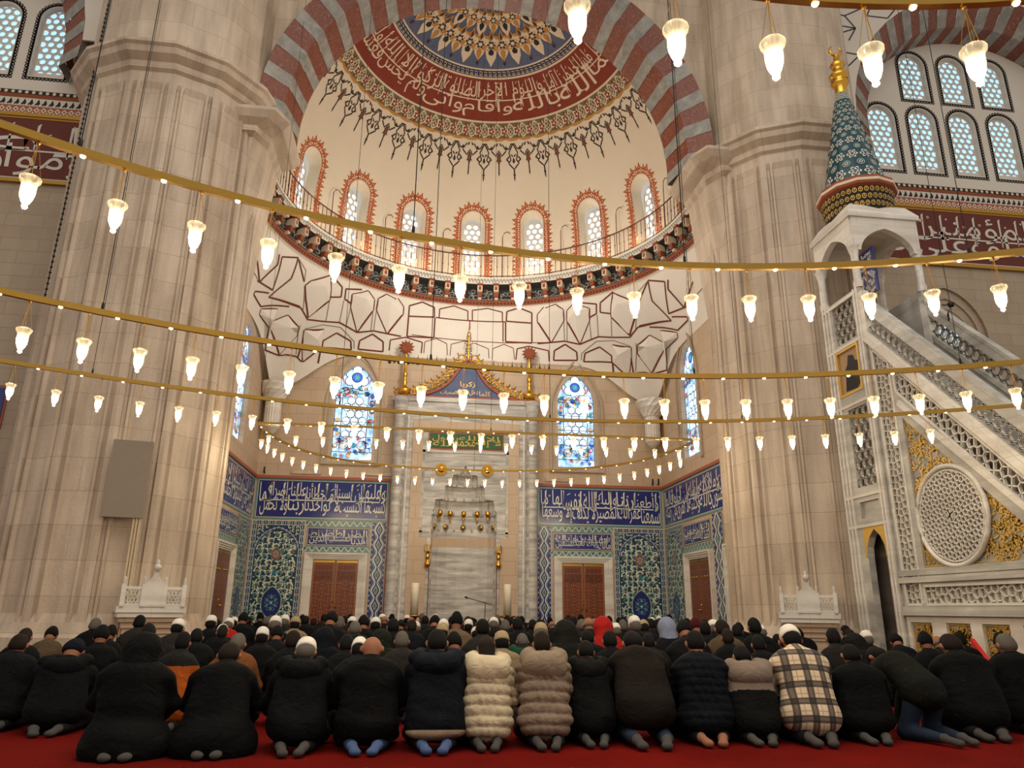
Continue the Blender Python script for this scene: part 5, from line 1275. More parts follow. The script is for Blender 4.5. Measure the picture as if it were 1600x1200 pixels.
for nm, P, s, w, rot in (('sloping_lattice', band, .20, .020, math.radians(45)), ('vertical_lattice', strip, .17, .018, math.radians(45)), ('lower_lattice', hband, .19, .020, math.radians(30))):
    b = bbox(P); lattice(MF, P, cairo(*b, s, rot), w, .05, -.07).build(nm, 'pale_marble', MN)
    for q in range(1): 
        mb = MB(); n = len(P)
        for i in range(n): a, c = P[i], P[(i+1) % n]; mb.bar(MF(*a, .0), MF(*c, .0), .04, .03, (1, 0, 0))
        mb.build('lattice_frame', 'pale_marble', MN)
# dark sheet behind the lattices: the hollow's shade is put into its colour
mb = MB(); mb.prism([(12.6, .9), (12.6, 6.2), (8.0, 1.62), (7.4, 1.62), (7.4, .9)], MF, -.3, -.35, 0, back=True); mb.build('hollow_shade_sheet', 'shaded_marble', MN)
# gilt field around the great roundel
C0, R0 = (11.08, 2.63), .80
mb = MB(); mb.prism(tri, MF, -.05, -.08, 0, [[(C0[0]+R0*math.cos(a), C0[1]+R0*math.sin(a)) for a in [2*math.pi*i/40 for i in range(40)]]]) if False else None
mb = MB(); k = 40
circ = [(C0[0]+(R0-.0)*math.cos(2*math.pi*i/k), C0[1]+(R0-.0)*math.sin(2*math.pi*i/k)) for i in range(k)]
mb.prism([(8.9, 1.80), (11.96, 1.80), (11.96, 4.55)], MF, -.045, -.07, 0, [shrink(circ, .03)] if False else [])
go = mb.build('gilt_field', 'stripe_marble', MN)
D = Deco(lambda u, v, d=0: MF(u, v, d-.045), .012); rnd = random.Random(3)
for i in range(1300):
    x, y = rnd.uniform(9.15, 11.9), rnd.uniform(1.87, 4.4)
    if y > gt(x)-.1 or math.hypot(x-C0[0], y-C0[1]) < R0-.02: continue
    t0 = rnd.uniform(0, 6.28); r = rnd.uniform(.035, .07); D.ring(x, y, r, .022, 0, 1, 7, a0=t0, a1=t0+3.8); D.leaf(x, y, .09, .035, t0, 0, 1.4)
fr = [(9.12, 1.86), (11.9, 1.86), (11.9, 4.44)]; D.ribbon(fr, .03, 0, 2, True)
D.build('gilt_scrollwork', ['gold_leaf'], go)
mb = MB(); n = 48
mb.tube([MF(C0[0]+R0*math.cos(2*math.pi*i/n), C0[1]+R0*math.sin(2*math.pi*i/n), .0) for i in range(n)], .045, 6, closed=True); mb.tube([MF(C0[0]+(R0-.07)*math.cos(2*math.pi*i/n), C0[1]+(R0-.07)*math.sin(2*math.pi*i/n), .0) for i in range(n)], .02, 6, closed=True)
mb.build('roundel_frame', 'pale_marble', MN)
mb = MB(); mb.prism([(C0[0]+R0*math.cos(2*math.pi*i/k), C0[1]+R0*math.sin(2*math.pi*i/k)) for i in range(k)], MF, -.03, -.045, 0); mb.build('roundel_ground', 'shaded_marble', MN)  # dark plate paints the shade between the roundel's bars
cp = [(C0[0]+(R0-.05)*math.cos(2*math.pi*i/24), C0[1]+(R0-.05)*math.sin(2*math.pi*i/24)) for i in range(24)]
ed = cairo(C0[0]-R0, C0[1]-R0, C0[0]+R0, C0[1]+R0, .125, math.radians(20))
for q in range(10):
    a = math.pi*q/5; ed.append((C0, (C0[0]+.13*math.cos(a), C0[1]+.13*math.sin(a))))
lattice(MF, cp, ed, .022, .04, -.02).build('roundel_lattice', 'pale_marble', MN)
# mouldings
for y0, z, h, d in ((7.3, 1.60, .10, .05), (7.3, 1.72, .10, .03), (7.3, 1.06, .09, .07), (7.3, 1.15, .06, .04), (7.3, 0, .12, .06)):
    mb = MB(); mb.box(XM-d, XM+.05, y0, 12.6, z, z+h); mb.build('moulding', 'grey_marble', MN)
mb = MB(); mb.bar(MF(11.93, gt(11.93)+.24, .02), MF(8.3, gt(8.3)+.18, .02), .10, .06, (1, 0, 0)); mb.bar(MF(12.6, up(12.6)-.02, .03), MF(7.35, up(7.35)-.02, .03), .13, .08, (1, 0, 0)); mb.bar(MF(12.6, up(12.6)+.10, .01), MF(7.35, up(7.35)+.10, .01), .08, .05, (1, 0, 0))
mb.build('sloping_moulding', 'pale_marble', MN)
# base course with gilt panels
mb = MB(); ps = [(11.95, 12.5), (11.05, 11.6), (10.25, 10.8), (9.45, 10.0), (8.65, 9.2), (7.85, 8.4)]
mb.prism([(7.35, .05), (12.6, .05), (12.6, 1.08), (7.35, 1.08)], MF, .0, -.08, 0, [[(a, .14), (b, .14), (b, .95), (a, .95)] for a, b in ps]); mb.build('base_course', 'pale_marble', MN)
for a, b in ps:
    mb = MB(); mb.prism([(a, .14), (b, .14), (b, .95), (a, .95)], MF, -.05, -.07, 0); D = Deco(lambda u, v, d=0: MF(u, v, d-.05), .01); D.mb = mb
    for i in range(120):
        x, y = rnd.uniform(a+.05, b-.05), rnd.uniform(.18, .9); t0 = rnd.uniform(0, 6.28); D.ring(x, y, rnd.uniform(.035, .06), .022, 1, 1, 7, a0=t0, a1=t0+3.8); D.leaf(x, y, .08, .035, t0, 1, 1.5)
    D.frame(a+.015, .155, b-.015, .935, .018, 1, 2); mb.build('gilt_panel', ['stripe_marble', 'gold_leaf'], MN)
# balustrades on both sides: pierced panel between rails
for side, X0 in (('near', 0.), ('far', -(XW-.1))):
    Fd = lambda u, v, d=0, X0=X0: MF(u, v, d+X0)
    b0 = lambda y: up(y)+.14; b1 = lambda y: up(y)+.60
    P = [(12.55, b0(12.55)), (12.55, b1(12.55)), (7.3, b1(7.3)), (7.3, b0(7.3))]
    lattice(Fd, P, rings_edges(*bbox(P), .19, math.radians(45)), .022, .05, -.06).build('balustrade_lattice', 'pale_marble' if side == 'near' else 'grey_marble', MN)  # far lattice greyer: its shade is put into the marble colour
    mb = MB()
    for off, h, d in ((.12, .08, .02), (.70, .16, .03), (.84, .06, .05)): mb.bar(Fd(12.6, up(12.6)+off, -.03), Fd(7.3, up(7.3)+off, -.03), h, .10+d, (1, 0, 0))
    mb.build('handrail', 'grey_marble', MN)
    for y in (12.6, 9.9, 7.3):
        if y == 9.9: continue
        mb = MB(); mb.box(XM-X0-.04, XM-X0+.10, y-.09, y+.09, (0 if y < 8 else up(y)-.1), up(y)+.95); mb.build('newel_post', 'pale_marble', MN)
mb = MB()                                                # steps
for i in range(20):
    y = 7.3+i*.265; z = (i+1)*.27; mb.box(XM+.08, XM+XW-.1, y, 12.6, z-.27, z)
mb.build('steps', 'grey_marble', MN)
mb = MB(); mb.prism([(7.35, 0), (12.6, 0), (12.6, up(12.6)), (7.35, up(7.35))], MF, -XW+.1, -XW, 0, back=True); mb.build('far_side_panel', 'grey_marble', MN)
# tower under the pulpit
Y1, Y2 = 12.62, 14.02
hol = [[(12.86, 6.42), (13.62, 6.42), (13.62, 7.28), (12.86, 7.28)], [(12.9, 5.34), (13.66, 5.34), (13.66, 6.28), (12.9, 6.28)], [(12.86, 3.44), (13.5, 3.44), (13.5, 5.02), (12.86, 5.02)], [(12.88, 2.84), (13.5, 2.84), (13.5, 3.16), (12.88, 3.16)],
       [(12.86, .02), (13.44, .02), (13.44, 2.1), (13.42, 2.3), (13.32, 2.48), (13.15, 2.62), (12.98, 2.48), (12.88, 2.3), (12.86, 2.1)]]
slab([(Y1, 0), (Y2, 0), (Y2, 7.38), (Y1, 7.38)], .03, -.10, 'tower_side', 'grey_marble', hol)
mb = MB()
for y in (Y1+.03, Y1+.12, Y2-.10, Y2-.22, Y2-.34): mb.box(XM-.06, XM-.02, y, y+.05, 0, 7.38)
for z in (7.3, 6.33, 5.1, 3.28, 2.7): mb.box(XM-.055, XM-.02, Y1+.1, Y2-.1, z-.03, z+.03)
mb.build('tower_moulding', 'pale_marble', MN)
mb = MB(); mb.prism([(Y1, 0), (Y2, 0), (Y2, 7.38), (Y1, 7.38)], MF, -XW+.1, -XW, 0, [hol[4]], back=True); mb.box(XM, XM+XW, Y2-.08, Y2, 0, 7.38); mb.box(XM+.1, XM+XW-.1, Y1+.0, Y1+.08, 0, 5.4); mb.build('tower_walls', 'grey_marble', MN)
mb = MB(); mb.box(XM+.30, XM+.34, Y1+.1, Y2-.08, .02, 2.7); mb.build('passage_wall', 'shaded_marble', MN)  # dark colour carries the shade inside the passage
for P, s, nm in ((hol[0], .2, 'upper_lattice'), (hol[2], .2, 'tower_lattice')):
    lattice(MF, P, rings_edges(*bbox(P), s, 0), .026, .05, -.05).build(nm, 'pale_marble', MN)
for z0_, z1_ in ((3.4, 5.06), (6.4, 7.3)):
    mb = MB(); mb.box(XM+.12, XM+.14, 12.84, 13.64, z0_, z1_); mb.build('lattice_backing', 'shaded_marble', MN)  # dark backing paints in the shade seen through the lattice
slab(hol[3], -.03, -.06, 'plain_panel', 'grey_marble')
mb = MB(); G = hol[1]; mb.prism(G, MF, .0, -.04, 0); mb.prism([(12.88, 5.32), (13.68, 5.32), (13.68, 6.30), (12.88, 6.30)], MF, .045, .0, 1, [[(12.93, 5.37), (13.63, 5.37), (13.63, 6.25), (12.93, 6.25)]])
D = Deco(MF, .005); D.mb = mb; D.cpoly([(13.5, 5.42), (13.45, 5.7), (13.5, 5.82), (13.36, 5.95), (13.3, 6.15), (13.12, 6.1), (13.08, 5.98), (12.98, 5.95), (13.02, 5.75), (12.97, 5.5), (13.1, 5.4)], 2, 1)
mb.build('gold_framed_board', ['wood_board', 'gold_leaf', 'black_metal'], MN)
mb = MB(); ar_ = hol[4]; mb.prism([(12.82, 2.1), (13.5, 2.1), (13.5, 2.68), (12.82, 2.68)], MF, .035, .03, 0, [[(13.44, 2.1001), (13.42, 2.3), (13.32, 2.48), (13.15, 2.62), (12.98, 2.48), (12.88, 2.3), (12.86, 2.1001)]]); mb.build('gilt_spandrel', 'gold_leaf', MN)
# canopy on four posts with ogee arches
for y in (Y1+.06, Y2-.06):
    for x in (XM+.03, XM+XW-.03):
        mb = MB(); mb.lathe([(.09, 7.38), (.10, 7.5), (.075, 7.56), (.075, 8.1), (.10, 8.2), (.13, 8.3)], (x, y, 0), 12); mb.build('canopy_post', 'pale_marble', MN)
def ogarch(a, b, z0, z1, n=8):
    c = (a+b)/2; h = (b-a)/2; return [(a, z0)]+[(c-h*math.cos(t), z0+(z1-z0)*(.75*math.sin(t)+.25*(1-abs(math.cos(t))))) for t in [math.pi*i/(2*n)*1. for i in range(1, 2*n)]]+[(b, z0)]
def archplate(F, a, b, name):
    og = ogarch(a+.14, b-.14, 8.2, 8.72); mb = MB(); mb.prism([(a, 8.2)]+og+[(b, 8.2), (b, 8.98), (a, 8.98)], F, .04, -.1, 0, back=True); mb.build(name, 'pale_marble', MN)
archplate(MF, Y1, Y2, 'arch_plate'); archplate(lambda u, v, d=0: MF(u, v, d-XW+.06), Y1, Y2, 'arch_plate')
archplate(lambda u, v, d=0: (u, Y1-d, v), XM, XM+XW, 'arch_plate'); archplate(lambda u, v, d=0: (u, Y2+d, v), XM, XM+XW, 'arch_plate')
mb = MB(); mb.box(XM-.07, XM+XW+.07, Y1-.07, Y2+.07, 8.96, 9.06)
q = [(XM-.07, Y1-.07), (XM+XW+.07, Y1-.07), (XM+XW+.07, Y2+.07), (XM-.07, Y2+.07)]; cx, cy = XM+XW/2-.02, (Y1+Y2)/2
mb.add([(x, y, 9.06) for x, y in q]+[(cx+(x-cx)*.8, cy+(y-cy)*.8, 9.32) for x, y in q], [(i, (i+1) % 4, 4+(i+1) % 4, 4+i) for i in range(4)]+[(4, 5, 6, 7)])
mb.build('canopy_roof', 'pale_marble', MN)
mb = MB(); mb.prism([(12.75, 7.42), (13.5, 7.42), (13.5, 8.4), (12.75, 8.4)], MF, -.5, -.54, 0); D = Deco(lambda u, v, d=0: MF(u, v, d-.5), .003); D.mb = mb
for i in range(60):
    x, y = rnd.uniform(12.8, 13.45), rnd.uniform(7.45, 8.35); D.ring(x, y, .03, .014, 1, 1, 7, a0=i, a1=i+4.5); D.disc(x, y, .012, 1, 2, 5)
mb.build('blue_tile_backrest', ['tile_navy', 'tile_white'], MN)
# drum, rim and tiled cone
NS = 12; mb = MB(); rr = .74
mb.lathe([(.66, 9.2), (.70, 9.4), (rr, 9.78)], (cx, cy, 0), NS, 0, False); dr = mb.build('drum', 'paint_black', MN)
D = Deco(lambda s, z, d=0: (cx+(rr-.03+d+(z-9.5)*.1)*math.cos(s), cy+(rr-.03+d+(z-9.5)*.1)*math.sin(s), z), .01)
for i in range(40):
    s = 2*math.pi*i/40
    for z in (9.36, 9.52, 9.68): D.ring(s+(.08 if z == 9.52 else 0), z, .055, .02, 0, 1, 8, ry=.05); D.disc(s+(.08 if z == 9.52 else 0), z, .02, 0, 2, 5)
D.build('gilt_pattern', ['gold_leaf'], dr)
mb = MB(); mb.lathe([(rr, 9.76), (rr+.07, 9.80), (rr+.08, 9.86)], (cx, cy, 0), NS, 0, False); mb.lathe([(rr+.08, 9.86), (rr+.085, 9.92)], (cx, cy, 0), NS, 1, False); mb.lathe([(rr+.085, 9.92), (rr+.06, 9.99), (rr-.06, 10.0)], (cx, cy, 0), NS, 0, False)
mb.build('rim', ['paint_rust', 'paint_cream'], MN)
cr_ = lambda z: .66-(z-10.0)*(.66-.13)/2.62
mb = MB(); mb.lathe([(cr_(10.0), 10.0), (cr_(12.62), 12.62)], (cx, cy, 0), NS, 0, False); mb.lathe([(.70, 9.98), (.66, 10.06)], (cx, cy, 0), 24, 1, False)
co = mb.build('cone', ['tile_teal', 'paint_rust'], MN)
def CF(s, z, d=0):
    k = 2*math.pi/NS; i = math.floor(s/k); f = s/k-i; r = cr_(z)+d+.004; a, b = i*k, (i+1)*k
    return (cx+r*((1-f)*math.cos(a)+f*math.cos(b)), cy+r*((1-f)*math.sin(a)+f*math.sin(b)), z)
D = Deco(CF, .003)
zs = 10.2; row = 0
while zs < 12.35:
    r = cr_(zs); per = 12; sz = 2*math.pi*r/per*.42; k = sz/r
    for i in range(per):
        s = 2*math.pi*(i+(.5 if row % 2 else 0))/per
        Dm = Deco(lambda x, y, d=0, s=s, z0=zs, r=r: CF(s+x/r, z0+y, d), .003); Dm.mb = D.mb
        if row % 2 == 0:
            Dm.flower(0, 0, sz*1.05, 6, 0, 2); Dm.flower(0, 0, sz*.8, 6, 1, 3); Dm.flower(0, 0, sz*.55, 5, 0, 4); Dm.disc(0, 0, sz*.3, 2, 5, 8)
            for q in (-1, 1): Dm.leaf(q*sz*.5, sz*.2, sz*.8, sz*.3, math.pi/2+q*.4, 0, 2)
        else: Dm.disc(0, 0, sz*.8, 1, 1, 10); Dm.ring(0, 0, sz*.62, sz*.1, 3, 2, 10); Dm.flower(0, 0, sz*.4, 5, 0, 3); Dm.flower(0, 0, sz*.22, 5, 2, 4)
    zs += sz*1.9; row += 1
while zs < 12.6:
    D.ribbon([(2*math.pi*i/24, zs+(.03 if i % 2 else 0)) for i in range(25)], .018, 0, 2); zs += .05
D.build('tile_flowers', ['tile_white', 'tile_ground', 'tile_navy', 'tile_mint'], co)
mb = MB(); mb.lathe([(.14, 12.6), (.13, 12.78), (.17, 12.86), (.2, 12.92), (.13, 12.98), (.2, 13.04), (.22, 13.12), (.16, 13.2), (.09, 13.26), (.13, 13.34), (.17, 13.42), (.12, 13.5), (.06, 13.55), (.07, 13.62), (.04, 13.66), (.05, 13.7)], (cx, cy, 0), 16)
mb.tube([(cx+.14*math.sin(t), cy-.02, 13.85-.14*math.cos(t)) for t in [.0+2*math.pi*(.13+.74*i/16)-math.pi*0 for i in range(17)]] if False else [(cx+.14*math.sin(t), cy, 13.84-.14*math.cos(t)) for t in [-2.5+5.0*i/16 for i in range(17)]], [.01+.032*math.sin(math.pi*i/16) for i in range(17)], 8)
mb.build('finial', 'gold', MN)
# rifle-thin lamp pole standing on the stair
mb = MB(); p = onX(1481, 490, 8.4); mb.tube([(p[0]-.0, p[1], up(p[1])+.8), tuple(p)], .018, 6); mb.tube([tuple(p), (p[0], p[1]-.12, p[2]+.12), (p[0], p[1]+.1, p[2]+.22)], .014, 5); mb.lathe([(.05, .0), (.07, .06), (.0, .1)], (p[0], p[1]-.12, p[2]+.1), 8)
tag(mb.build('lamp_pole', 'black_metal'), 'thin black pole with curled top standing on the pulpit stair', 'pole')
# ---------------------------------------------------------------- brass ring chandeliers with hanging glass lamps
ORD = ['first', 'second', 'third', 'fourth', 'fifth', 'sixth', 'seventh', 'eighth', 'ninth', 'tenth', 'eleventh', 'twelfth', 'thirteenth', 'fourteenth', 'fifteenth', 'sixteenth', 'seventeenth', 'eighteenth', 'nineteenth', 'twentieth']
def ordn(i):
    if i < 20: return ORD[i]
    t = ['twenty', 'thirty', 'forty', 'fifty'][(i+1)//10-2]; u = (i+1) % 10
    return {'twenty': 'twentieth', 'thirty': 'thirtieth', 'forty': 'fortieth', 'fifty': 'fiftieth'}[t] if u == 0 else t+'-'+ORD[u-1]
_lamp = {}
def make_lamp():
    root = bpy.data.objects.new('glass_lamp', None); root.empty_display_size = .05
    def part(mb, nm, mt):
        o = mb.build(nm, mt, origin=(0, 0, 0)); o.parent = root; return o
    mb = MB(); z = -.26
    prof = [(.052, .022), (.0575, .014), (.056, 0), (.046, -.014), (.040, -.03), (.0395, -.055), (.039, -.08), (.035, -.105), (.028, -.125), (.020, -.142), (.013, -.150), (.012, -.156), (.017, -.163), (.016, -.172), (.008, -.180), (0, -.183)]
    mb.lathe([(r, z+h) for r, h in prof], n=14); part(mb, 'glass_shade', 'lamp_glass')
    mb = MB(); mb.lathe([(0, z-.112), (.016, z-.10), (.022, z-.08), (.020, z-.055), (.010, z-.035), (.0, z-.03)], n=8); part(mb, 'bulb', 'bulb')
    mb = MB()
    for k in range(3):
        a = 2*math.pi*k/3+.4; mb.tube([(0, 0, .0), (.049*math.cos(a), .049*math.sin(a), z+.012)], .0016, 3, cap=False)
    mb.tube([(0, 0, 0), (0, 0, z-.03)], .0022, 4, cap=False); mb.lathe([(.0, .0), (.014, -.006), (.008, -.02), (0, -.022)], n=6); mb.lathe([(.008, z-.035), (.010, z-.01), (.004, z)], n=6)
    part(mb, 'suspension_wire', 'gold_dull')
    l = lamp('POINT', 'lamp_light', (0, 0, z-.132), 7.0, (1, .85, .64), soft=.012); l.parent = root
    return root
PROTO = make_lamp(); COL.objects.link(PROTO); _first = [True]
def put_lamp(x, y, z, label, group, power=None):
    if _first[0]: r = PROTO; _first[0] = False
    else:
        r = PROTO.copy(); COL.objects.link(r)
        for ch in PROTO.children:
            c = ch.copy(); COL.objects.link(c); c.parent = r
    r.location = (x, y, z); r.rotation_euler = (0, 0, 0); tag(r, label, 'lamp', group)
def rail(path, closed, name, label, sec=(.035, .05), spots=(), cables=(), par_z=None):
    t = empty(name, (path[0][0], path[0][1], path[0][2]), label, 'chandelier')
    mb = MB(); n = len(path); P = []
    for i, p in enumerate(path):
        a = Vector(path[i-1] if (closed or i) else p); b = Vector(path[(i+1) % n] if (closed or i < n-1) else p); d = (b-a).normalized(); s = Vector((-d.y, d.x, 0)).normalized()*sec[0]/2
        q = Vector(p); P.append([tuple(q-s+Vector((0, 0, 0))), tuple(q+s), tuple(q+s+Vector((0, 0, sec[1]))), tuple(q-s+Vector((0, 0, sec[1])))])
    mb.grid(P, 0, False, cu=closed, cv=True); mb.build('brass_rail', 'brass', t)
    pr = None
    for (x, y, z) in spots:
        if pr is None:
            m2 = MB(); m2.lathe([(0, -.008), (.014, -.008), (.018, 0)], n=8); pr = m2.build('downlight', 'spot_lens', origin=(0, 0, 0)); o = pr
        else: o = pr.copy(); COL.objects.link(o)
        o.parent = t; o.location = (x-t.location.x, y-t.location.y, z-t.location.z)
    for (x, y, z) in cables:
        m2 = MB(); m2.tube([(x, y, z+.05), (x, y, 19.5)], .004, 4, cap=False); m2.lathe([(.012, z+.05), (.012, z+.10), (.004, z+.12)], (x, y, 0), 6); m2.build('suspension_cable', 'black_metal', t)
    return t
RC = -2.15
def circ_ring(R, z, a0, da, n, name, lname, cab, sub=2):
    N = 120; path = [(R*math.sin(2*math.pi*i/N), RC+R*math.cos(2*math.pi*i/N), z) for i in range(N)]
    f = lambda a: (R*math.sin(math.radians(a)), RC+R*math.cos(math.radians(a)), z)
    rail(path, True, name, lname[0], spots=[f(a0+da*(i+.5)) for i in range(-1, n)], cables=[f(a) for a in cab])
    for i in range(n):
        x, y, zz = f(a0+da*i); put_lamp(x, y, zz, '%s glass lamp from the left on the %s' % (ordn(i).capitalize(), lname[1]), 'glass lamps on the '+lname[1])
circ_ring(7.26, 3.69, -31.6, 3.587, 16, 'ring_chandelier', ('wide brass lamp ring crossing the picture just below the half dome windows', 'upper wide brass ring'), (-30, -13, 4, 21))
circ_ring(9.25, 3.41, -30.1, 2.576, 23, 'ring_chandelier', ('wide brass lamp ring crossing at the height of the stained window tops', 'middle wide brass ring'), (-27, -9, 8, 24))
circ_ring(13.05, 3.88, -29.6, 2.073, 28, 'ring_chandelier', ('wide brass lamp ring crossing the middle of the stained windows', 'lower wide brass ring'), (-26, -12, 2, 15))
circ_ring(4.69, 3.78, -11.5, 5.605, 5, 'ring_chandelier', ('nearest brass lamp ring cut by the top right edge of the picture', 'nearest brass ring at the top right'), (-20, 25))
# chandelier in front of the mihrab bay: straight front rail and a curved rear rail
ZD = 4.79; arc = []
pts = [(-4.95, 15.7), (-4.9, 16.6), (-4.7, 17.7), (-4.2, 18.8), (-3.4, 19.6), (-2.3, 20.15), (-1.1, 20.4), (0, 20.45), (1.1, 20.35), (2.2, 20.0), (3.2, 19.4), (3.95, 18.6), (4.4, 17.6), (4.62, 16.6), (4.7, 15.7)]
def spl(P, n):
    out = []
    for i in range(len(P)-1):
        p0, p1, p2, p3 = P[max(i-1, 0)], P[i], P[i+1], P[min(i+2, len(P)-1)]
        for k in range(n):
            t = k/n; out.append(tuple(.5*((2*p1[j])+(-p0[j]+p2[j])*t+(2*p0[j]-5*p1[j]+4*p2[j]-p3[j])*t*t+(-p0[j]+3*p1[j]-3*p2[j]+p3[j])*t**3) for j in range(2)))
    return out+[P[-1]]
A_ = spl(pts, 6)
def along(P, step, off=0):
    out = []; acc = 0; nx_ = off
    for a, b in zip(P[:-1], P[1:]):
        d = math.hypot(b[0]-a[0], b[1]-a[1])
        while nx_ <= acc+d: f = (nx_-acc)/d; out.append((a[0]+(b[0]-a[0])*f, a[1]+(b[1]-a[1])*f)); nx_ += step
        acc += d
    return out
path = [(x, y, ZD) for x, y in A_]+[(4.7-9.65*i/12, 15.7, ZD) for i in range(1, 12)]
rail(path, True, 'curved_chandelier', 'bow shaped brass lamp rail hanging between the pillars before the mihrab', spots=[(x, y, ZD) for x, y in along(A_, .47, .3)]+[(-4.42+.56*i, 15.7, ZD) for i in range(16)], cables=[(-4.95, 15.7, ZD), (0, 15.7, ZD), (4.7, 15.7, ZD), (0, 20.45, ZD)])
fr = [(-4.7+.56*i, 15.7) for i in range(17)]
for i, (x, y) in enumerate(fr): put_lamp(x, y, ZD, '%s small glass lamp from the left on the straight front rail' % ordn(i).capitalize(), 'glass lamps on the straight front rail')
bk = along(A_, .487, .45)[:-1]
for i, (x, y) in enumerate(bk): put_lamp(x, y, ZD, '%s small glass lamp from the left on the curved rear rail' % ordn(i).capitalize(), 'glass lamps on the curved rear rail')
# ---------------------------------------------------------------- people: distance field bodies and clothes
def surf(prims, h=.02, k=.03, cuts=()):
    """smooth union of round cones ('c',a,b,ra,rb) and ellipsoids ('e',c,r,rotx); surface nets mesh"""
    P = []
    for p in prims:
        if p[0] == 'c':
            for q, r in ((p[1], p[3]), (p[2], p[4])): P += [np.array(q)-r, np.array(q)+r]
        else: r = max(p[2]); P += [np.array(p[1])-r, np.array(p[1])+r]
    lo_ = np.min(P, axis=0)-2.5*h-k*.3; hi = np.max(P, axis=0)+2.5*h+k*.3
    n = np.ceil((hi-lo_)/h).astype(int)+1
    ax = [lo_[i]+h*np.arange(n[i]) for i in range(3)]
    G = np.stack(np.meshgrid(*ax, indexing='ij'), -1).astype(np.float32); D = None
    def ev(p):
        if p[0] == 'c':
            a, b = np.array(p[1], np.float32), np.array(p[2], np.float32); ba = b-a; L = float(ba@ba) or 1e-9
            t = np.clip(((G-a)@ba)/L, 0, 1); return np.linalg.norm(G-a-t[..., None]*ba, axis=-1)-(p[3]+(p[4]-p[3])*t)
        c, r = np.array(p[1], np.float32), np.array(p[2], np.float32); q = G-c
        if len(p) > 3 and p[3]:
            s, co = math.sin(p[3]), math.cos(p[3]); y, z = q[..., 1], q[..., 2]; q = np.stack([q[..., 0], y*co+z*s, -y*s+z*co], -1)
        k0 = np.linalg.norm(q/r, axis=-1); k1 = np.linalg.norm(q/(r*r), axis=-1)+1e-6
        return k0*(k0-1)/k1
    for p in prims:
        d = ev(p)
        if D is None: D = d
        else: hh = np.clip(.5+.5*(d-D)/k, 0, 1); D = d*(1-hh)+D*hh-k*hh*(1-hh); D = np.minimum(D, 9)
    for c in cuts:
        if callable(c): D = np.maximum(D, c(G))
        else: D = np.maximum(D, -ev(c))
    S = D < 0; off = [(i, j, l) for i in (0, 1) for j in (0, 1) for l in (0, 1)]; nx, ny, nz = (s-1 for s in D.shape)
    cnt = sum(S[i:nx+i, j:ny+j, l:nz+l].astype(np.int8) for i, j, l in off); mix_ = (cnt > 0) & (cnt < 8)
    I = np.argwhere(mix_); acc = np.zeros((len(I), 3)); num = np.zeros(len(I))
    for a in off:
        for ax_ in range(3):
            if a[ax_]: continue
            b = list(a); b[ax_] = 1
            da = D[I[:, 0]+a[0], I[:, 1]+a[1], I[:, 2]+a[2]]; db = D[I[:, 0]+b[0], I[:, 1]+b[1], I[:, 2]+b[2]]
            m = (da < 0) != (db < 0); t = np.where(m, da/(da-db+1e-12), 0)
            pt = np.array(a)[None, :]+np.zeros((len(I), 3)); pt[:, ax_] += t
            acc += pt*m[:, None]; num += m
    V = lo_+(I+acc/num[:, None])*h; idx = -np.ones(mix_.shape, np.int64); idx[mix_] = np.arange(len(I)); F = []
    for ax_ in range(3):
        u, v = [(1, 2), (2, 0), (0, 1)][ax_]; sl = [slice(1, s-1) for s in D.shape]; s0 = list(sl); s1 = list(sl); s0[ax_] = slice(0, D.shape[ax_]-1); s1[ax_] = slice(1, D.shape[ax_])
        A, B = S[tuple(s0)], S[tuple(s1)]; E_ = np.argwhere(A != B); st = np.array([0 if q == ax_ else 1 for q in range(3)]); C_ = E_+st; flip = A[tuple(E_.T)]
        def cell(du, dv):
            q = C_.copy(); q[:, u] -= du; q[:, v] -= dv; return idx[q[:, 0], q[:, 1], q[:, 2]]
        Q = np.stack([cell(0, 0), cell(1, 0), cell(1, 1), cell(0, 1)], 1); Q[~flip] = Q[~flip][:, ::-1]; F.append(Q)
    F = np.concatenate(F); F = F[(F >= 0).all(1)]
    return V, F
def normals_of(V, F):
    n = np.cross(V[F[:, 2]]-V[F[:, 0]], V[F[:, 3]]-V[F[:, 1]]); N = np.zeros_like(V)
    for i in range(4): np.add.at(N, F[:, i], n)
    return N/(np.linalg.norm(N, axis=1, keepdims=True)+1e-9)
def mesh_obj(name, V, F, mt):
    me = bpy.data.meshes.new(name); me.vertices.add(len(V)); me.vertices.foreach_set('co', np.asarray(V, np.float32).ravel())
    me.loops.add(F.size); me.loops.foreach_set('vertex_index', F.ravel().astype(np.int32)); me.polygons.add(len(F)); me.polygons.foreach_set('loop_start', np.arange(0, F.size, 4, dtype=np.int32))
    me.update(calc_edges=True); me.polygons.foreach_set('use_smooth', np.ones(len(F), bool)); me.materials.append(MATS[mt] if isinstance(mt, str) else mt)
    o = bpy.data.objects.new(name, me); COL.objects.link(o); return o
def cloth(hexc, rough=.85, wr=1.):
    n = 'cloth_'+hexc.strip('#')
    if n not in MATS:
        c = rgb(hexc, .38 if max(rgb(hexc)[:3]) < .06 else .7)
        mat(n, c, rough, fn=lambda t: t.mix(t.ramp(t.noise(7, 4, 'Object'), .3, .7), tuple(x*.85 for x in c[:3])+(1,), tuple(min(1, x*1.12) for x in c[:3])+(1,)),
            bump=lambda t: t.noise(9, 4, 'Object', dist=.8), bumpd=.02, spec=.12)
    return MATS[n]
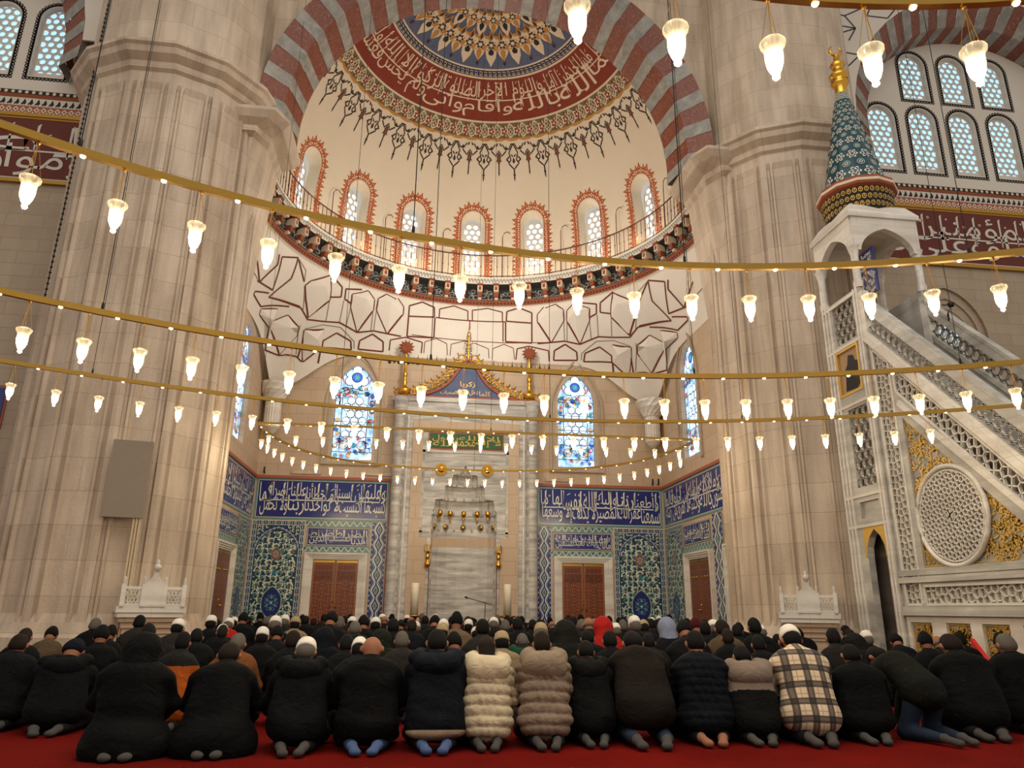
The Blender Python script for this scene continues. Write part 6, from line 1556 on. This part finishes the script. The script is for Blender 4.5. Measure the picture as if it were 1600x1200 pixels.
def plaid():
    if 'plaid' in MATS: return MATS['plaid']
    def fn(t):
        x, y, z = t.xyz('Object'); n = t.noise(2.2, 2, 'Object')*.04
        u = ((x+n)*7.2+.2).fract(); v = ((z*1.0+y*.25+n)*6.6).fract()
        wu = u.lt(.42); wv = v.lt(.40); thin = (u.gt(.62)*u.lt(.67)).max(v.gt(.6)*v.lt(.66)); core = (u.gt(.04)*u.lt(.12)).max(v.gt(.04)*v.lt(.12)); core2 = (u.gt(.3)*u.lt(.38)).max(v.gt(.3)*v.lt(.38))
        a = t.mix((wu+wv).min(1.)*.82, rgb('#c9b498'), rgb('#3a3230')); a = t.mix((wu*wv)*.75, a, rgb('#121110')); a = t.mix((core.max(core2))*.6, a, rgb('#151413')); return t.mix(thin*.55, a, rgb('#6a5238'))
    return mat('plaid', rough=.9, fn=fn)
for nm, c, r in (('skin', '#8c5d47', .6), ('hair_black', '#0c0a09', .8), ('hair_brown', '#1c130e', .8), ('hair_grey', '#565049', .8), ('cap_white', '#d6cfc4', .8), ('cap_beige', '#9a8566', .8), ('sock_grey', '#454240', .9), ('sock_blue', '#45567a', .9), ('jeans', '#1f2a3a', .85), ('trousers_black', '#101012', .9), ('beanie_black', '#0c0c0d', .9)): mat(nm, c, r, spec=.15)
def jpose(kind='seiza', lean=16, bow=34, tw=0):
    R_ = math.radians; J = {}
    if kind == 'seiza':
        J['P'] = np.array((0, -.06, .27)); J['K'] = (.17, .44, .085); J['A'] = (.10, -.20, .075); J['T'] = (.06, -.36, .045); J['Hh'] = (.10, -.03, .25)
    elif kind == 'bent':      # upright thighs, trunk thrown forward
        J['P'] = np.array((0, -.10, .50)); J['K'] = (.16, .04, .09); J['A'] = (.12, -.36, .07); J['T'] = (.09, -.55, .05); J['Hh'] = (.10, -.10, .47)
    elif kind == 'half':      # seated back, trunk well forward
        J['P'] = np.array((0, -.08, .33)); J['K'] = (.17, .38, .085); J['A'] = (.12, -.26, .075); J['T'] = (.09, -.42, .045); J['Hh'] = (.10, -.06, .31)
    a = R_(lean); J['C'] = J['P']+.40*np.array((0, math.sin(a), math.cos(a))); b = R_(lean+12); J['N'] = J['C']+.15*np.array((0, math.sin(b), math.cos(b)))
    c = R_(bow); J['c'] = c; J['H'] = J['N']+.135*np.array((0, math.sin(c), math.cos(c)))
    S = J['C']+.07*np.array((0, math.sin(a), math.cos(a)))
    for s, k in ((-1, 'L'), (1, 'R')):
        J['S'+k] = S+np.array((s*.178, .0, -.02)); J['E'+k] = S+np.array((s*.25, .06+.10*math.sin(a), -.30)); w = np.array((s*.13, max(J['C'][1]+.28, .30), .27))
        if kind == 'bent': J['E'+k] = S+np.array((s*.24, .12, -.2)); w = np.array((s*.2, S[1]+.2, .12))
        J['W'+k] = w
    return J
def hl(J, x, y, z):            # head-local to person-local
    c, s = math.cos(J['c']), math.sin(J['c']); return tuple(J['H']+np.array((x, y*c+z*s, -y*s+z*c)))
def body_prims(J):
    P = [('e', J['H'], (.076, .096, .112), -J['c'])]
    P += [('e', hl(J, 0, .045, -.06), (.05, .05, .06), -J['c']), ('c', hl(J, 0, .095, -.005), hl(J, 0, .108, -.028), .010, .016)]
    for s in (-1, 1): P += [('e', hl(J, s*.084, -.005, -.014), (.014, .022, .032), -J['c'])]
    P += [('c', tuple(J['N']-np.array((0, .01, .05))), hl(J, 0, -.02, -.06), .058, .05), ('c', tuple(J['P']), tuple(J['C']), .10, .09), ('c', tuple(J['SL']+np.array((.04, 0, -.03))), tuple(J['SR']+np.array((-.04, 0, -.03))), .045, .045)]
    for s, k in ((-1, 'L'), (1, 'R')):
        m = lambda q: (s*q[0], q[1], q[2]); W_ = J['W'+k]
        P += [('c', tuple(J['S'+k]+np.array((-s*.02, 0, -.05))), tuple(J['E'+k]), .042, .038), ('c', tuple(J['E'+k]), tuple(W_), .038, .026)]
        P += [('e', tuple(W_+np.array((-s*.01, .05, -.02))), (.042, .055, .018))]
        for f, L in zip((-.032, -.011, .011, .032), (.07, .085, .08, .06)):
            P += [('c', tuple(W_+np.array((f, .09, -.022))), tuple(W_+np.array((f*1.15, .09+L*.6, -.026))), .0095, .009), ('c', tuple(W_+np.array((f*1.15, .09+L*.6, -.026))), tuple(W_+np.array((f*1.2, .09+L, -.045))), .009, .008)]
        P += [('c', tuple(W_+np.array((-s*.04, .03, -.02))), tuple(W_+np.array((-s*.07, .085, -.03))), .011, .009)]
        P += [('c', m(J['Hh']), m(J['K']), .085, .06), ('c', m(J['K']), m(J['A']), .055, .038), ('c', m(J['A']), m(J['T']), .036, .026)]
    return P
def coat_prims(J, long_=0, bulk=1., hem=.14):
    P = []; p, c = J['P'], J['C']
    for s in (-.085, .085): P.append(('c', tuple(p+np.array((s, -.0, .0))), tuple(c+np.array((s, -.005, .02))), .150*bulk, .118*bulk))
    P.append(('c', tuple(J['SL']+np.array((.06, 0, .0))), tuple(J['SR']+np.array((-.06, 0, .0))), .085*bulk, .085*bulk))
    for k, s_ in (('L', 1), ('R', -1)): P.append(('c', tuple(J['N']+np.array((-s_*.04, -.02, -.05))), tuple(J['S'+k]+np.array((s_*.02, 0, -.05))), .07*bulk, .075*bulk))
    P.append(('c', tuple(p), tuple(c+np.array((0, -.012, .03))), .15*bulk, .135*bulk))
    P.append(('e', tuple(p+np.array((0, .01, -.07))), (.235*bulk, .20*bulk, .15)))
    P.append(('c', tuple(J['N']-np.array((0, .01, .05))), tuple(J['N']+np.array((0, .01, .0))), .085, .068))
    for k in 'LR': P += [('c', tuple(J['S'+k]+np.array((0, 0, -.05))), tuple(J['E'+k]), .072*bulk, .062*bulk), ('c', tuple(J['E'+k]), tuple(J['W'+k]), .064*bulk, .046)]
    if long_: P += [('e', (0, -.02, .10), (.25+.07*long_, .33, .27)), ('e', (0, .25, .10), (.26, .26, .11))]
    return P
def legs_prims(J):
    P = []
    for s in (-1, 1):
        m = lambda q: (s*q[0], q[1], q[2]); P += [('c', m(J['Hh']), m(J['K']), .115, .082), ('c', m(J['K']), m(J['A']), .072, .054)]
    P.append(('e', tuple(J['P']+np.array((0, 0, -.02))), (.19, .15, .13))); return P
def feet_prims(J):
    P = []
    for s in (-1, 1):
        m = lambda q: (s*q[0], q[1], q[2]); A, T_ = np.array(m(J['A'])), np.array(m(J['T']))
        P += [('c', tuple(A+np.array((0, .02, 0))), tuple(T_), .043, .033), ('e', tuple(A+(T_-A)*.15+np.array((0, 0, .01))), (.04, .045, .042)), ('e', tuple(T_+np.array((0, .02, -.004))), (.043, .05, .028))]
    return P
def hood_down(J, b=1.):
    N = J['N']; P = []
    pts = [(-.125, .03, .01), (-.15, -.07, -.01), (-.09, -.15, -.05), (0, -.18, -.075), (.09, -.15, -.05), (.15, -.07, -.01), (.125, .03, .01)]
    for a, c in zip(pts[:-1], pts[1:]): P.append(('c', tuple(N+np.array(a)), tuple(N+np.array(c)), .056*b, .056*b))
    P.append(('e', tuple(N+np.array((0, -.14, -.10))), (.15*b, .085*b, .115*b))); return P
def headgear(J, kind, h):
    c = -J['c']
    if kind in ('hair', 'long'):
        V, F = surf([('e', hl(J, 0, -.010, .014), (.081, .104, .116), c)]+([('c', hl(J, 0, -.06, -.02), tuple(J['N']+np.array((0, -.05, -.02))), .085, .08)] if kind == 'long' else [('e', hl(J, 0, -.045, -.035), (.072, .06, .07), c)]), h, .03, [('e', hl(J, 0, .10, -.05), (.10, .085, .105), c)])
    elif kind == 'under': V, F = surf([('e', hl(J, 0, -.012, .006), (.0785, .101, .108), c), ('e', hl(J, 0, -.045, -.035), (.070, .06, .07), c)], h, .03, [('e', hl(J, 0, .10, -.05), (.10, .085, .105), c)])
    elif kind == 'bald': V, F = surf([('e', hl(J, 0, -.03, -.035), (.083, .075, .035), c)], h, .02, [('e', hl(J, 0, .10, -.05), (.12, .10, .105), c)])
    elif kind == 'cap':
        V, F = surf([('e', hl(J, 0, -.016, .03), (.090, .108, .095), c), ('e', hl(J, 0, -.018, .085), (.080, .095, .058), c)], h, .02, [lambda G: -((G[..., 1]-hl(J, 0, 0, .005)[1])*math.sin(J['c'])+(G[..., 2]-hl(J, 0, 0, .005)[2])*math.cos(J['c']))])
    elif kind == 'beanie':
        V, F = surf([('e', hl(J, 0, -.014, .022), (.094, .110, .118), c), ('e', hl(J, 0, -.03, .11), (.05, .055, .05), c)], h, .04, [('e', hl(J, 0, .115, -.07), (.12, .10, .10), c), lambda G: -((G[..., 1]-hl(J, 0, 0, -.045)[1])*math.sin(J['c'])+(G[..., 2]-hl(J, 0, 0, -.045)[2])*math.cos(J['c']))])
    elif kind == 'hood':
        V, F = surf([('e', hl(J, 0, -.015, .01), (.125, .135, .145), c), ('c', hl(J, 0, -.04, -.05), tuple(J['N']+np.array((0, -.03, -.05))), .12, .13)], h, .05, [('e', hl(J, 0, .13, -.03), (.085, .12, .12), c)])
    return V, F
def puff(V, F, J, pitch=.098, amp=.03, off=0):
    N = normals_of(V, F); a = np.array((J['C']-J['P'])/np.linalg.norm(J['C']-J['P'])); s = (V-J['P'])@a+.003*np.sin(V[:, 0]*15+off)
    b = np.sqrt(np.abs(np.sin(math.pi*(s+off)/pitch)))*amp-amp*.6; wr_ = .004*np.sin(V[:, 0]*60+V[:, 2]*30+3*np.sin(V[:, 0]*17))
    return V+N*(b+wr_)[:, None]
def folds(V, F, amp=.007, seed=0):
    N = normals_of(V, F); r = np.random.RandomState(seed); d = np.zeros(len(V))
    for k in range(7): w = r.normal(size=3)*np.array((9, 6, 14)); d += np.sin(V@w+r.uniform(0, 6.3))*amp/2.2
    return V+N*d[:, None]
def top_of(J): return J['H'][2]+.125
def person(J, x, y, s, rz, label, group=None, coat='#111113', kind='plain', head='hair', hcol='hair_black', legs='trousers_black', sock='sock_grey', hoodc=None, h=.015, seed=0, long_=0, hem=None, bulk=1., wx=1.):
    B = mesh_obj('person', *surf(body_prims(J), max(h, .013), .022), 'skin'); B.location = (x, y, 0); B.scale = (s*wx, s, s); B.rotation_euler = (0, 0, rz); tag(B, label, 'person', group)
    def ch(nm, V, F, mt): o = mesh_obj(nm, V, F, mt); o.parent = B; return o
    V, F = surf(coat_prims(J, long_, bulk), h, .05)
    if kind == 'puffer': V = puff(V, F, J)
    elif kind == 'thin_puffer': V = puff(V, F, J, .075, .012)
    V = folds(V, F, .006 if kind != 'puffer' else .003, seed)
    cm = plaid() if kind == 'plaid' else cloth(coat)
    if hoodc and kind == 'two_tone': pass
    o = ch('coat', V, F, cm)
    if kind == 'two_tone':      # pale yoke over a dark body
        Vc = V[F].mean(1); a = (J['C']-J['P'])/np.linalg.norm(J['C']-J['P']); q = ((Vc-J['P'])@a > .24); o.data.materials.append(cloth(hoodc)); o.data.polygons.foreach_set('material_index', q.astype(np.int32))
    if kind == 'orange_panel':
        Vc = V[F].mean(1); q = (Vc[:, 2] < J['C'][2]+.02); o.data.materials.append(cloth('#b5591e')); o.data.polygons.foreach_set('material_index', q.astype(np.int32))
    if not long_:
        V, F = surf(legs_prims(J), h, .04); ch('trousers', folds(V, F, .005, seed+1), F, legs)
    V, F = surf(feet_prims(J), .012, .02); ch('socks', V, F, sock)
    if head: V, F = headgear(J, head, min(h, .013)); ch({'hair': 'hair', 'long': 'hair', 'bald': 'hair', 'cap': 'cap', 'beanie': 'beanie', 'hood': 'hood'}[head], V, F, hcol if isinstance(hcol, str) and hcol in MATS else cloth(hcol))
    if head == 'cap': V, F = headgear(J, 'under', .013); ch('hair', V, F, 'hair_black' if seed % 2 else 'hair_grey')
    if hoodc:
        V, F = surf(hood_down(J, 1.4 if kind in ('puffer', 'two_tone') else 1.1), h, .05); ch('hood', folds(V, F, .006, seed+2), F, cloth(hoodc))
    if hem:
        V, F = surf([('e', tuple(J['P']+(np.array((0, -.02, -.115)) if J is not BE else np.array((0, -.07, -.035)))), (.235, .2, .075) if J is not BE else (.17, .13, .05), 0 if J is not BE else .5)], h, .03); ch('shirt_tail', folds(V, F, .006, seed), F, cloth(hem))
    return B
SE = jpose('seiza', 14, 34); SE2 = jpose('seiza', 20, 46); SE3 = jpose('seiza', 9, 26); BE = jpose('bent', 58, 80); HA = jpose('half', 34, 62); HB = jpose('half', 26, 48)
# nearest row: (px centre, px y head top, px y feet, pose, options, label)
FRONT = [
 (12, 990, 1150, SE, dict(coat='#16181c', head='hair', hcol='hair_brown'), 'brown haired person in dark jacket kneeling at the left picture edge'),
 (98, 1002, 1156, SE2, dict(coat='#121317', head='beanie', hcol='#171a2c', hoodc='#121317', wx=1.1), 'person in black hooded coat and navy beanie kneeling at the left'),
 (214, 992, 1196, SE3, dict(coat='#101112', head='hood', hcol='#0e0f10', long_=.7, wx=1.15), 'person with black hood pulled up, the large figure nearest the left pillar'),
 (348, 1003, 1192, SE2, dict(coat='#0d0d0f', head='hair', hcol='hair_brown', long_=1, wx=1.08), 'dark haired person in long black robe spreading on the carpet'),
 (471, 998, 1188, SE2, dict(coat='#0f1216', head='cap', hcol='cap_white', hoodc='#0f1216', sock='sock_grey'), 'man in white crocheted cap and black hooded coat in the nearest row'),
 (578, 992, 1186, SE, dict(coat='#0d0d0e', head=None, legs='jeans', sock='sock_blue', wx=1.1), 'bald man in black coat kneeling in the nearest row'),
 (682, 983, 1184, SE, dict(coat='#151b26', head='hair', hcol='hair_black', hoodc='#19202c', sock='sock_blue', hem='#8a7560', wx=1.08), 'dark haired man in navy hoodie with beige shirt tail and blue socks'),
 (761, 993, 1180, SE, dict(coat='#d9c8a8', kind='puffer', head='long', hcol='hair_brown', hoodc='#dccbab', bulk=1.03, wx=.9), 'person in cream quilted puffer jacket'),
 (850, 986, 1178, SE, dict(coat='#94816f', kind='puffer', head='hair', hcol='hair_brown', hoodc='#95836f', bulk=1.05, wx=.95), 'person in taupe quilted puffer jacket'),
 (922, 1000, 1174, SE2, dict(coat='#111112', head='hair', hcol='hair_black', hoodc='#131314', wx=.9), 'slim person in black hooded jacket right of the taupe puffer jacket'),
 (1003, 985, 1176, HA, dict(coat='#2a231c', head='hair', hcol='hair_black', legs='jeans', wx=1.15), 'person in dark olive brown jacket leaning far forward'),
 (1096, 985, 1172, SE, dict(coat='#121822', kind='thin_puffer', head='hair', hcol='hair_black', sock='skin', wx=1.05), 'barefoot man in navy quilted jacket'),
 (1172, 1008, 1172, SE2, dict(coat='#171816', kind='two_tone', head='hair', hcol='hair_black', hoodc='#8b7b6d', wx=1.0), 'child in puffer jacket with taupe hood and black body'),
 (1256, 979, 1172, SE2, dict(coat='#b8a58a', kind='plaid', head='cap', hcol='cap_white', wx=1.12), 'man in black and cream plaid jacket and white cap'),
 (1342, 1006, 1170, SE, dict(coat='#0e0e0f', head='hair', hcol='hair_black', wx=1.05), 'black haired youth in black jacket right of the plaid jacket'),
 (1428, 1010, 1174, BE, dict(coat='#1d1e17', head='hair', hcol='hair_black', legs='jeans', sock='sock_grey', hem='#cfc8bc'), 'man in dark olive jacket and jeans bending forward with his soles showing'),
 (1512, 990, 1164, SE2, dict(coat='#101112', head='hair', hcol='hair_brown', wx=1.25), 'broad brown haired man in black coat near the right edge'),
 (1594, 990, 1156, SE, dict(coat='#0d0d0e', head='hair', hcol='hair_grey', wx=1.1), 'grey haired person in black coat cut by the right picture edge'),
]
placed = []
for i, (px, yt, yb, J, op, lab) in enumerate(FRONT):
    g = onZ(px, yb, 0.); ty = -J['T'][1]+.03; y = g[1]+ty*.95; 
    hy = y+J['H'][1]; z = onY(px, yt, hy)[2]; s = min(1.12, max(.78, z/top_of(J))); x = onY(px, 1050, y)[0]
    op = dict(op); wx = op.pop('wx', 1.)*(.97/s if s < .97 else 1.)
    if J is BE: s = .86; wx = 1.05
    rz = -math.atan2(x-CAM[0], y)*.25+(.35 if J is BE else 0)
    person(J, x, y, s, rz, lab, seed=i, h=.0145, wx=wx, **op); placed.append((x, y))
# second and third rows: individually seen people, from shared body shapes
TPL = {}
def tpl(key, V, F): TPL[key] = mesh_obj('template', V, F, 'skin'); COL.objects.unlink(TPL[key]); return TPL[key]
POSES = {'a': SE, 'b': SE2, 'c': SE3}
for k_, J in POSES.items():
    tpl(('person', k_), *surf(body_prims(J), .018, .022)); V, F = surf(coat_prims(J), .024, .05); tpl(('coat', k_), folds(V, F, .008, 5), F)
    V, F = surf(coat_prims(J, .6, 1.02), .024, .05); tpl(('robe', k_), folds(V, F, .008, 6), F)
    V, F = surf(legs_prims(J)+feet_prims(J), .026, .04); tpl(('trousers', k_), V, F)
    for hd in ('hair', 'bald', 'cap', 'beanie', 'hood', 'under'): tpl((hd, k_), *headgear(J, hd, .015))
    tpl(('hood_down', k_), *surf(hood_down(J), .024, .05))
def copy_person(k_, x, y, s, rz, label, group, coat, head, hcol, hoodc=None, wx=1., legs=True):
    J = POSES[k_]
    def cp(key, nm, mt, par=None):
        o = TPL[key].copy(); o.name = nm; COL.objects.link(o); o.material_slots[0].link = 'OBJECT'; o.material_slots[0].material = MATS[mt] if mt in MATS else cloth(mt)
        if par: o.parent = par
        return o
    B = cp(('person', k_), 'person', 'skin'); B.location = (x, y, 0); B.scale = (s*wx, s, s); B.rotation_euler = (0, 0, rz); tag(B, label, 'person', group)
    cp(('coat', k_), 'coat', coat, B)
    if legs: cp(('trousers', k_), 'trousers', 'trousers_black', B)
    cp((head, k_), {'hair': 'hair', 'bald': 'hair', 'cap': 'cap', 'beanie': 'beanie', 'hood': 'hood'}[head], hcol, B)
    if head == 'cap': cp(('under', k_), 'hair', 'hair_black' if (x*37) % 1 < .6 else 'hair_grey', B)
    if hoodc: cp(('hood_down', k_), 'hood', hoodc, B)
    return B
HG = {'k': ('hair', 'hair_black', 'dark haired'), 'n': ('hair', 'hair_brown', 'brown haired'), 'g': ('hair', 'hair_grey', 'grey haired'), 'w': ('cap', 'cap_white', 'white capped'), 't': ('cap', 'cap_beige', 'tan capped'), 'e': ('beanie', 'beanie_black', 'black beanie wearing'), 'b': ('bald', 'hair_grey', 'balding')}
CN = {'#111214': 'black', '#15171a': 'black', '#1a1d24': 'dark navy', '#23211d': 'dark brown', '#3a3632': 'dark grey', '#6e5b45': 'camel', '#5a4a36': 'khaki brown', '#7a4a26': 'rust brown', '#1b2a1b': 'dark green', '#232a1c': 'dark olive', '#b3211c': 'bright red', '#8f7d62': 'beige', '#101a22': 'dark blue', '#2b2a28': 'charcoal'}
MID = [  # px, py top, row distance, head, coat, extra label or None, hood colour
 (42, 992, 7.3, 'n', '#15171a', None), (84, 988, 8.2, 'e', '#5a4a36', 'person in khaki coat and pointed black beanie left of the bespectacled man'), (163, 983, 7.9, 'e', '#111214', 'bespectacled person in black beanie and black coat'),
 (238, 974, 8.4, 'k', '#15171a', 'cropped haired man in wide black coat against the left pillar'), (287, 994, 7.2, 'k', '#2b2a28', 'person in black jacket with bright orange lower half'), (312, 985, 8.4, 'k', '#111214', None),
 (349, 988, 8.8, 'n', '#111214', None), (372, 997, 7.7, 'g', '#7a4a26', 'grey haired man in rust brown coat'), (411, 990, 8.6, 'w', '#111214', 'person with smooth white cap behind the crocheted cap'), (435, 992, 8.3, 'e', '#15171a', None), (459, 985, 8.1, 'n', '#111214', None),
 (508, 988, 7.6, 'h#101a22', '#101a22', 'person with dark navy hood behind the white crocheted cap'), (543, 1000, 7.6, 'k', '#15171a', None), (561, 998, 7.3, 'w', '#1a1d24', 'white capped person partly hidden left of the bald man'), (596, 987, 8.8, 'h#232a1c', '#232a1c', 'person in dark green hood behind the bald man'),
 (629, 989, 7.5, 'g', '#3a3632', 'grey haired man in grey wool coat'), (650, 994, 8.5, 'w', '#1a1d24', None), (712, 994, 7.5, 'e', '#1a1d24', 'person in dark cap with pale rim behind the navy hoodie'), (745, 988, 8.6, 'w', '#23211d', 'white capped person just behind the cream puffer jacket'), (765, 983, 9.4, 'k', '#15171a', None), (784, 997, 8.2, 't', '#8f7d62', 'beige capped person between the two puffer jackets'),
 (816, 993, 8.0, 'g', '#1b2a1b', 'grey haired person with green hood collar', '#1e4a35'), (880, 972, 8.4, 'h#23231e', '#1d1e1a', 'tall person in dark hooded coat behind the taupe puffer jacket'), (915, 984, 8.6, 'k', '#15171a', None), (951, 985, 8.0, 'k', '#111214', None), (1010, 990, 8.8, 'k', '#23211d', None),
 (1050, 984, 8.2, 'k', '#111214', None), (1078, 992, 9.0, 'k', '#232a1c', None), (1127, 1002, 7.4, 'w', '#232a1c', 'white knit capped person in dark green collar beside the navy jacket'), (1133, 982, 8.8, 'n', '#15171a', None), (1180, 992, 8.0, 'k', '#111214', None),
 (1176, 965, 9.6, 'k', '#111214', 'tall dark haired man in spreading black coat before the right pillar'), (1224, 988, 8.0, 'k', '#15171a', None), (1294, 981, 7.9, 'k', '#2b2724', 'black haired person in dark ribbed puffer jacket behind the plaid jacket'), (1331, 992, 8.8, 'h#1c1c1a', '#1c1c1a', None), (1353, 1002, 7.5, 'w', '#111214', 'cream capped person bowed behind the black haired youth'),
 (1394, 995, 7.5, 'e', '#141922', 'person in black beanie and navy coat before the pulpit arch'), (1441, 990, 7.6, 'e', '#111214', None), (1459, 995, 8.4, 'b', '#15171a', None), (1496, 987, 7.4, 'k', '#15171a', 'fluffy dark haired person behind the broad man'), (1556, 992, 7.0, 'e', '#0f0f10', 'person in pointed dark cap seen half in profile at the right'),
 # third rows and beyond, recognisable ones
 (333, 963, 12.6, 'w', '#15171a', None), (357, 967, 13.0, 'w', '#b3211c', None), (350, 977, 10.4, 'w', '#15171a', None), (381, 959, 12.5, 'e', '#15171a', None), (432, 964, 11.8, 'w', '#15171a', None), (445, 962, 14.6, 'w', '#1b2a1b', None), (462, 965, 10.6, 't', '#8f7d62', 'tan capped man in pale beige coat before the tiled wall'),
 (516, 957, 11.4, 'e', '#15171a', 'tall dark beanie before the left wooden door'), (531, 963, 12.4, 'g', '#23211d', None), (550, 965, 13.4, 'w', '#15171a', None), (558, 970, 10.6, 'g', '#23211d', None), (570, 964, 10.2, 'e', '#111214', None), (588, 966, 12.0, 'w', '#15171a', None), (617, 966, 10.6, 'k', '#111214', None), (643, 968, 9.8, 'n', '#1a1d24', None),
 (677, 963, 12.0, 'e', '#15171a', None), (690, 969, 12.6, 'w', '#23211d', None), (712, 959, 9.6, 'e', '#6e5b45', 'man in camel coat and black beanie straight before the mihrab niche'), (690, 976, 9.0, 't', '#23211d', None), (731, 969, 11.0, 'w', '#111214', None), (754, 967, 9.6, 'k', '#3a3632', None), (769, 966, 13.0, 'w', '#15171a', None), (788, 968, 10.8, 'g', '#15171a', None),
 (809, 965, 12.2, 'k', '#15171a', None), (842, 975, 9.4, 't', '#23211d', None), (893, 963, 13.0, 'k', '#15171a', None), (905, 967, 12.0, 'g', '#15171a', None), (917, 963, 11.6, 'b', '#1a1d24', None), (941, 966, 10.2, 'h#b3211c', '#b3211c', 'person in bright red hooded coat'), (962, 975, 9.8, 'w', '#111214', 'white knit cap just right of the red hood'), (973, 968, 12.0, 'g', '#15171a', None),
 (991, 964, 9.9, 'w', '#15171a', 'white patterned cap before the arabesque tile panel'), (1005, 970, 11.6, 't', '#15171a', None), (1016, 966, 11.0, 'k', '#15171a', None), (1041, 967, 9.8, 'h#8a92a8', '#1a1d24', 'person in pale blue grey hood'), (1064, 971, 9.6, 'e', '#15171a', 'big black fur hat beside the pale blue hood'), (1084, 968, 11.0, 'R', '#5a1a1c', 'person in dark maroon cap'), (1098, 970, 10.4, 'k', '#15171a', None), (1113, 970, 10.6, 'w', '#15171a', None), (1125, 968, 9.8, 'n', '#5a4a36', 'brown haired man in khaki coat beside the right pillar'), (1148, 975, 11.4, 'k', '#15171a', None),
]
rp = random.Random(21); cnt = {}
for j, rec in enumerate(sorted(MID, key=lambda r: r[0])):
    px, yt, Yh, hd, coat, lab = rec[:6]; hoodc = rec[6] if len(rec) > 6 else None
    k_ = rp.choice('aabc'); J = POSES[k_]
    for dY in (0, .3, -.3, .6, -.6, .9, -.9, 1.2, -1.2, 1.6, 2.0, 2.5, 3, 3.5, 4, 5, 6):
        q = onY(px, yt, Yh+dY)
        if Yh+dY > 7.2 and all(abs(q[0]-a) > .46 or abs(Yh+dY-.33-b) > .82 for a, b in placed) and math.hypot(abs(q[0])-7.72, Yh+dY-16.35) > 2.6: Yh += dY; break
    else:
        if lab is None: continue
    p = onY(px, yt, Yh); s = min(1.16, max(.82, p[2]/top_of(J))); y = Yh-J['H'][1]*s; x = p[0]
    rz = -math.atan2(x-CAM[0], y)*.3+rp.uniform(-.12, .12)
    if hd.startswith('h#'): head, hcol, desc = 'hood', hd[1:], 'hooded'
    elif hd == 'R': head, hcol, desc = 'beanie', '#4a1216', 'maroon capped'
    else: head, hcol, desc = HG[hd]
    row = 'second row' if Yh < 9 else 'middle rows' if Yh < 11 else 'far rows'
    if lab is None:
        key = (desc, CN.get(coat, 'dark'), row); cnt[key] = cnt.get(key, 0)+1
        lab = '%s person in %s coat, %s, %s such from the left' % (desc, CN.get(coat, 'dark'), row, ordn(cnt[key]-1))
    if 'orange' in lab:
        person(J, x, y, s, rz, lab, None, coat=coat, kind='orange_panel', head='hair', hcol='hair_black', h=.02, seed=3); placed.append((x, y)); continue
    copy_person(k_, x, y, s, rz, lab, 'worshippers kneeling in the '+row, coat, head, hcol, hoodc, wx=rp.uniform(.98, 1.12)); placed.append((x, y))
# everyone else in the congregation
n_ = 0
for r_, Yh in enumerate((9.3, 10.7, 12.1, 13.6, 15.1, 16.6, 18.1, 19.6, 21.0)):
    if Yh < 13.5: x0, x1 = -1.5-.42*Yh, -1.5+.62*Yh
    elif Yh < 18.5: x0, x1 = -5.4, 5.4
    else: x0, x1 = -5.6, 5.6
    if Yh < 13.5: x1 = min(x1, 6.0)
    x = x0+rp.uniform(0, .5)
    while x < x1:
        y = Yh+rp.uniform(-.15, .15)
        if all(abs(x-a) > .5 or abs(y-b) > .85 for a, b in placed) and not (abs(x+1.49) < .5 and y > 21.6) and math.hypot(x-7.72, y-16.35) > 2.5 and math.hypot(x+7.72, y-16.35) > 2.5:
            k_ = rp.choice('aabc'); hd = rp.choice('kkkkkkneewwgb'); head, hcol, desc = HG[hd]; coat = rp.choice(['#111214', '#15171a', '#111214', '#1a1d24', '#23211d', '#2b2a28', '#3a3632'])
            s = rp.uniform(.88, 1.0)*(.93 if Yh > 12 else .90); n_ += 1
            key = (desc, CN[coat], r_); cnt[key] = cnt.get(key, 0)+1
            copy_person(k_, x, y, s, rp.uniform(-.15, .15), '%s person in %s coat, %s kneeling row, %s such from left' % (desc, CN[coat], ordn(r_+2), ordn(cnt[key]-1)), 'worshippers filling the hall', coat, head, hcol, wx=rp.uniform(1., 1.12), legs=Yh < 11)
            placed.append((x, y)); x += rp.uniform(.62, .85)
        else: x += .25
# red cord stretched beside the pulpit
mb = MB(); a, b = onY(1520, 1003, 10.6), onY(1552, 1045, 9.9); mb.bar(tuple(a), tuple(b), .05, .10); mb.bar((a[0], a[1], 0), tuple(a), .03, .03, (1, 0, 0))
mb.bar((b[0], b[1], 0), tuple(b), .03, .03, (1, 0, 0))
tag(mb.build('barrier_ribbon', 'paint_redribbon' if 'paint_redribbon' in MATS else mat('paint_redribbon', '#c4161a', .6)), 'bright red slanting barrier ribbon at the right, before the gilt base panels', 'barrier')
